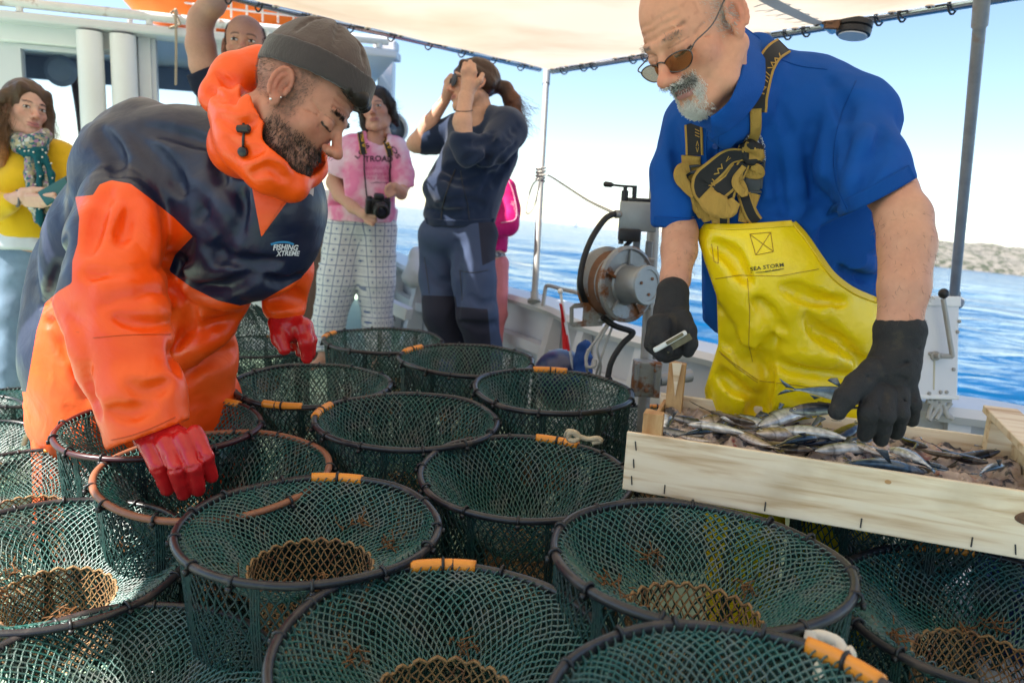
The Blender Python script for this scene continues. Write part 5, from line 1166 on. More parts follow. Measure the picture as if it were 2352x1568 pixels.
for pa in ([(1966, 186), (1930, 270), (1915, 350), (1920, 420), (1945, 480)], [(1655, 262), (1650, 330), (1648, 400)], [(1745, 118), (1830, 150), (1900, 160)]): thread('shirt_seam', bvp, pa, .0010, M_rib, polo)
# collar: a turned-down band round the neck
M_col = cloth('blue_collar', (.0015, .064, .30), .88, bump=.7, bscale=380, stretch=(.2, 1, 1))
def strip2(name, top, bot, m_, par, thick=.0035, bulge=.006, n=7, rows=9):
    A_ = spline(np.array([C(*q) for q in top]), n); B_ = spline(np.array([C(*q) for q in bot]), n); V = []; k = len(A_)
    A_, B_ = c2b(A_), c2b(B_); vw = CAM - (A_+B_)/2; vw /= np.linalg.norm(vw, axis=1)[:, None]
    for lay in (0, 1):
        for r in range(rows):
            t = r/(rows-1); V.append(A_*(1-t)+B_*t + vw*(bulge*math.sin(math.pi*min(1, t*1.15)) - lay*thick) + vw*(.0012*np.sin(np.arange(k)*.9+r))[:, None])
    V = np.stack(V, 1); m2 = 2*rows; od = list(range(rows)) + list(range(2*rows-1, rows-1, -1)); F_ = [(i*m2+od[a], i*m2+od[(a+1) % m2], (i+1)*m2+od[(a+1) % m2], (i+1)*m2+od[a]) for i in range(k-1) for a in range(m2)] + [tuple(od), tuple((k-1)*m2+q for q in od[::-1])]
    return obj(name, V.reshape(-1, 3), F_, m_, par)
strip2('collar', [(1694, 50, 1.42), (1706, 100, 1.345), (1702, 160, 1.295), (1680, 222, 1.270), (1654, 252, 1.278), (1632, 268, 1.285)], [(1752, 92, 1.45), (1758, 140, 1.39), (1754, 205, 1.345), (1718, 262, 1.33), (1676, 300, 1.32), (1636, 320, 1.33)], M_col, polo)
strip2('collar', [(1596, 258, 1.40), (1608, 258, 1.36), (1622, 263, 1.33), (1633, 270, 1.31)], [(1588, 284, 1.42), (1604, 290, 1.385), (1620, 296, 1.36), (1634, 306, 1.345)], M_col, polo)
h_ = drop(bvp, 1644, 335, .003)
if h_: s = MB(); s.lathe(h_[0], h_[1], [(-.002, .0055), (.001, .0055), (.0016, .0045), (.0012, .002)], 14); autosmooth(s.build('button', mat('blue_button', (.02, .07, .30), .3), polo))
thread('placket_seam', bvp, [(1628, 290), (1622, 340), (1628, 400), (1640, 470)], .0010, M_rib, polo)
# round badge on the chest
bv0 = bvp
M_bw = mat('badge_white', (.62, .62, .66), .7); M_bb = mat('badge_navy', (.03, .04, .13), .7)
def disc(name, bv, u, v, ru, rv, m_, par, off): 
    pts = [(u+ru*math.cos(w), v+rv*math.sin(w)) for w in np.linspace(0, 2*math.pi, 36, endpoint=False)]; return patch(name, bv, pts, m_, par, off, 3)
bd = disc('badge', bv0, 1730, 344, 26, 42, M_bb, polo, .0012); disc('badge_field', bv0, 1731, 346, 17, 30, M_bw, bd, .0020)
lettering('PESCATURISMO', bv0, [(1709, 366), (1708, 335), (1722, 311), (1742, 312), (1753, 340)], 5, M_bw, bd, off=.0026)
lettering('MARIO NEL', bv0, [(1753, 345), (1753, 370), (1738, 383)], 4.5, M_bw, bd, off=.0026)

# ---- bib trousers
M_yel = mat('yellow_pvc', (.88, .65, .004), .26, var=.06, vscale=7, bump=.22, bscale=11, bdist=.03, col2=(.74, .49, .008), ramp=(.55, .85), rough2=.42)
F = pfield(1560, 2080, 470, 1500, 1.25, 2.0, .0060); K = 36
F.el(1730, 600, 1.57, 150, 180, 132, K).el(1820, 720, 1.60, 205, 170, 145, K).el(1800, 830, 1.64, 190, 150, 140, K).el(1730, 700, 1.60, 105, 140, 125, K)
F.ch([(1728, 870, 1.66, 98), (1722, 1000, 1.69, 92), (1706, 1200, 1.73, 82), (1700, 1440, 1.76, 74)], 24).ch([(1900, 860, 1.64, 112), (1915, 1000, 1.68, 98), (1915, 1200, 1.72, 84), (1910, 1440, 1.76, 74)], 24)
F.el(1800, 630, 1.57, 175, 150, 136, K)
for pts in ([(1755, 770, 1.44, 6), (1760, 830, 1.47, 12), (1745, 900, 1.50, 14), (1740, 960, 1.52, 10)], [(1700, 800, 1.46, 4), (1722, 822, 1.45, 9), (1700, 870, 1.50, 7)], [(1760, 770, 1.44, 4), (1830, 820, 1.445, 9), (1930, 850, 1.46, 10), (2000, 900, 1.5, 8)],
            [(1740, 690, 1.455, 4), (1770, 720, 1.44, 8), (1800, 760, 1.44, 5)], [(1900, 740, 1.44, 5), (1950, 800, 1.45, 10), (1990, 850, 1.47, 8)], [(1660, 850, 1.5, 4), (1690, 880, 1.52, 8), (1720, 890, 1.53, 6)], [(1650, 560, 1.47, 3), (1690, 590, 1.46, 5), (1720, 650, 1.455, 4)], [(1820, 650, 1.44, 3), (1880, 680, 1.44, 6), (1940, 690, 1.46, 5)]):
    crease(F, pts, 24, .5)
for pts in ([(1752, 800, 6), (1750, 850, 16), (1742, 900, 18), (1738, 960, 14)], [(1690, 790, 4), (1715, 825, 12), (1745, 850, 8)], [(1760, 770, 4), (1800, 830, 12), (1860, 850, 12), (1950, 860, 8)], [(1740, 690, 4), (1752, 740, 11), (1790, 790, 7)], [(1870, 760, 4), (1930, 800, 12), (1990, 850, 7)],
            [(1640, 700, 4), (1668, 760, 10), (1690, 800, 6)], [(1660, 860, 4), (1690, 890, 9), (1725, 895, 5)], [(1800, 660, 3), (1860, 690, 9), (1930, 700, 4)], [(1640, 560, 3), (1680, 590, 8), (1710, 640, 4)], [(1850, 720, 3), (1880, 760, 9), (1930, 780, 4)]): crease(F, pts, 26, .5)
for pts in ([(1770, 745, 6), (1800, 790, 16), (1860, 815, 16), (1950, 830, 8)], [(1700, 800, 5), (1725, 845, 12), (1738, 880, 6)], [(1732, 700, 5), (1740, 745, 10), (1765, 790, 5)], [(1660, 720, 4), (1690, 770, 9), (1712, 800, 4)]): crease(F, pts, 26, .4, True)
F.warp(folds(.0050, 6, 101, (.8, 1.1, 1))); F.warp(folds(.0015, 24, 102))
sl, P = F.sub(F.lo, F.lo+F.n*F.h); pu = P[..., 0]/P[..., 2]*FPX + CX; pv = -P[..., 1]/P[..., 2]*FPX + CY
bib_out = [(1592, 512), (1700, 515), (1822, 506), (1850, 536), (1880, 580), (1915, 625), (1960, 660), (2018, 684), (2030, 700), (2040, 900), (2060, 1500), (1560, 1500), (1616, 900), (1650, 790), (1646, 680), (1618, 600)]
hemcut(F, pv < 1000, -poly_sd(pu.ravel(), pv.ravel(), bib_out).reshape(pu.shape)*P[..., 2]/FPX)
V, Q = tob(F, 2); bib = obj('bib_trousers', V, Q, M_yel, old_man)
bvb = bvh_of([bib]); M_ythr = mat('ochre_thread', (.42, .24, .02), .8); M_yhem = mat('yellow_hem', (.74, .50, .004), .36)
ribbon('top_hem', bvb, [(1598, 520), (1700, 522), (1818, 514)], .012, M_yhem, bib, .0012, .0035)
ribbon('side_hem', bvb, [(1822, 512), (1850, 544), (1880, 588), (1912, 632), (1958, 667), (2012, 690)], .012, M_yhem, bib, .0012, .0035)
for pa in ([(1644, 640), (1700, 632), (1790, 634), (1880, 618)], [(1717, 640), (1722, 720), (1720, 790), (1728, 830)], [(1652, 806), (1690, 838), (1740, 872)], [(1745, 874), (1830, 884), (1920, 900)], [(1656, 812), (1692, 844), (1740, 878)],
           [(1722, 538), (1770, 534), (1776, 578), (1736, 586), (1722, 538), (1776, 578)], [(1770, 534), (1736, 586)], [(1634, 560), (1640, 600), (1650, 605), (1648, 565)]):
    P0 = pa if len(pa) < 5 else pa; s = MB(); ok_pts = []
    for a, b in zip(P0[:-1], P0[1:]):
        ok_pts += [drop(bvb, a[0]+(b[0]-a[0])*t, a[1]+(b[1]-a[1])*t, .0008) for t in np.linspace(0, 1, 14)]
    ok_pts = [q[0] for q in ok_pts if q]; ok_pts = [q for k, q in enumerate(ok_pts) if k == 0 or np.linalg.norm(q-ok_pts[k-1]) > 1e-4]
    s.tube(ok_pts, .0007, 4); s.build('stitching', M_ythr, bib, smooth=True)
M_ink = mat('dark_print', (.035, .030, .012), .6)
lettering('SEA STORM', bvb, [(1725, 622), (1762, 617), (1800, 612)], 8.5, M_ink, bib, bold=.01, spacing=1.05)
lettering('sail wear', bvb, [(1757, 625), (1778, 622), (1794, 620)], 5, M_ink, bib, shear=.3)
ribbon('underline', bvb, [(1725, 626), (1762, 624), (1800, 617)], .0011, M_ink, bib, .0012, .0004)

# ---- braces: black webbing with ochre edges, buckles and the knot
M_web = bpy.data.materials.new('black_webbing'); M_web.use_nodes = True; p = P_(M_web); p.inputs['Base Color'].default_value = (.012, .012, .014, 1); p.inputs['Roughness'].default_value = .8
M_och = mat('ochre_webbing', (.46, .27, .055), .85, bump=.9, bscale=700, stretch=(1, 1, .15), var=.12, vscale=60)
bvc = bvh_of([polo, bib])
def glyphs(path, size, text, par, bv, off): return lettering(text, bv, path, size, M_och, par, 'woven_pattern', off, bold=.01)
st1 = ribbon('brace', bvs, [(1832, 108), (1800, 112), (1772, 130), (1752, 165), (1738, 215), (1732, 258)], .036, M_web, old_man, .010, .002, 8, .12, M_och, face=.6)
bs = bvh_of([st1]); glyphs([(1790, 122), (1765, 152), (1745, 215)], 11, '/W\\ /// N', st1, bs, .0008)
ribbon('brace', bvs, [(1730, 250), (1728, 290), (1722, 322), (1716, 345)], .020, M_och, old_man, .010, .002, 8, face=.6)
st2 = ribbon('brace', bvs, [(1594, 284), (1596, 320), (1597, 356)], .036, M_web, old_man, .004, .002, 8, .12, M_och)
bs = bvh_of([st2]); glyphs([(1597, 296), (1597, 325), (1597, 350)], 10, '/// <>', st2, bs, .0008)
ribbon('brace', bvs, [(1592, 356), (1590, 376), (1586, 392), (1600, 400)], [.040, .036, .036, .034], M_och, old_man, .009, .003, 8)
def buckle(u, v, rot, par):
    h_ = drop(bvs, u, v, .013); n = h_[1]; a = W(u, v+1, 1.4)-W(u, v, 1.4); a -= n*np.dot(a, n); a /= np.linalg.norm(a); c_, s_ = math.cos(rot), math.sin(rot); b = np.cross(n, a); a, b = a*c_+b*s_, b*c_-a*s_; Rm = np.stack([b, a, n], 1); c = h_[0]; s = MB()
    s.box(c, (.030, .034, .007), Rm, bev=.002); s.box(c - a*.0265, (.040, .006, .008), Rm, bev=.0015); s.box(c - a*.038, (.040, .005, .008), Rm, bev=.0015)
    for sg in (-1, 1): s.box(c + b*sg*.0185 - a*.0315, (.004, .017, .008), Rm, bev=.001); s.box(c + b*sg*.0165 + a*.002, (.005, .022, .006), Rm, bev=.002)
    s.box(c + a*.019, (.036, .006, .006), Rm, bev=.002); autosmooth(s.build('buckle', mat('grey_buckle', (.035, .037, .042), .45), par))
buckle(1606, 428, .05, old_man)
ribbon('brace', bvs, [(1604, 448), (1612, 474), (1622, 494), (1626, 508)], [.036, .040, .030, .012], M_och, old_man, .006, .003, 8)
# loose loop hanging from the left buckle
def freeband(pix_path, width, m_, par, off0, name='brace', edge=None, em=None, n=8):
    P = spline(np.array(pix_path, float), n); pts, nrm = [], []
    for q in P:
        h_ = drop(bvs, q[0], q[1], q[2]/1000.0+.004) or drop(bvb, q[0], q[1], q[2]/1000.0)
        if h_: pts.append(h_[0]); nrm.append(h_[1])
    return band(name, np.array(pts), np.array(nrm), width, m_, par, .002, edge, em)
freeband([(1584, 385, 14), (1568, 396, 20), (1562, 414, 20), (1572, 436, 14), (1588, 452, 10)], [.020, .026, .024, .022, .022], M_och, old_man, 0)
freeband([(1588, 392, 10), (1574, 404, 13), (1570, 416, 14), (1578, 434, 10), (1588, 446, 8)], .014, M_web, old_man, 0)
# the knotted right brace
F = pfield(1680, 1780, 310, 420, 1.2, 1.6, .0026)
hk = drop(bvp, 1722, 352, .012)
def kn(u, v, dz, r): q = (drop(bvs, u, v, 0.0) or hk)[0]; Zk = pix(q)[2]; return (u, v, Zk-dz, r)
F.ch([kn(1706, 340, .012, 10), kn(1722, 334, .018, 12), kn(1740, 344, .016, 12), kn(1744, 360, .014, 11), kn(1728, 368, .016, 12), kn(1710, 358, .014, 11), kn(1706, 344, .014, 9)], 6)
F.warp(folds(.0018, 60, 111)); V, Q = tob(F, 1); u_, v_, z_ = pix(V); kn_ = obj('knot', V, Q, [M_web, M_och], old_man, mi=((vnoise(V[Q[:, 0]], 55, 3) > .25)).astype(int))
lp = freeband([(1712, 348, 18), (1680, 352, 26), (1654, 372, 30), (1632, 400, 30), (1624, 428, 28), (1632, 448, 28), (1656, 448, 30), (1682, 418, 28), (1700, 388, 24), (1712, 366, 20)], [.022, .032, .040, .044, .044, .040, .038, .034, .028, .022], M_web, old_man, 0, 'brace_loop', .13, M_och)
bs = bvh_of([lp]); glyphs([(1640, 436), (1650, 402), (1680, 364)], 10, '/// W <', lp, bs, .001)
freeband([(1632, 450, 32), (1650, 470, 34), (1676, 478, 30), (1690, 466, 28)], [.034, .044, .040, .020], M_och, old_man, 0, 'brace_loop')
lp2 = freeband([(1700, 372, 24), (1688, 400, 28), (1676, 440, 26), (1668, 470, 20)], [.024, .032, .034, .030], M_web, old_man, 0, 'brace_loop', .13, M_och)
freeband([(1712, 372, 24), (1694, 402, 32), (1690, 432, 34), (1706, 452, 28), (1700, 420, 30)], [.010, .012, .014, .016, .012], M_och, old_man, 0, 'brace_loop')
buckle(1727, 418, -.06, old_man)
freeband([(1728, 372, 18), (1742, 378, 20), (1744, 394, 18), (1728, 398, 14), (1714, 394, 12)], .016, M_och, old_man, 0)
freeband([(1726, 446, 8), (1718, 470, 10), (1710, 492, 8), (1704, 508, 6)], [.032, .030, .024, .016], M_och, old_man, 0)
freeband([(1706, 446, 8), (1714, 470, 12), (1726, 494, 9), (1738, 508, 6)], [.026, .026, .026, .024], M_web, old_man, 0, 'brace', .18, M_och)
freeband([(1642, 476, 10), (1650, 496, 8), (1652, 510, 6)], [.020, .026, .022], M_och, old_man, 0)
freeband([(1660, 478, 12), (1664, 498, 9), (1664, 512, 6)], [.020, .022, .022], M_web, old_man, 0, 'brace', .18, M_och)

# ---- moustache, goatee, brows, cropped side hair
x, y, z = ho.V.T; ax = np.abs(x)
w = gmask(ho.V)
i, P0 = ho.pick(w, 3600, 9); sx = np.sign(P0[:, 0]); mo = (P0[:, 2] > -.062)
d = ho.N[i]*.55 + np.stack([sx*np.where(mo, .6, .1), 0*sx+.1, np.where(mo, -.6, -.9)], 1); strands(ho.b(P0), ho.d(d), .0050, .00034, mat('white_hair', (.80, .77, .74), .5), 'goatee', old_man, .28)
i, P0 = ho.pick(np.exp(-((z+.0545)/.0060)**2)*(ax < .026)*(y > .068), 500, 19); sx = np.sign(P0[:, 0]); strands(ho.b(P0), ho.d(ho.N[i]*.5+np.stack([sx*.6, 0*sx, 0*sx-.6], 1)), .0075, .00034, mat('dark_grey_hair', (.10, .09, .085), .5), 'moustache', old_man, .28)
i, P0 = ho.pick(np.exp(-((z-.0215)/.0036)**2)*sm(ax, .012, .016)*(1-sm(ax, .044, .052))*(y > .05), 90, 10)
strands(ho.b(P0), ho.d(ho.N[i]*.5 + np.stack([np.sign(P0[:, 0])*.9, 0*P0[:, 0], 0*P0[:, 0]+.1], 1)), .008, .00032, mat('brow_hair', (.22, .18, .16), .5), 'eyebrow', old_man, .3)
i, P0 = ho.pick(np.maximum(sm(ax, .052, .066)*(1-sm(y, -.01, .042))*sm(z, -.035, .0), sm(-y, .06, .09)*sm(z, -.06, 0))*(1-sm(z, .075, .105))*(ax < .0785), 5000, 11)
strands(ho.b(P0), ho.d(ho.N[i]*.6 + np.array([0, -.3, -.7])), .0055, .00030, M_strand_g, 'cropped_hair', old_man, .3)

# ---- glasses, low on the nose
M_wire = mat('gunmetal_wire', (.10, .10, .105), .25, metal=.9)
M_lens = bpy.data.materials.new('amber_lens'); M_lens.use_nodes = True; nt = M_lens.node_tree; L = nt.links.new; p = P_(M_lens); p.inputs['Base Color'].default_value = (.16, .085, .035, 1); p.inputs['Roughness'].default_value = .03
t_ = nt.nodes.new('ShaderNodeBsdfTransparent'); t_.inputs[0].default_value = (.62, .42, .24, 1); mx = nt.nodes.new('ShaderNodeMixShader'); mx.inputs[0].default_value = .62; L(p.outputs[0], mx.inputs[1]); L(t_.outputs[0], mx.inputs[2]); L(mx.outputs[0], nt.nodes['Material Output'].inputs[0])
gl = empty('glasses', ho.b((0, .11, -.02)), 'amber wire rimmed sunglasses low on the older man\'s nose', 'glasses')
gy, gz = .091, -.0140; tilt = .30
def gp(x, e, ww): return np.array([x, gy + .010 - abs(x)*.16 + e*math.sin(-tilt)*-.35, gz + e])
lens_pts = {}
for s_ in (-1, 1):
    cx = s_*.033; ring = [gp(cx + .0285*math.cos(w)*(1+.10*math.sin(w)*s_*np.sign(math.cos(w))), (.0115 if math.sin(w) > 0 else .0195)*math.sin(w), w) for w in np.linspace(0, 2*math.pi, 32, endpoint=False)]
    s = MB(); s.tube([ho.b(q) for q in ring], .0011, 6, closed=True); s.build('rim', M_wire, gl, smooth=True)
    c_ = np.mean(ring, 0); R1 = np.array([ho.b(q) for q in ring]); c1 = ho.b(c_ + np.array([0, .0028, 0])); s = MB()
    V_ = [c1] + [c1*.45+q*.55 for q in R1] + list(R1); F_ = [(0, 1+k, 1+(k+1) % 32) for k in range(32)] + [(1+k, 33+k, 33+(k+1) % 32, 1+(k+1) % 32) for k in range(32)]; obj('lens', V_, F_, M_lens, gl)
    a0 = gp(s_*.0605, .006, 0); s = MB(); ear_ = np.array([s_*.082, -.012, .026])
    s.tube([ho.b(q) for q in spline([gp(s_*.0590, .004, 0), a0 + np.array([s_*.004, -.003, 0]), np.array([s_*.0725, .082, gz+.012]), np.array([s_*.079, .040, .004]), ear_, np.array([s_*.080, -.034, .016]), np.array([s_*.077, -.040, -.004])], 6)], .0013, 6); s.build('temple', M_wire, gl, smooth=True)
s = MB(); s.tube([ho.b(q) for q in spline([gp(-.0085, .004, 0), gp(-.004, .009, 0)+[0, .002, 0], gp(.004, .009, 0)+[0, .002, 0], gp(.0085, .004, 0)], 6)], .0012, 6); s.build('bridge', M_wire, gl, smooth=True)

# ---- black work gloves
M_blk = mat('black_glove', (.013, .013, .015), .80, var=.25, vscale=40, col2=(.050, .040, .026), ramp=(.58, .80), bump=.9, bscale=420, bdist=.002, rough2=.95)
M_blkp = mat('black_glove_palm', (.012, .012, .014), .45, var=.2, vscale=40, bump=.5, bscale=200, bdist=.002)
# fist with the tool
F = pfield(1460, 1620, 640, 850, 1.22, 1.60, .0024); Z0 = 1.42
F.ch([(1545, 672, Z0+.03, 37), (1543, 700, Z0+.025, 36), (1541, 722, Z0+.02, 38)], 8)
F.ch([(1541, 722, Z0+.02, 38), (1540, 760, Z0+.01, 46), (1536, 778, Z0+.005, 46)], 12)
F.c2((1508, 745, Z0-.02, 22), (1500, 790, Z0-.025, 19), 10).ch([(1500, 788, Z0-.025, 19), (1520, 812, Z0-.035, 17), (1548, 806, Z0-.03, 14)], 7)
F.ch([(1520, 742, Z0-.03, 22), (1516, 780, Z0-.045, 18), (1534, 800, Z0-.05, 15)], 8)
F.ch([(1512, 760, Z0+.02, 20), (1506, 796, Z0+.015, 18), (1530, 815, Z0+.0, 16), (1552, 812, Z0, 13)], 8)
F.ch([(1566, 728, Z0-.01, 22), (1580, 760, Z0-.03, 19), (1584, 790, Z0-.035, 17), (1580, 806, Z0-.035, 15)], 8)
F.ch([(1548, 735, Z0-.042, 4), (1552, 756, Z0-.058, 9), (1548, 786, Z0-.06, 8)], 10, '-')
for q in (690, 706, 718): F.c2((1503, q, Z0-.012, 2), (1582, q-3, Z0-.012, 2), 5, '-')
F.warp(folds(.0012, 55, 121)); V, Q = tob(F, 1); obj('glove', V, Q, M_blk, old_man)
# hand in the fish
F = pfield(1880, 2170, 720, 1050, 1.08, 1.48, .0026); Z1 = 1.262
F.ch([(2066, 770, Z1+.005, 54), (2060, 815, Z1, 48), (2050, 855, Z1-.005, 54)], 14); F.ch([(2067, 762, Z1+.005, 57), (2066, 774, Z1+.004, 55)], 4)
F.el(2034, 885, Z1-.005, 58, 62, 40, 18, roll=10).ch([(2050, 840, Z1, 55), (2055, 920, Z1+.01, 38)], 16)
F.ch([(2004, 850, Z1-.02, 30), (1968, 884, Z1-.040, 27), (1940, 916, Z1-.055, 24), (1924, 944, Z1-.055, 20)], 10)
F.ch([(2006, 900, Z1-.03, 27), (1996, 948, Z1-.060, 23), (1988, 996, Z1-.035, 18)], 6)
F.ch([(2034, 908, Z1-.035, 26), (2032, 956, Z1-.060, 22), (2024, 1006, Z1-.03, 18)], 5)
F.ch([(2062, 905, Z1-.03, 25), (2066, 948, Z1-.050, 21), (2058, 992, Z1-.02, 17)], 5)
F.ch([(2084, 892, Z1-.015, 22), (2096, 930, Z1-.030, 18), (2092, 966, Z1-.005, 15)], 5)
for a, b in (((2018, 920, Z1-.070), (2010, 995, Z1-.065)), ((2048, 918, Z1-.068), (2044, 995, Z1-.062)), ((2076, 908, Z1-.052), (2078, 975, Z1-.045)), ((1985, 925, Z1-.06), (1965, 965, Z1-.06))): F.c2((*a, 4), (*b, 4), 5, '-')
for pts in ([(2000, 828, Z1-.042, 3), (2050, 836, Z1-.052, 4), (2100, 830, Z1-.03, 3)], [(2010, 800, Z1-.038, 2), (2060, 806, Z1-.05, 3), (2110, 800, Z1-.03, 2)], [(1990, 866, Z1-.05, 3), (2030, 862, Z1-.055, 4), (2080, 870, Z1-.04, 3)]): F.ch(pts, 12, '-')
F.warp(folds(.0016, 45, 122)); V, Q = tob(F, 1); obj('glove', V, Q, M_blk, old_man)
# folding knife held in the fist
kc = W(1539, 784, 1.352); ka = W(1576, 764, 1.345)-W(1503, 806, 1.350); ka /= np.linalg.norm(ka); kn = CAM-kc; kn -= ka*np.dot(ka, kn); kn /= np.linalg.norm(kn); kb = np.cross(kn, ka); Rk = np.stack([ka, kb, kn], 1)
knife = empty('knife', kc, 'small pale handled knife gripped in the older man\'s black gloved fist', 'knife')
s = MB(); s.box(kc, (.066, .0095, .008), Rk, bev=.003); autosmooth(s.build('handle', mat('pale_plastic', (.58, .58, .56), .35), knife))
s = MB(); s.box(kc + ka*.009 + kn*.004, (.034, .006, .003), Rk, bev=.001); s.box(kc + ka*.012 - kb*.010 - kn*.01, (.05, .012, .002), Rk, bev=.0005); s.build('blade', mat('stained_blade', (.14, .115, .06), .4, metal=.6, var=.4, vscale=60), knife)
# ================================================================ the people behind
def quick(name, F, m_, par, fold=None, smooth=2, **k):
    if fold: F.warp(fold)
    V, Q = tob(F, smooth); return obj(name, V, Q, m_, par, **k)
def fingers(F, base, tips, Z, r, k=5): 
    for (a, b, c_) in tips: F.ch([(*a, Z, r*1.15), (*b, Z, r), (*c_, Z, r*.8)], k)
SK_F = (.60, .335, .235)

# ---- woman in the yellow sweatshirt with scarf and phone
Z = 3.2
hy = Head(59, 252, Z, 56, 4, 3, .97, skin=(.66, .375, .275), fem=1, nose=.98, smile=1.0, browk=.7, lips=(.52, .19, .17), gaze=(.003, 0), iris=(.05, .035, .02), brow=(.045, .028, .02), neck=.046, necklen=.14, h=.0024)
F = pfield(-140, 260, 280, 900, 2.8, 3.6, .010)
F.ch([(66, 330, 3.24, 26), (75, 420, 3.25, 60), (70, 560, 3.28, 60)], 20).ch([(45, 600, 3.28, 45), (40, 720, 3.28, 38), (25, 860, 3.28, 26)], 20).ch([(95, 600, 3.32, 45), (95, 720, 3.34, 36), (90, 850, 3.34, 26)], 20)
Vb, Qb = tob(F)
F = pfield(-60, 200, 400, 500, 2.85, 3.25, .0030)
F.ch([(-40, 470, 3.08, 17), (22, 460, 3.03, 14), (42, 455, 3.02, 14), (60, 452, 3.01, 17)], 8)
F.ch([(52, 440, 3.0, 9), (78, 437, 2.99, 7.5), (98, 436, 2.985, 6)], 5).ch([(66, 452, 2.99, 8), (100, 452, 2.97, 7), (124, 447, 2.955, 5.5)], 4).ch([(66, 462, 3.0, 8), (104, 462, 2.975, 7), (130, 457, 2.96, 5.5)], 4).ch([(62, 468, 3.01, 8), (96, 471, 2.99, 6.5), (120, 467, 2.975, 5)], 4)
F.ch([(190, 440, 3.10, 12), (176, 434, 3.06, 9), (168, 428, 3.04, 6)], 5).ch([(188, 452, 3.1, 9), (172, 446, 3.06, 6), (164, 438, 3.04, 5)], 5)
Vh, Qh = tob(F, 1)
yw = person('person', [hy.part(), (Vb, Qb, np.array(SK_F)), (Vh, Qh, np.array((.62, .36, .26)))], 'woman with long brown hair in a yellow sweatshirt and scarf holding a phone')
F = pfield(-160, 280, 300, 600, 2.8, 3.6, .009)
F.ch([(66, 352, 3.25, 48), (75, 430, 3.25, 84), (74, 520, 3.26, 86)], 20).c2((20, 366, 3.24, 42), (130, 366, 3.26, 42), 25)
F.ch([(-6, 368, 3.22, 44), (-46, 450, 3.12, 36), (-30, 478, 3.08, 30), (24, 466, 3.04, 21)], 14).ch([(140, 372, 3.26, 42), (178, 440, 3.2, 32), (186, 470, 3.12, 26)], 16)
F.ch([(40, 480, 3.04, 4), (70, 520, 3.0, 6), (110, 530, 3.02, 4)], 14, '-').ch([(160, 400, 3.08, 3), (150, 450, 3.06, 5), (155, 500, 3.08, 4)], 14, '-').ch([(20, 380, 3.05, 3), (30, 420, 3.02, 5), (20, 445, 3.03, 3)], 12, '-')
F.plane(C(74, 553, 3.26), (0, -1, 0)); F.c2((66, 318, 3.24, 32), (66, 352, 3.24, 26), 6, '-')
quick('sweatshirt', F, cloth('yellow_fleece', (.74, .45, .010), .9, bump=.5, bscale=300, sheen=.2), yw, folds(.009, 7, 131))
F = pfield(-60, 220, 530, 940, 3.0, 3.6, .009)
F.c2((70, 545, 3.27, 84), (70, 590, 3.28, 78), 14); F.plane(C(74, 546, 3.27), (0, 1, 0)); F.plane(C(74, 578, 3.27), (0, -1, 0))
quick('undershirt', F, cloth('white_cotton', (.62, .62, .68), .9), yw, folds(.006, 9, 132))
F = pfield(-80, 240, 540, 960, 2.95, 3.7, .009)
F.ch([(52, 590, 3.28, 62), (40, 720, 3.28, 48), (20, 900, 3.28, 38)], 16).ch([(92, 590, 3.32, 62), (96, 720, 3.34, 46), (88, 900, 3.34, 36)], 16)
quick('jeans', F, cloth('pale_denim', (.20, .28, .38), .9, var=.28, vscale=10, bump=.6, bscale=500), yw, folds(.006, 10, 133))
def scarfmat():
    mm = bpy.data.materials.new('patterned_scarf'); mm.use_nodes = True; nt = mm.node_tree; L = nt.links.new; p = P_(mm); p.inputs['Roughness'].default_value = .85
    tc = nt.nodes.new('ShaderNodeTexCoord'); vo = nt.nodes.new('ShaderNodeTexVoronoi'); vo.inputs['Scale'].default_value = 95; L(tc.outputs['Object'], vo.inputs[0])
    cr = nt.nodes.new('ShaderNodeValToRGB'); cr.color_ramp.interpolation = 'CONSTANT'; e = cr.color_ramp.elements
    e[0].position = 0; e[0].color = (.26, .26, .20, 1); e[1].position = .3; e[1].color = (.33, .17, .30, 1)
    for q, cc in ((.45, (.12, .14, .13, 1)), (.6, (.42, .36, .22, 1)), (.75, (.01, .12, .15, 1)), (.9, (.5, .5, .45, 1))): x = e.new(q); x.color = cc
    sp = nt.nodes.new('ShaderNodeSeparateColor'); L(vo.outputs['Color'], sp.inputs[0]); L(sp.outputs[0], cr.inputs[0]); L(cr.outputs[0], p.inputs['Base Color']); return mm
M_scarf = scarfmat(); M_teal = cloth('teal_cloth', (.006, .085, .10), .85)
F = pfield(-20, 180, 270, 560, 2.9, 3.4, .006)
F.ch([(34, 312, 3.2, 17), (52, 332, 3.14, 22), (84, 332, 3.12, 22), (104, 312, 3.16, 15)], 12); F.ch([(74, 352, 3.11, 15), (70, 400, 3.07, 11), (78, 470, 3.03, 12), (88, 505, 3.03, 9)], 8); F.ch([(90, 350, 3.12, 14), (104, 400, 3.08, 10), (112, 470, 3.05, 11), (116, 500, 3.05, 8)], 8)
sc_ = quick('scarf', F, M_scarf, yw, folds(.004, 30, 134))
F = pfield(-20, 180, 270, 560, 2.85, 3.4, .005)
F.ch([(36, 340, 3.14, 7), (60, 352, 3.09, 10), (84, 350, 3.08, 11), (100, 344, 3.1, 8)], 6).ch([(84, 352, 3.08, 9), (92, 400, 3.05, 6), (88, 450, 3.02, 6), (92, 508, 3.02, 7), (94, 520, 3.02, 3)], 6).ch([(98, 350, 3.09, 7), (118, 400, 3.07, 6), (123, 470, 3.04, 6), (110, 522, 3.04, 5)], 6)
tl_ = quick('scarf_border', F, M_teal, sc_, folds(.003, 30, 135))
s = MB(); bvt = bvh_of([tl_, sc_])
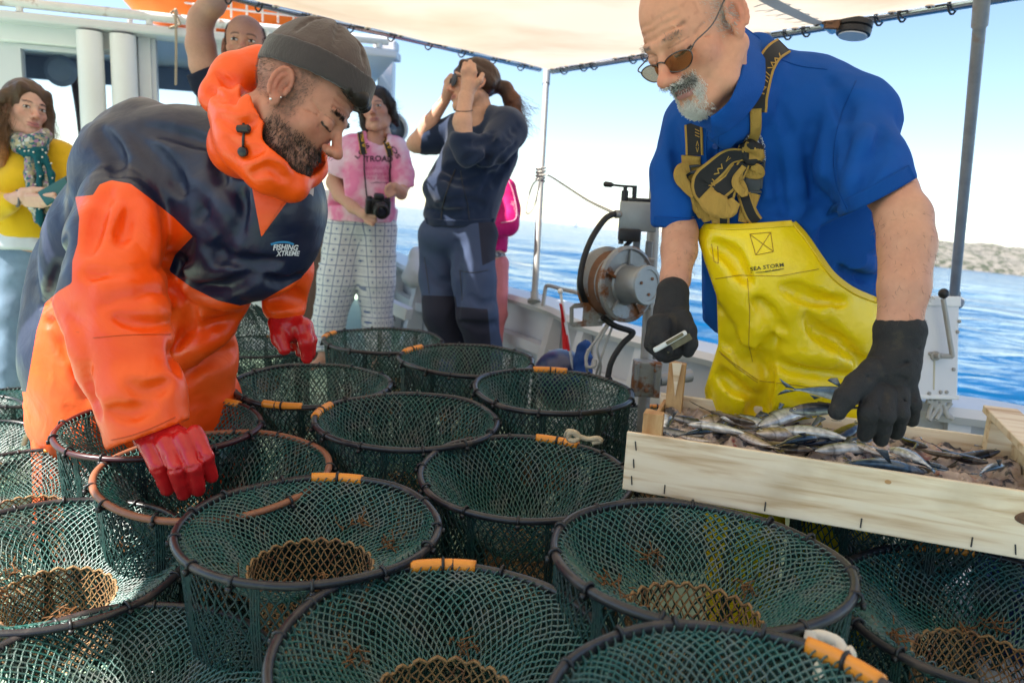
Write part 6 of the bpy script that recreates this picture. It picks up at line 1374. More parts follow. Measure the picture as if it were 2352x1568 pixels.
for u, v in ((47, 343), (58, 348), (68, 347), (78, 350), (97, 345), (104, 352), (116, 376), (88, 374), (92, 406), (83, 425), (120, 410), (122, 440), (98, 362), (90, 480)):
    h_ = drop(bvt, u, v, .003)
    if h_: s.sphere(h_[0], .0042, 8)
s.build('bead', mat('pearl_stud', (.7, .68, .6), .2, metal=.5), sc_, smooth=True)
F = Field([-.15, -.16, -.30], [.15, .13, .15], .0042)
F.ell((0, -.018, .040), (.084, .104, .092), k=.02).ell((0, .098, -.030), (.064, .060, .086), k=.012, op='-').ell((.02, .09, .035), (.034, .05, .030), k=.02, op='-')
F.chain([((.05, .055, .078), .022), ((.082, .010, .03), .026), ((.088, -.025, -.05), .032), ((.098, -.005, -.13), .036), ((.100, .030, -.21), .030), ((.090, .045, -.255), .014)], k=.02)
F.chain([((-.05, .06, .070), .020), ((-.080, .03, .0), .022), ((-.078, .030, -.08), .026), ((-.075, .055, -.16), .030), ((-.066, .075, -.235), .014)], k=.02)
F.chain([((0, -.07, .03), .07), ((.02, -.085, -.10), .062), ((.02, -.07, -.20), .040)], k=.03); F.ell((.083, .004, -.012), (.03, .022, .03), k=.01, op='-')
F.warp(folds(.0035, 38, 136, (1, 1, .22)))
def tips(V, c): t = sm(-V[:, 2], .05, .20)[:, None]; return c*(1-t) + c*np.array([4.2, 3.4, 2.2])*t
hy.hair(F, 'hair', yw, M_hair, (.085, .046, .025), fn=tips)
i, P0 = hy.pick(np.exp(-((hy.V[:, 2]-.0215)/.003)**2)*sm(np.abs(hy.V[:, 0]), .012, .016)*(1-sm(np.abs(hy.V[:, 0]), .042, .05))*(hy.V[:, 1] > .05), 40, 6); strands(hy.b(P0), hy.d(hy.N[i]*.2 + np.stack([np.sign(P0[:, 0])*.9, 0*P0[:, 0], 0*P0[:, 0]+.1], 1)), .008, .0006, M_strand_d, 'eyebrow', yw, .1)
g_ = np.random.default_rng(4); n_ = 420; rt = np.stack([np.where(g_.random(n_) < .6, .088, -.078)+g_.normal(0, .014, n_), g_.normal(.012, .025, n_), g_.uniform(-.16, .03, n_)], 1)
strands(hy.b(rt), hy.d(np.stack([np.sign(rt[:, 0])*.25, .2+0*rt[:, 0], -1+0*rt[:, 0]], 1)), .13, .0006, mat('tawny_hair', (.14, .070, .028), .45, var=.5, vscale=12), 'stray_hair', yw, .14, 6)
s = MB(); s.tube([W(40+4*math.cos(w), 456+18*math.sin(w), 3.02-.03*math.cos(w)) for w in np.linspace(0, 2*math.pi, 20, endpoint=False)], .005, 6, closed=True); s.build('bracelet', mat('braided_bracelet', (.12, .11, .12), .6, bump=.9, bscale=300), yw, smooth=True)
pc = W(138, 434, 2.975); a_ = W(170, 417, 2.99)-W(106, 454, 2.96); a_ /= np.linalg.norm(a_); n_p = np.array([.15, -.75, .65]); n_p -= a_*np.dot(n_p, a_); n_p /= np.linalg.norm(n_p); Rp = np.stack([a_, np.cross(n_p, a_), n_p], 1)
ph = empty('phone', pc, 'teal cased phone held by the woman in yellow', 'phone')
s = MB(); s.box(pc, (.150, .074, .011), Rp, bev=.004); autosmooth(s.build('case', mat('teal_case', (.005, .10, .105), .5), ph))
s = MB(); s.box(pc + a_*.052 + np.cross(n_p, a_)*.016 + n_p*.006, (.030, .020, .003), Rp, bev=.001); s.build('camera_lens', M_black, ph)

# ---- bald man with his arm raised
Z = 2.98
def stub_bald(V, c):
    x, y, z = V.T; ax = np.abs(x); n = vnoise(V, 300, 41)
    lo = sm(-z, .030, .055)*sm(y, -.015, .015)*.85; side = np.maximum(sm(ax, .050, .064)*(1-sm(y, .015, .045))*(1-sm(z, .055, .095)), sm(-y, .03, .07)*(1-sm(z, .07, .11)))*.75*sm(z, -.06, -.02)*(1-np.exp(-(((ax-.085)/.012)**2)))
    m_ = (np.maximum(lo, side)*(.8+.3*n))[:, None]; return c*(1-m_)+np.array([.032, .023, .019])*m_
hbm = Head(563, 108, Z, 14, 3, 2, 1.0, skin=(.50, .255, .165), stub=stub_bald, gaze=(.001, -.001), brow=(.03, .02, .016), iris=(.03, .02, .015), necklen=.14, h=.0026)
F = pfield(380, 720, -90, 500, 2.6, 3.3, .007)
F.ch([(560, 170, 3.0, 33), (560, 260, 3.05, 80), (570, 460, 3.05, 80)], 20)
F.ch([(505, 215, 3.02, 36), (470, 150, 3.0, 32), (461, 105, 2.98, 31.5), (459, 62, 2.97, 27), (463, 42, 2.955, 27), (488, 8, 2.93, 28), (520, -35, 2.91, 23), (548, -72, 2.9, 17)], 12)
Vb, Qb = tob(F)
bm_ = person('person', [hbm.part(), (Vb, Qb, np.array((.52, .275, .18))*(1+.08*vnoise(Vb, 12, 43))[:, None])], 'balding man in a navy t-shirt raising one arm to the roof rail')
x, y, z = hbm.V.T; ax = np.abs(x); i, P0 = hbm.pick(np.maximum(sm(ax, .054, .066)*(1-sm(y, .01, .045))*(1-sm(z, .06, .095))*sm(z, -.05, -.01), .8*sm(-z, .035, .06)*sm(y, -.01, .02))*(ax < .078)*(z > -.115), 2600, 15); strands(hbm.b(P0), hbm.d(hbm.N[i]*.6+np.array([0, -.1, -.7])), .006, .0005, M_strand_d, 'short_hair', bm_, .3)
F = pfield(380, 720, 110, 520, 2.6, 3.4, .008)
F.ch([(560, 215, 3.04, 60), (565, 300, 3.06, 104), (570, 460, 3.06, 100)], 24).ch([(530, 220, 3.04, 46), (488, 185, 3.01, 45), (472, 160, 3.0, 42)], 14)
F.plane(C(470, 152, 3.0), C(455, 105, 2.98)-C(490, 195, 3.0)) if False else None
sl, P = F.sub(F.lo, F.lo+F.n*F.h); pu = P[..., 0]/P[..., 2]*FPX + CX; pv = -P[..., 1]/P[..., 2]*FPX + CY
hemcut(F, pu < 540, (172 - (pu-440)*.40 - pv)*P[..., 2]/FPX); F.c2((560, 150, 3.0, 34), (560, 205, 2.98, 34), 8, '-')
quick('t_shirt', F, cloth('navy_cotton', (.010, .014, .030), .9), bm_, folds(.006, 10, 141))

# ---- girl with the camera
Z = 4.0
hg = Head(867, 252, Z, -7, 4, -4, .98, skin=(.56, .30, .205), fem=1, nose=1.05, gaze=(.001, -.002), brow=(.03, .02, .015), iris=(.04, .025, .015), neck=.043, necklen=.14, h=.0028)
F = pfield(680, 980, 290, 900, 3.6, 4.4, .009)
F.ch([(866, 306, 4.02, 18), (850, 360, 4.05, 48), (830, 500, 4.05, 50)], 14)
F.ch([(790, 350, 4.02, 20), (768, 420, 3.98, 18), (780, 448, 3.94, 15), (810, 476, 3.86, 13), (834, 491, 3.82, 10)], 8).ch([(918, 350, 4.02, 20), (930, 420, 3.98, 15), (922, 446, 3.92, 12), (908, 440, 3.86, 10)], 8)
F.ch([(800, 530, 4.05, 40), (775, 660, 4.05, 32), (748, 800, 4.06, 14), (742, 826, 4.06, 12), (718, 842, 3.98, 10)], 10).ch([(862, 530, 4.05, 40), (860, 660, 4.08, 32), (866, 800, 4.1, 14), (866, 826, 4.1, 12), (858, 838, 4.0, 10)], 10)
Vb, Qb = tob(F)
F = pfield(800, 960, 400, 540, 3.65, 4.0, .0032)
F.ch([(826, 487, 3.84, 11), (842, 494, 3.80, 13)], 6)
for a, b in (((846, 486), (860, 484)), ((848, 494), (864, 496)), ((846, 502), (862, 507)), ((842, 508), (856, 515))): F.ch([(*a, 3.79, 6), (*b, 3.765, 5)], 4)
F.ch([(924, 442, 3.9, 12), (906, 432, 3.86, 13)], 6)
for a, b in (((898, 424), (888, 430)), ((897, 432), (886, 438)), ((898, 440), (888, 446)), ((904, 446), (894, 452))): F.ch([(*a, 3.84, 5.5), (*b, 3.82, 4.5)], 4)
Vh, Qh = tob(F, 1)
gp_ = person('person', [hg.part(), (Vb, Qb, np.array((.55, .30, .205))), (Vh, Qh, np.array((.55, .30, .205)))], 'girl in a pink tie dye t-shirt and patterned trousers with a camera on her neck')
F = pfield(700, 990, 280, 560, 3.6, 4.5, .008)
F.ch([(868, 325, 4.05, 26), (850, 370, 4.06, 66), (834, 470, 4.06, 76), (832, 520, 4.06, 76)], 16).c2((810, 345, 4.03, 30), (905, 346, 4.03, 30), 18)
F.ch([(806, 345, 4.02, 34), (778, 395, 4.0, 32), (768, 425, 3.98, 30)], 10).ch([(908, 348, 4.02, 30), (924, 400, 4.0, 26), (928, 425, 3.98, 24)], 10)
F.ch([(812, 380, 3.93, 3), (808, 440, 3.92, 5), (800, 500, 3.92, 4)], 10, '-').ch([(890, 390, 3.93, 3), (880, 440, 3.90, 5), (886, 500, 3.92, 4)], 10, '-')
sl, P = F.sub(F.lo, F.lo+F.n*F.h); pu = P[..., 0]/P[..., 2]*FPX + CX; pv = -P[..., 1]/P[..., 2]*FPX + CY
hemcut(F, (pu > 700), (pv - (512 if False else 506 + (pu-757)*.04))*P[..., 2]/FPX); hemcut(F, pu < 800, (pv - (398 + (pu-745)*.42))*P[..., 2]/FPX) if False else None
hemcut(F, (pu < 790) & (P[..., 2] < 4.04) & (pv < 470), (pv - (392 + (pu-748)*.45))*P[..., 2]/FPX); hemcut(F, (pu > 908) & (pv < 480), (pv - (430 - (pu-932)*.1))*P[..., 2]/FPX)
F.c2((867, 300, 4.02, 26), (866, 322, 3.97, 24), 5, '-')
M_tie_dye = mat('pink_tie_dye', (.72, .20, .36), .9, col2=(.78, .55, .62), vscale=7, ramp=(.40, .60), detail=3, bump=.3, bscale=400, bdist=.001)
tee = quick('t_shirt', F, M_tie_dye, gp_, folds(.006, 11, 151))
bvt = bvh_of([tee]); M_tx = mat('black_print', (.03, .02, .03), .8); M_tx2 = mat('pink_print', (.62, .10, .26), .8)
lettering('LOS FIELOS', bvt, [(822, 366), (845, 340), (872, 333), (898, 344), (912, 366)], 10, M_tx, tee, bold=.02)
lettering('TROAD', bvt, [(838, 372), (868, 371), (902, 372)], 13, M_tx, tee, bold=.02)
for q, t_, hh in ((389, 'MARIPOSA ST', 6), (402, 'DELIVERY', 5), (412, 'SAN JUAN', 5)): lettering(t_, bvt, [(836, q), (868, q), (898, q)], hh, M_tx2, tee)
lettering('california', bvt, [(852, 422), (870, 421), (890, 422)], 4, M_tx, tee)
# trousers with a blue grid and a star in every square
def gridmat():
    mm = bpy.data.materials.new('grid_print'); mm.use_nodes = True; nt = mm.node_tree; L = nt.links.new; p = P_(mm); p.inputs['Roughness'].default_value = .9
    def A(n): a = nt.nodes.new('ShaderNodeAttribute'); a.attribute_name = n; return a.outputs['Fac']
    def M(op, a, b=None):
        x = nt.nodes.new('ShaderNodeMath'); x.operation = op
        for i, q in enumerate((a, b)):
            if q is None: continue
            if isinstance(q, (int, float)): x.inputs[i].default_value = q
            else: L(q, x.inputs[i])
        return x.outputs[0]
    fu = M('SUBTRACT', M('FRACT', A('gu')), .5); fv = M('SUBTRACT', M('FRACT', A('gv')), .5)
    line = M('GREATER_THAN', M('MAXIMUM', M('ABSOLUTE', fu), M('ABSOLUTE', fv)), .445)
    rd = M('SQRT', M('ADD', M('MULTIPLY', fu, fu), M('MULTIPLY', fv, fv))); an = M('ARCTAN2', fv, fu)
    ray = M('MULTIPLY', M('GREATER_THAN', M('SINE', M('MULTIPLY', an, 16)), .1), M('LESS_THAN', rd, .33)); dot = M('LESS_THAN', rd, .10)
    fac = M('MINIMUM', M('ADD', M('ADD', M('MULTIPLY', line, .75), M('MULTIPLY', ray, .30)), dot), 1.0)
    mx = nt.nodes.new('ShaderNodeMixRGB'); L(fac, mx.inputs[0]); mx.inputs[1].default_value = (.66, .67, .67, 1); mx.inputs[2].default_value = (.07, .12, .27, 1); L(mx.outputs[0], p.inputs['Base Color']); return mm
F = pfield(680, 970, 480, 880, 3.6, 4.5, .008)
F.ch([(800, 530, 4.06, 52), (778, 640, 4.06, 46), (755, 740, 4.06, 36), (745, 815, 4.06, 28)], 10).ch([(862, 530, 4.06, 50), (862, 640, 4.08, 44), (866, 740, 4.1, 34), (868, 815, 4.1, 28)], 10)
F.el(832, 520, 4.06, 76, 40, 60, 12); F.plane(C(745, 806, 4.06), (0, -1, 0)); F.warp(folds(.006, 12, 152)); V, Q = tob(F)
u_, v_, z_ = pix(V); leg = np.where(u_ < 820+.16*(v_-520), 0, 1); cu_ = np.where(leg == 0, 800-.19*(v_-520), 862+.02*(v_-520)); cx_ = (u_-cu_)*4.06/FPX; dz_ = 4.06-z_; an_ = np.arctan2(cx_, np.maximum(dz_, -.2)+.0001)
obj('trousers', V, Q, gridmat(), gp_, att={'gu': np.clip(an_, -2.2, 2.2)*.105/.048+.5+leg*.5, 'gv': V[:, 2]/.053})
F = Field([-.13, -.14, -.2], [.13, .12, .14], .004); F.ell((0, -.018, .034), (.083, .106, .092), k=.02).ell((0, .105, -.030), (.066, .075, .090), k=.012, op='-')
F.chain([((-.05, .05, .075), .022), ((-.078, .01, .02), .024), ((-.082, -.02, -.05), .020), ((-.09, -.04, -.08), .014)], k=.02).chain([((.05, .05, .075), .022), ((.078, .02, .01), .022), ((.078, -.01, -.07), .024), ((.07, .0, -.13), .014)], k=.02); F.ell((0, -.11, -.03), (.05, .05, .06), k=.03)
F.warp(folds(.003, 40, 153, (1, 1, .25))); hg.hair(F, 'hair', gp_, M_hair, (.022, .014, .010))
g_ = np.random.default_rng(5); rt = np.stack([g_.choice([-1, 1], 140)*g_.uniform(.07, .09, 140), g_.uniform(-.05, .03, 140), g_.uniform(-.06, .06, 140)], 1)
strands(hg.b(rt), hg.d(np.stack([np.sign(rt[:, 0])*.6, -.2+0*rt[:, 0], -.6+0*rt[:, 0]], 1)), .05, .0005, M_strand_d, 'stray_hair', gp_, .3, 4)
# her camera and its strap
cc = W(868, 474, 3.76); cam_o = empty('camera_slr', cc, 'black reflex camera hanging on the neck strap of the girl in pink', 'camera'); cam_o.name = 'reflex_camera'
fw = W(878, 500, 3.60)-W(866, 470, 3.80); fw /= np.linalg.norm(fw); rt_ = W(900, 478, 3.76)-W(840, 468, 3.76); rt_ -= fw*np.dot(rt_, fw); rt_ /= np.linalg.norm(rt_); upc = np.cross(rt_, fw); upc = upc*np.sign(upc[2]); Rc = np.stack([rt_, -fw, upc], 1)
s = MB(); s.box(cc, (.122, .045, .078), Rc, bev=.010); s.box(cc + rt_*.002 + upc*.048, (.050, .048, .030), Rc, bev=.010); s.box(cc - rt_*.048 + fw*.022, (.026, .022, .074), Rc, bev=.008); autosmooth(s.build('camera_body', M_black, cam_o))
s = MB(); s.lathe(cc + rt_*.008 + fw*.02, fw, [(0, .034), (.022, .034), (.024, .037), (.060, .037), (.064, .033), (.088, .034), (.090, .030), (.080, .026)], 28); autosmooth(s.build('lens', M_black, cam_o))
s = MB(); s.lathe(cc + rt_*.008 + fw*.099, fw, [(0, .024), (.002, .020), (.003, .001)], 24); s.build('glass', mat('lens_glass', (.02, .02, .035), .04), cam_o, smooth=True)
s = MB(); s.lathe(cc - rt_*.042 + upc*.038, upc, [(0, .011), (.008, .011)], 14); s.lathe(cc + rt_*.044 + upc*.038, upc, [(0, .013), (.007, .013)], 14); autosmooth(s.build('dial', M_rubber, cam_o))
M_strap = mat('black_strap', (.012, .012, .012), .8); M_ylw = mat('yellow_print', (.75, .42, .01), .7)
for pa, tx in (([(824, 284), (828, 310), (833, 338), (836, 356)], 1), ([(876, 300), (884, 320), (892, 342), (897, 358)], 1)):
    st = ribbon('strap', bvt, pa, .030, M_strap, cam_o, .006, .002, 6, .06, M_ylw)
    bs = bvh_of([st]); q = pa; lettering('Nikon' if False else 'PHOTO', bs, [q[1], ((q[1][0]+q[2][0])/2, (q[1][1]+q[2][1])/2), q[2]], 9, M_ylw, st, off=.001, bold=.03)
for pa in ([(836, 356), (838, 410), (843, 462)], [(897, 358), (896, 410), (893, 456), (890, 466)]): thread('strap_cord', bvt, pa, .0035, M_strap, cam_o, off=.006)

# ---- woman in the navy hoodie adjusting her sunglasses
Z = 3.3
hn = Head(1086, 197, Z, -72, -6, -3, .97, skin=(.60, .335, .23), fem=1, nose=1.05, gaze=(0, 0), brow=(.04, .025, .02), neck=.045, necklen=.14, h=.0028)
F = pfield(900, 1250, 100, 900, 2.9, 3.7, .008)
F.ch([(1098, 262, 3.3, 24), (1110, 330, 3.34, 52), (1070, 500, 3.36, 56)], 14)
F.ch([(1170, 300, 3.22, 22), (1110, 348, 3.1, 16), (1070, 328, 3.05, 19), (1062, 280, 3.05, 21), (1070, 225, 3.07, 16), (1074, 205, 3.08, 15)], 10)
F.ch([(1040, 305, 3.42, 18), (985, 325, 3.41, 17), (962, 330, 3.4, 20), (954, 330, 3.4, 18), (985, 285, 3.38, 17), (1024, 228, 3.36, 12)], 10)
F.ch([(1086, 540, 3.38, 34), (1092, 690, 3.32, 30), (1118, 850, 3.36, 24)], 10).ch([(1016, 540, 3.44, 34), (1008, 690, 3.42, 28), (1040, 850, 3.46, 24)], 10)
Vb, Qb = tob(F)
F = pfield(980, 1150, 120, 270, 2.9, 3.5, .0030)
F.ch([(1072, 222, 3.07, 15), (1078, 195, 3.08, 20)], 8)
for a, b, c_ in (((1068, 182), (1066, 164), (1068, 147)), ((1078, 178), (1078, 158), (1080, 143)), ((1088, 182), (1094, 166), (1100, 152)) if False else ((1086, 184), (1088, 166), (1088, 150)), ((1092, 196), (1102, 186), (1108, 172))): F.ch([(*a, 3.07, 8.5), (*b, 3.06, 7.5), (*c_, 3.07, 5.5)], 4)
F.ch([(1024, 226, 3.36, 12), (1032, 205, 3.34, 15)], 6)
for a, b in (((1028, 195), (1040, 182)), ((1026, 188), (1036, 174)), ((1034, 204), (1044, 196))): F.ch([(*a, 3.33, 7), (*b, 3.30, 5.5)], 4)
Vh, Qh = tob(F, 1)
nw = person('person', [hn.part(), (Vb, Qb, np.array((.60, .345, .24))), (Vh, Qh, np.array((.60, .345, .24)))], 'woman with ponytail in navy hoodie holding both hands to her face')
F = pfield(920, 1260, 230, 560, 2.85, 3.7, .0075)
F.ch([(1110, 290, 3.32, 40), (1105, 350, 3.34, 78), (1066, 440, 3.36, 82), (1056, 490, 3.36, 80)], 18).c2((1070, 300, 3.38, 44), (1158, 296, 3.26, 48), 22)
F.ch([(1166, 300, 3.22, 44), (1130, 345, 3.12, 38), (1082, 348, 3.06, 34), (1062, 322, 3.05, 30)], 10).ch([(1048, 302, 3.42, 36), (1000, 318, 3.42, 32), (975, 326, 3.41, 27)], 12)
F.ch([(1000, 430, 3.26, 28), (1040, 450, 3.22, 34)], 18)
for pts in ([(1150, 350, 3.1, 4), (1090, 385, 3.12, 7), (1030, 380, 3.18, 4)], [(1130, 400, 3.14, 3), (1080, 420, 3.14, 6), (1020, 410, 3.18, 4)], [(1010, 470, 3.14, 3), (1060, 460, 3.10, 5), (1110, 470, 3.14, 4)], [(1180, 330, 3.1, 3), (1140, 390, 3.14, 6), (1110, 440, 3.18, 4)], [(1110, 310, 3.04, 3), (1100, 350, 3.01, 5), (1070, 370, 3.02, 3)], [(1130, 305, 3.06, 3), (1125, 345, 3.05, 5), (1110, 375, 3.06, 3)]): crease(F, [(p[0], p[1], p[3]*1.6) for p in pts], 14, .5)
for pts in ([(1190, 290, 3), (1150, 330, 7), (1110, 340, 4)], [(1195, 330, 3), (1160, 380, 7), (1130, 430, 3)], [(1020, 390, 3), (1060, 400, 7), (1110, 390, 3)], [(985, 480, 3), (1030, 490, 6), (1090, 480, 3)], [(1130, 320, 3), (1100, 330, 6), (1070, 330, 3)]): crease(F, pts, 14, .5)
sl, P = F.sub(F.lo, F.lo+F.n*F.h); pu = P[..., 0]/P[..., 2]*FPX + CX; pv = -P[..., 1]/P[..., 2]*FPX + CY
hemcut(F, pv > 440, (pv - 521)*P[..., 2]/FPX); hemcut(F, (P[..., 2] < 3.16) & (pu < 1090), (302+(pu-1040)*.05 - pv)*P[..., 2]/FPX); hemcut(F, (pu < 990) & (P[..., 2] > 3.3), (968 - pu - (pv-330)*.2)*P[..., 2]/FPX); F.c2((1094, 244, 3.28, 32), (1092, 275, 3.24, 26), 6, '-')
M_nav = cloth('navy_fleece', (.010, .022, .058), .92, bump=.6, bscale=320, sheen=.25)
hoodie = quick('hoodie', F, M_nav, nw, folds(.0085, 8, 161)); bvn = bvh_of([hoodie])
thread('zip', bvn, [(1012, 517), (1018, 470), (1030, 430), (1046, 390)], .003, M_black, hoodie, off=.001)
thread('pocket_seam', bvn, [(1058, 392), (1062, 420), (1074, 470), (1078, 505)], .002, M_black, hoodie)
ribbon('waistband', bvn, [(980, 508), (1020, 512), (1080, 512), (1132, 508)], .028, M_nav, hoodie, .002, .004)
F = pfield(920, 1240, 500, 960, 2.85, 3.8, .008)
F.ch([(1086, 540, 3.34, 54), (1088, 640, 3.30, 48), (1096, 720, 3.28, 46), (1112, 800, 3.32, 38), (1120, 900, 3.34, 36)], 12).ch([(1016, 540, 3.42, 54), (1006, 640, 3.42, 42), (1014, 720, 3.40, 40), (1040, 800, 3.44, 36), (1046, 900, 3.44, 34)], 12); F.el(1052, 540, 3.36, 86, 50, 66, 14)
for pts in ([(1050, 560, 3.2, 3), (1052, 640, 3.24, 7), (1050, 720, 3.25, 6)], [(1080, 680, 3.16, 3), (1110, 700, 3.14, 5), (1136, 690, 3.2, 3)], [(1060, 740, 3.18, 3), (1100, 752, 3.15, 5), (1140, 744, 3.2, 3)], [(970, 600, 3.3, 3), (1000, 640, 3.3, 4), (1030, 650, 3.3, 3)]): crease(F, [(p[0], p[1], p[3]*1.6) for p in pts], 12, .5)
F.warp(folds(.0060, 8, 162)); V, Q = tob(F); u_, v_, z_ = pix(V)
M_wp = bpy.data.materials.new('work_trousers'); M_wp.use_nodes = True; nt = M_wp.node_tree; L = nt.links.new; p = P_(M_wp); p.inputs['Roughness'].default_value = .85
at = nt.nodes.new('ShaderNodeAttribute'); at.attribute_name = 'patch'; gt = nt.nodes.new('ShaderNodeMath'); gt.operation = 'GREATER_THAN'; gt.inputs[1].default_value = 0; L(at.outputs['Fac'], gt.inputs[0])
mx = nt.nodes.new('ShaderNodeMixRGB'); L(gt.outputs[0], mx.inputs[0]); mx.inputs[1].default_value = (.040, .062, .130, 1); mx.inputs[2].default_value = (.011, .012, .028, 1); L(mx.outputs[0], p.inputs['Base Color'])
kn1 = poly_sd(u_, v_, [(970, 678), (1046, 680), (1054, 740), (1052, 800), (1030, 830), (960, 800)]); kn2 = poly_sd(u_, v_, [(1048, 704), (1120, 710), (1128, 800), (1122, 900), (1046, 900)]); sd3 = poly_sd(u_, v_, [(1098, 505), (1150, 505), (1150, 590), (1108, 610)])
wp_ = obj('trousers', V, Q, M_wp, nw, att={'patch': np.maximum.reduce([kn1, kn2, sd3])/400}); bvw = bvh_of([wp_])
for pa in ([(1056, 622), (1090, 626), (1122, 620)], [(1056, 622), (1060, 660), (1062, 690)], [(975, 590), (982, 640), (986, 675)]): thread('pocket_seam', bvw, pa, .0016, M_black, wp_)
F = Field([-.14, -.30, -.22], [.14, .14, .15], .0042); F.ell((0, -.020, .036), (.081, .106, .088), k=.02).ell((0, .100, -.036), (.066, .068, .086), k=.012, op='-')
F.chain([((.05, .06, .07), .018), ((.07, .01, .03), .022), ((.06, -.06, .0), .03)], k=.02).chain([((-.05, .06, .07), .018), ((-.074, .01, .03), .020), ((-.06, -.06, .0), .03)], k=.02).ell((-.083, -.014, -.006), (.03, .02, .026), k=.008, op='-')
F.chain([((0, -.115, .01), .026), ((0, -.150, .010), .030), ((0, -.185, -.04), .036), ((0, -.205, -.11), .030), ((.0, -.235, -.17), .010)], k=.015); F.warp(folds(.003, 42, 163, (1, 1, .3)))
def tawny(V, c): t = sm(-V[:, 1], .13, .2)[:, None]; return c*(1-t)+c*np.array([3.2, 2.4, 1.6])*t
hn.hair(F, 'hair', nw, M_hair, (.045, .022, .014), fn=tawny)
g_ = np.random.default_rng(6); rt = np.stack([g_.normal(0, .02, 260), g_.uniform(-.22, -.15, 260), g_.uniform(-.12, .0, 260)], 1)
strands(hn.b(rt), hn.d(np.stack([0*rt[:, 0], -.6+0*rt[:, 0], -.7+0*rt[:, 0]], 1)), .11, .0006, M_strand_b, 'stray_hair', nw, .25, 5)
s = MB(); s.tube([W(1064+22*math.cos(w), 253+3*math.sin(w), 3.055-.036*math.sin(w)) for w in np.linspace(0, 2*math.pi, 20, endpoint=False)], .0015, 5, closed=True); s.build('bracelet', M_black, nw, smooth=True)
sg = empty('sunglasses', hn.b((0, .1, -.002)), 'dark sunglasses held at the face of the woman in the navy hoodie', 'sunglasses')
for s_ in (-1, 1):
    s = MB(); c_ = np.array([s_*.033, .098-.006, .0]); s.lathe(hn.b(c_), hn.d((s_*.25, .97, 0)), [(0, .026), (.003, .027), (.005, .022)], 20); autosmooth(s.build('lens', M_black, sg))
    s = MB(); s.tube([hn.b(q) for q in ((s_*.060, .088, .006), (s_*.076, .05, .008), (s_*.080, -.01, .012))], .003, 6); s.build('temple', M_black, sg, smooth=True)
s = MB(); s.tube([hn.b(q) for q in ((-.012, .098, .004), (0, .102, .006), (.012, .098, .004))], .0025, 6); s.build('bridge', M_black, sg, smooth=True)

# ---- child in magenta behind her
Z = 3.85
hm = Head(1118, 372, Z, -160, 0, 0, .9, skin=(.56, .3, .2), fem=1, h=.004, necklen=.13, neck=.042)
F = pfield(1020, 1240, 380, 960, 3.4, 4.3, .009)
F.ch([(1120, 425, 3.86, 20), (1124, 500, 3.88, 36), (1122, 590, 3.88, 36)], 12).ch([(1140, 600, 3.88, 24), (1130, 720, 3.88, 18), (1112, 860, 3.9, 14)], 10).ch([(1094, 600, 3.88, 24), (1084, 720, 3.88, 18), (1076, 860, 3.9, 14)], 10); Vb, Qb = tob(F)
mg = person('person', [hm.part(), (Vb, Qb, np.array(SK_F))], 'child in magenta jacket and pink trousers standing behind the navy hoodie')
F = pfield(1020, 1240, 380, 640, 3.4, 4.3, .007)
F.ch([(1120, 440, 3.86, 46), (1122, 500, 3.88, 50), (1118, 570, 3.88, 46)], 12).ch([(1158, 434, 3.82, 26), (1170, 480, 3.80, 24), (1166, 515, 3.76, 24), (1120, 530, 3.70, 18)], 8)
F.ch([(1190, 460, 3.72, 2), (1168, 466, 3.68, 4), (1146, 460, 3.7, 2)], 8, '-').ch([(1190, 492, 3.70, 2), (1168, 496, 3.66, 4), (1146, 490, 3.68, 2)], 8, '-').ch([(1150, 530, 3.76, 2), (1140, 555, 3.78, 4), (1120, 560, 3.8, 2)], 8, '-'); F.plane(C(1120, 578, 3.88), (0, -1, 0))
mj = quick('jacket', F, cloth('magenta_cloth', (.62, .008, .16), .7), mg, folds(.006, 12, 171)); bvm = bvh_of([mj]); M_pk = mat('pale_pink_print', (.75, .35, .45), .7)
thread('piping', bvm, [(1166, 410), (1178, 440), (1186, 480), (1182, 505), (1150, 512)], .0028, M_pk, mj)
lettering('Pinko' if False else 'sport', bvm, [(1174, 462), (1180, 480), (1184, 500)], 12, M_pk, mj, shear=.4)
F = pfield(1020, 1240, 560, 960, 3.4, 4.3, .008); F.ch([(1136, 610, 3.88, 32), (1138, 720, 3.88, 25), (1118, 880, 3.9, 20)], 8).ch([(1092, 610, 3.88, 32), (1084, 720, 3.88, 25), (1076, 880, 3.9, 20)], 8)
quick('trousers', F, cloth('pink_cotton', (.70, .22, .24), .85), mg, folds(.006, 14, 172))
F = pfield(1060, 1200, 560, 620, 3.5, 4.2, .007); F.el(1120, 588, 3.88, 42, 16, 40, 6); quick('sash', F, mat('grey_print_cloth', (.4, .4, .42), .9, col2=(.08, .08, .1), vscale=90, ramp=(.48, .52)), mg)
# ================================================================ crate of bait fish
M_pine = bpy.data.materials.new('pine'); M_pine.use_nodes = True; nt = M_pine.node_tree; L = nt.links.new; p = P_(M_pine); p.inputs['Roughness'].default_value = .62
tc = nt.nodes.new('ShaderNodeTexCoord'); mp = nt.nodes.new('ShaderNodeMapping'); mp.inputs['Scale'].default_value = (1.2, 9, 14); L(tc.outputs['Object'], mp.inputs[0])
wv = nt.nodes.new('ShaderNodeTexNoise'); wv.inputs['Scale'].default_value = 4.5; wv.inputs['Detail'].default_value = 6; wv.inputs['Distortion'].default_value = .5; L(mp.outputs[0], wv.inputs[0])
cr = nt.nodes.new('ShaderNodeValToRGB'); e = cr.color_ramp.elements; e[0].position = .30; e[0].color = (.56, .37, .20, 1); e[1].position = .62; e[1].color = (.86, .72, .53, 1); x = e.new(.46); x.color = (.78, .61, .41, 1); x = e.new(.52); x.color = (.83, .68, .48, 1); L(wv.outputs[0], cr.inputs[0])
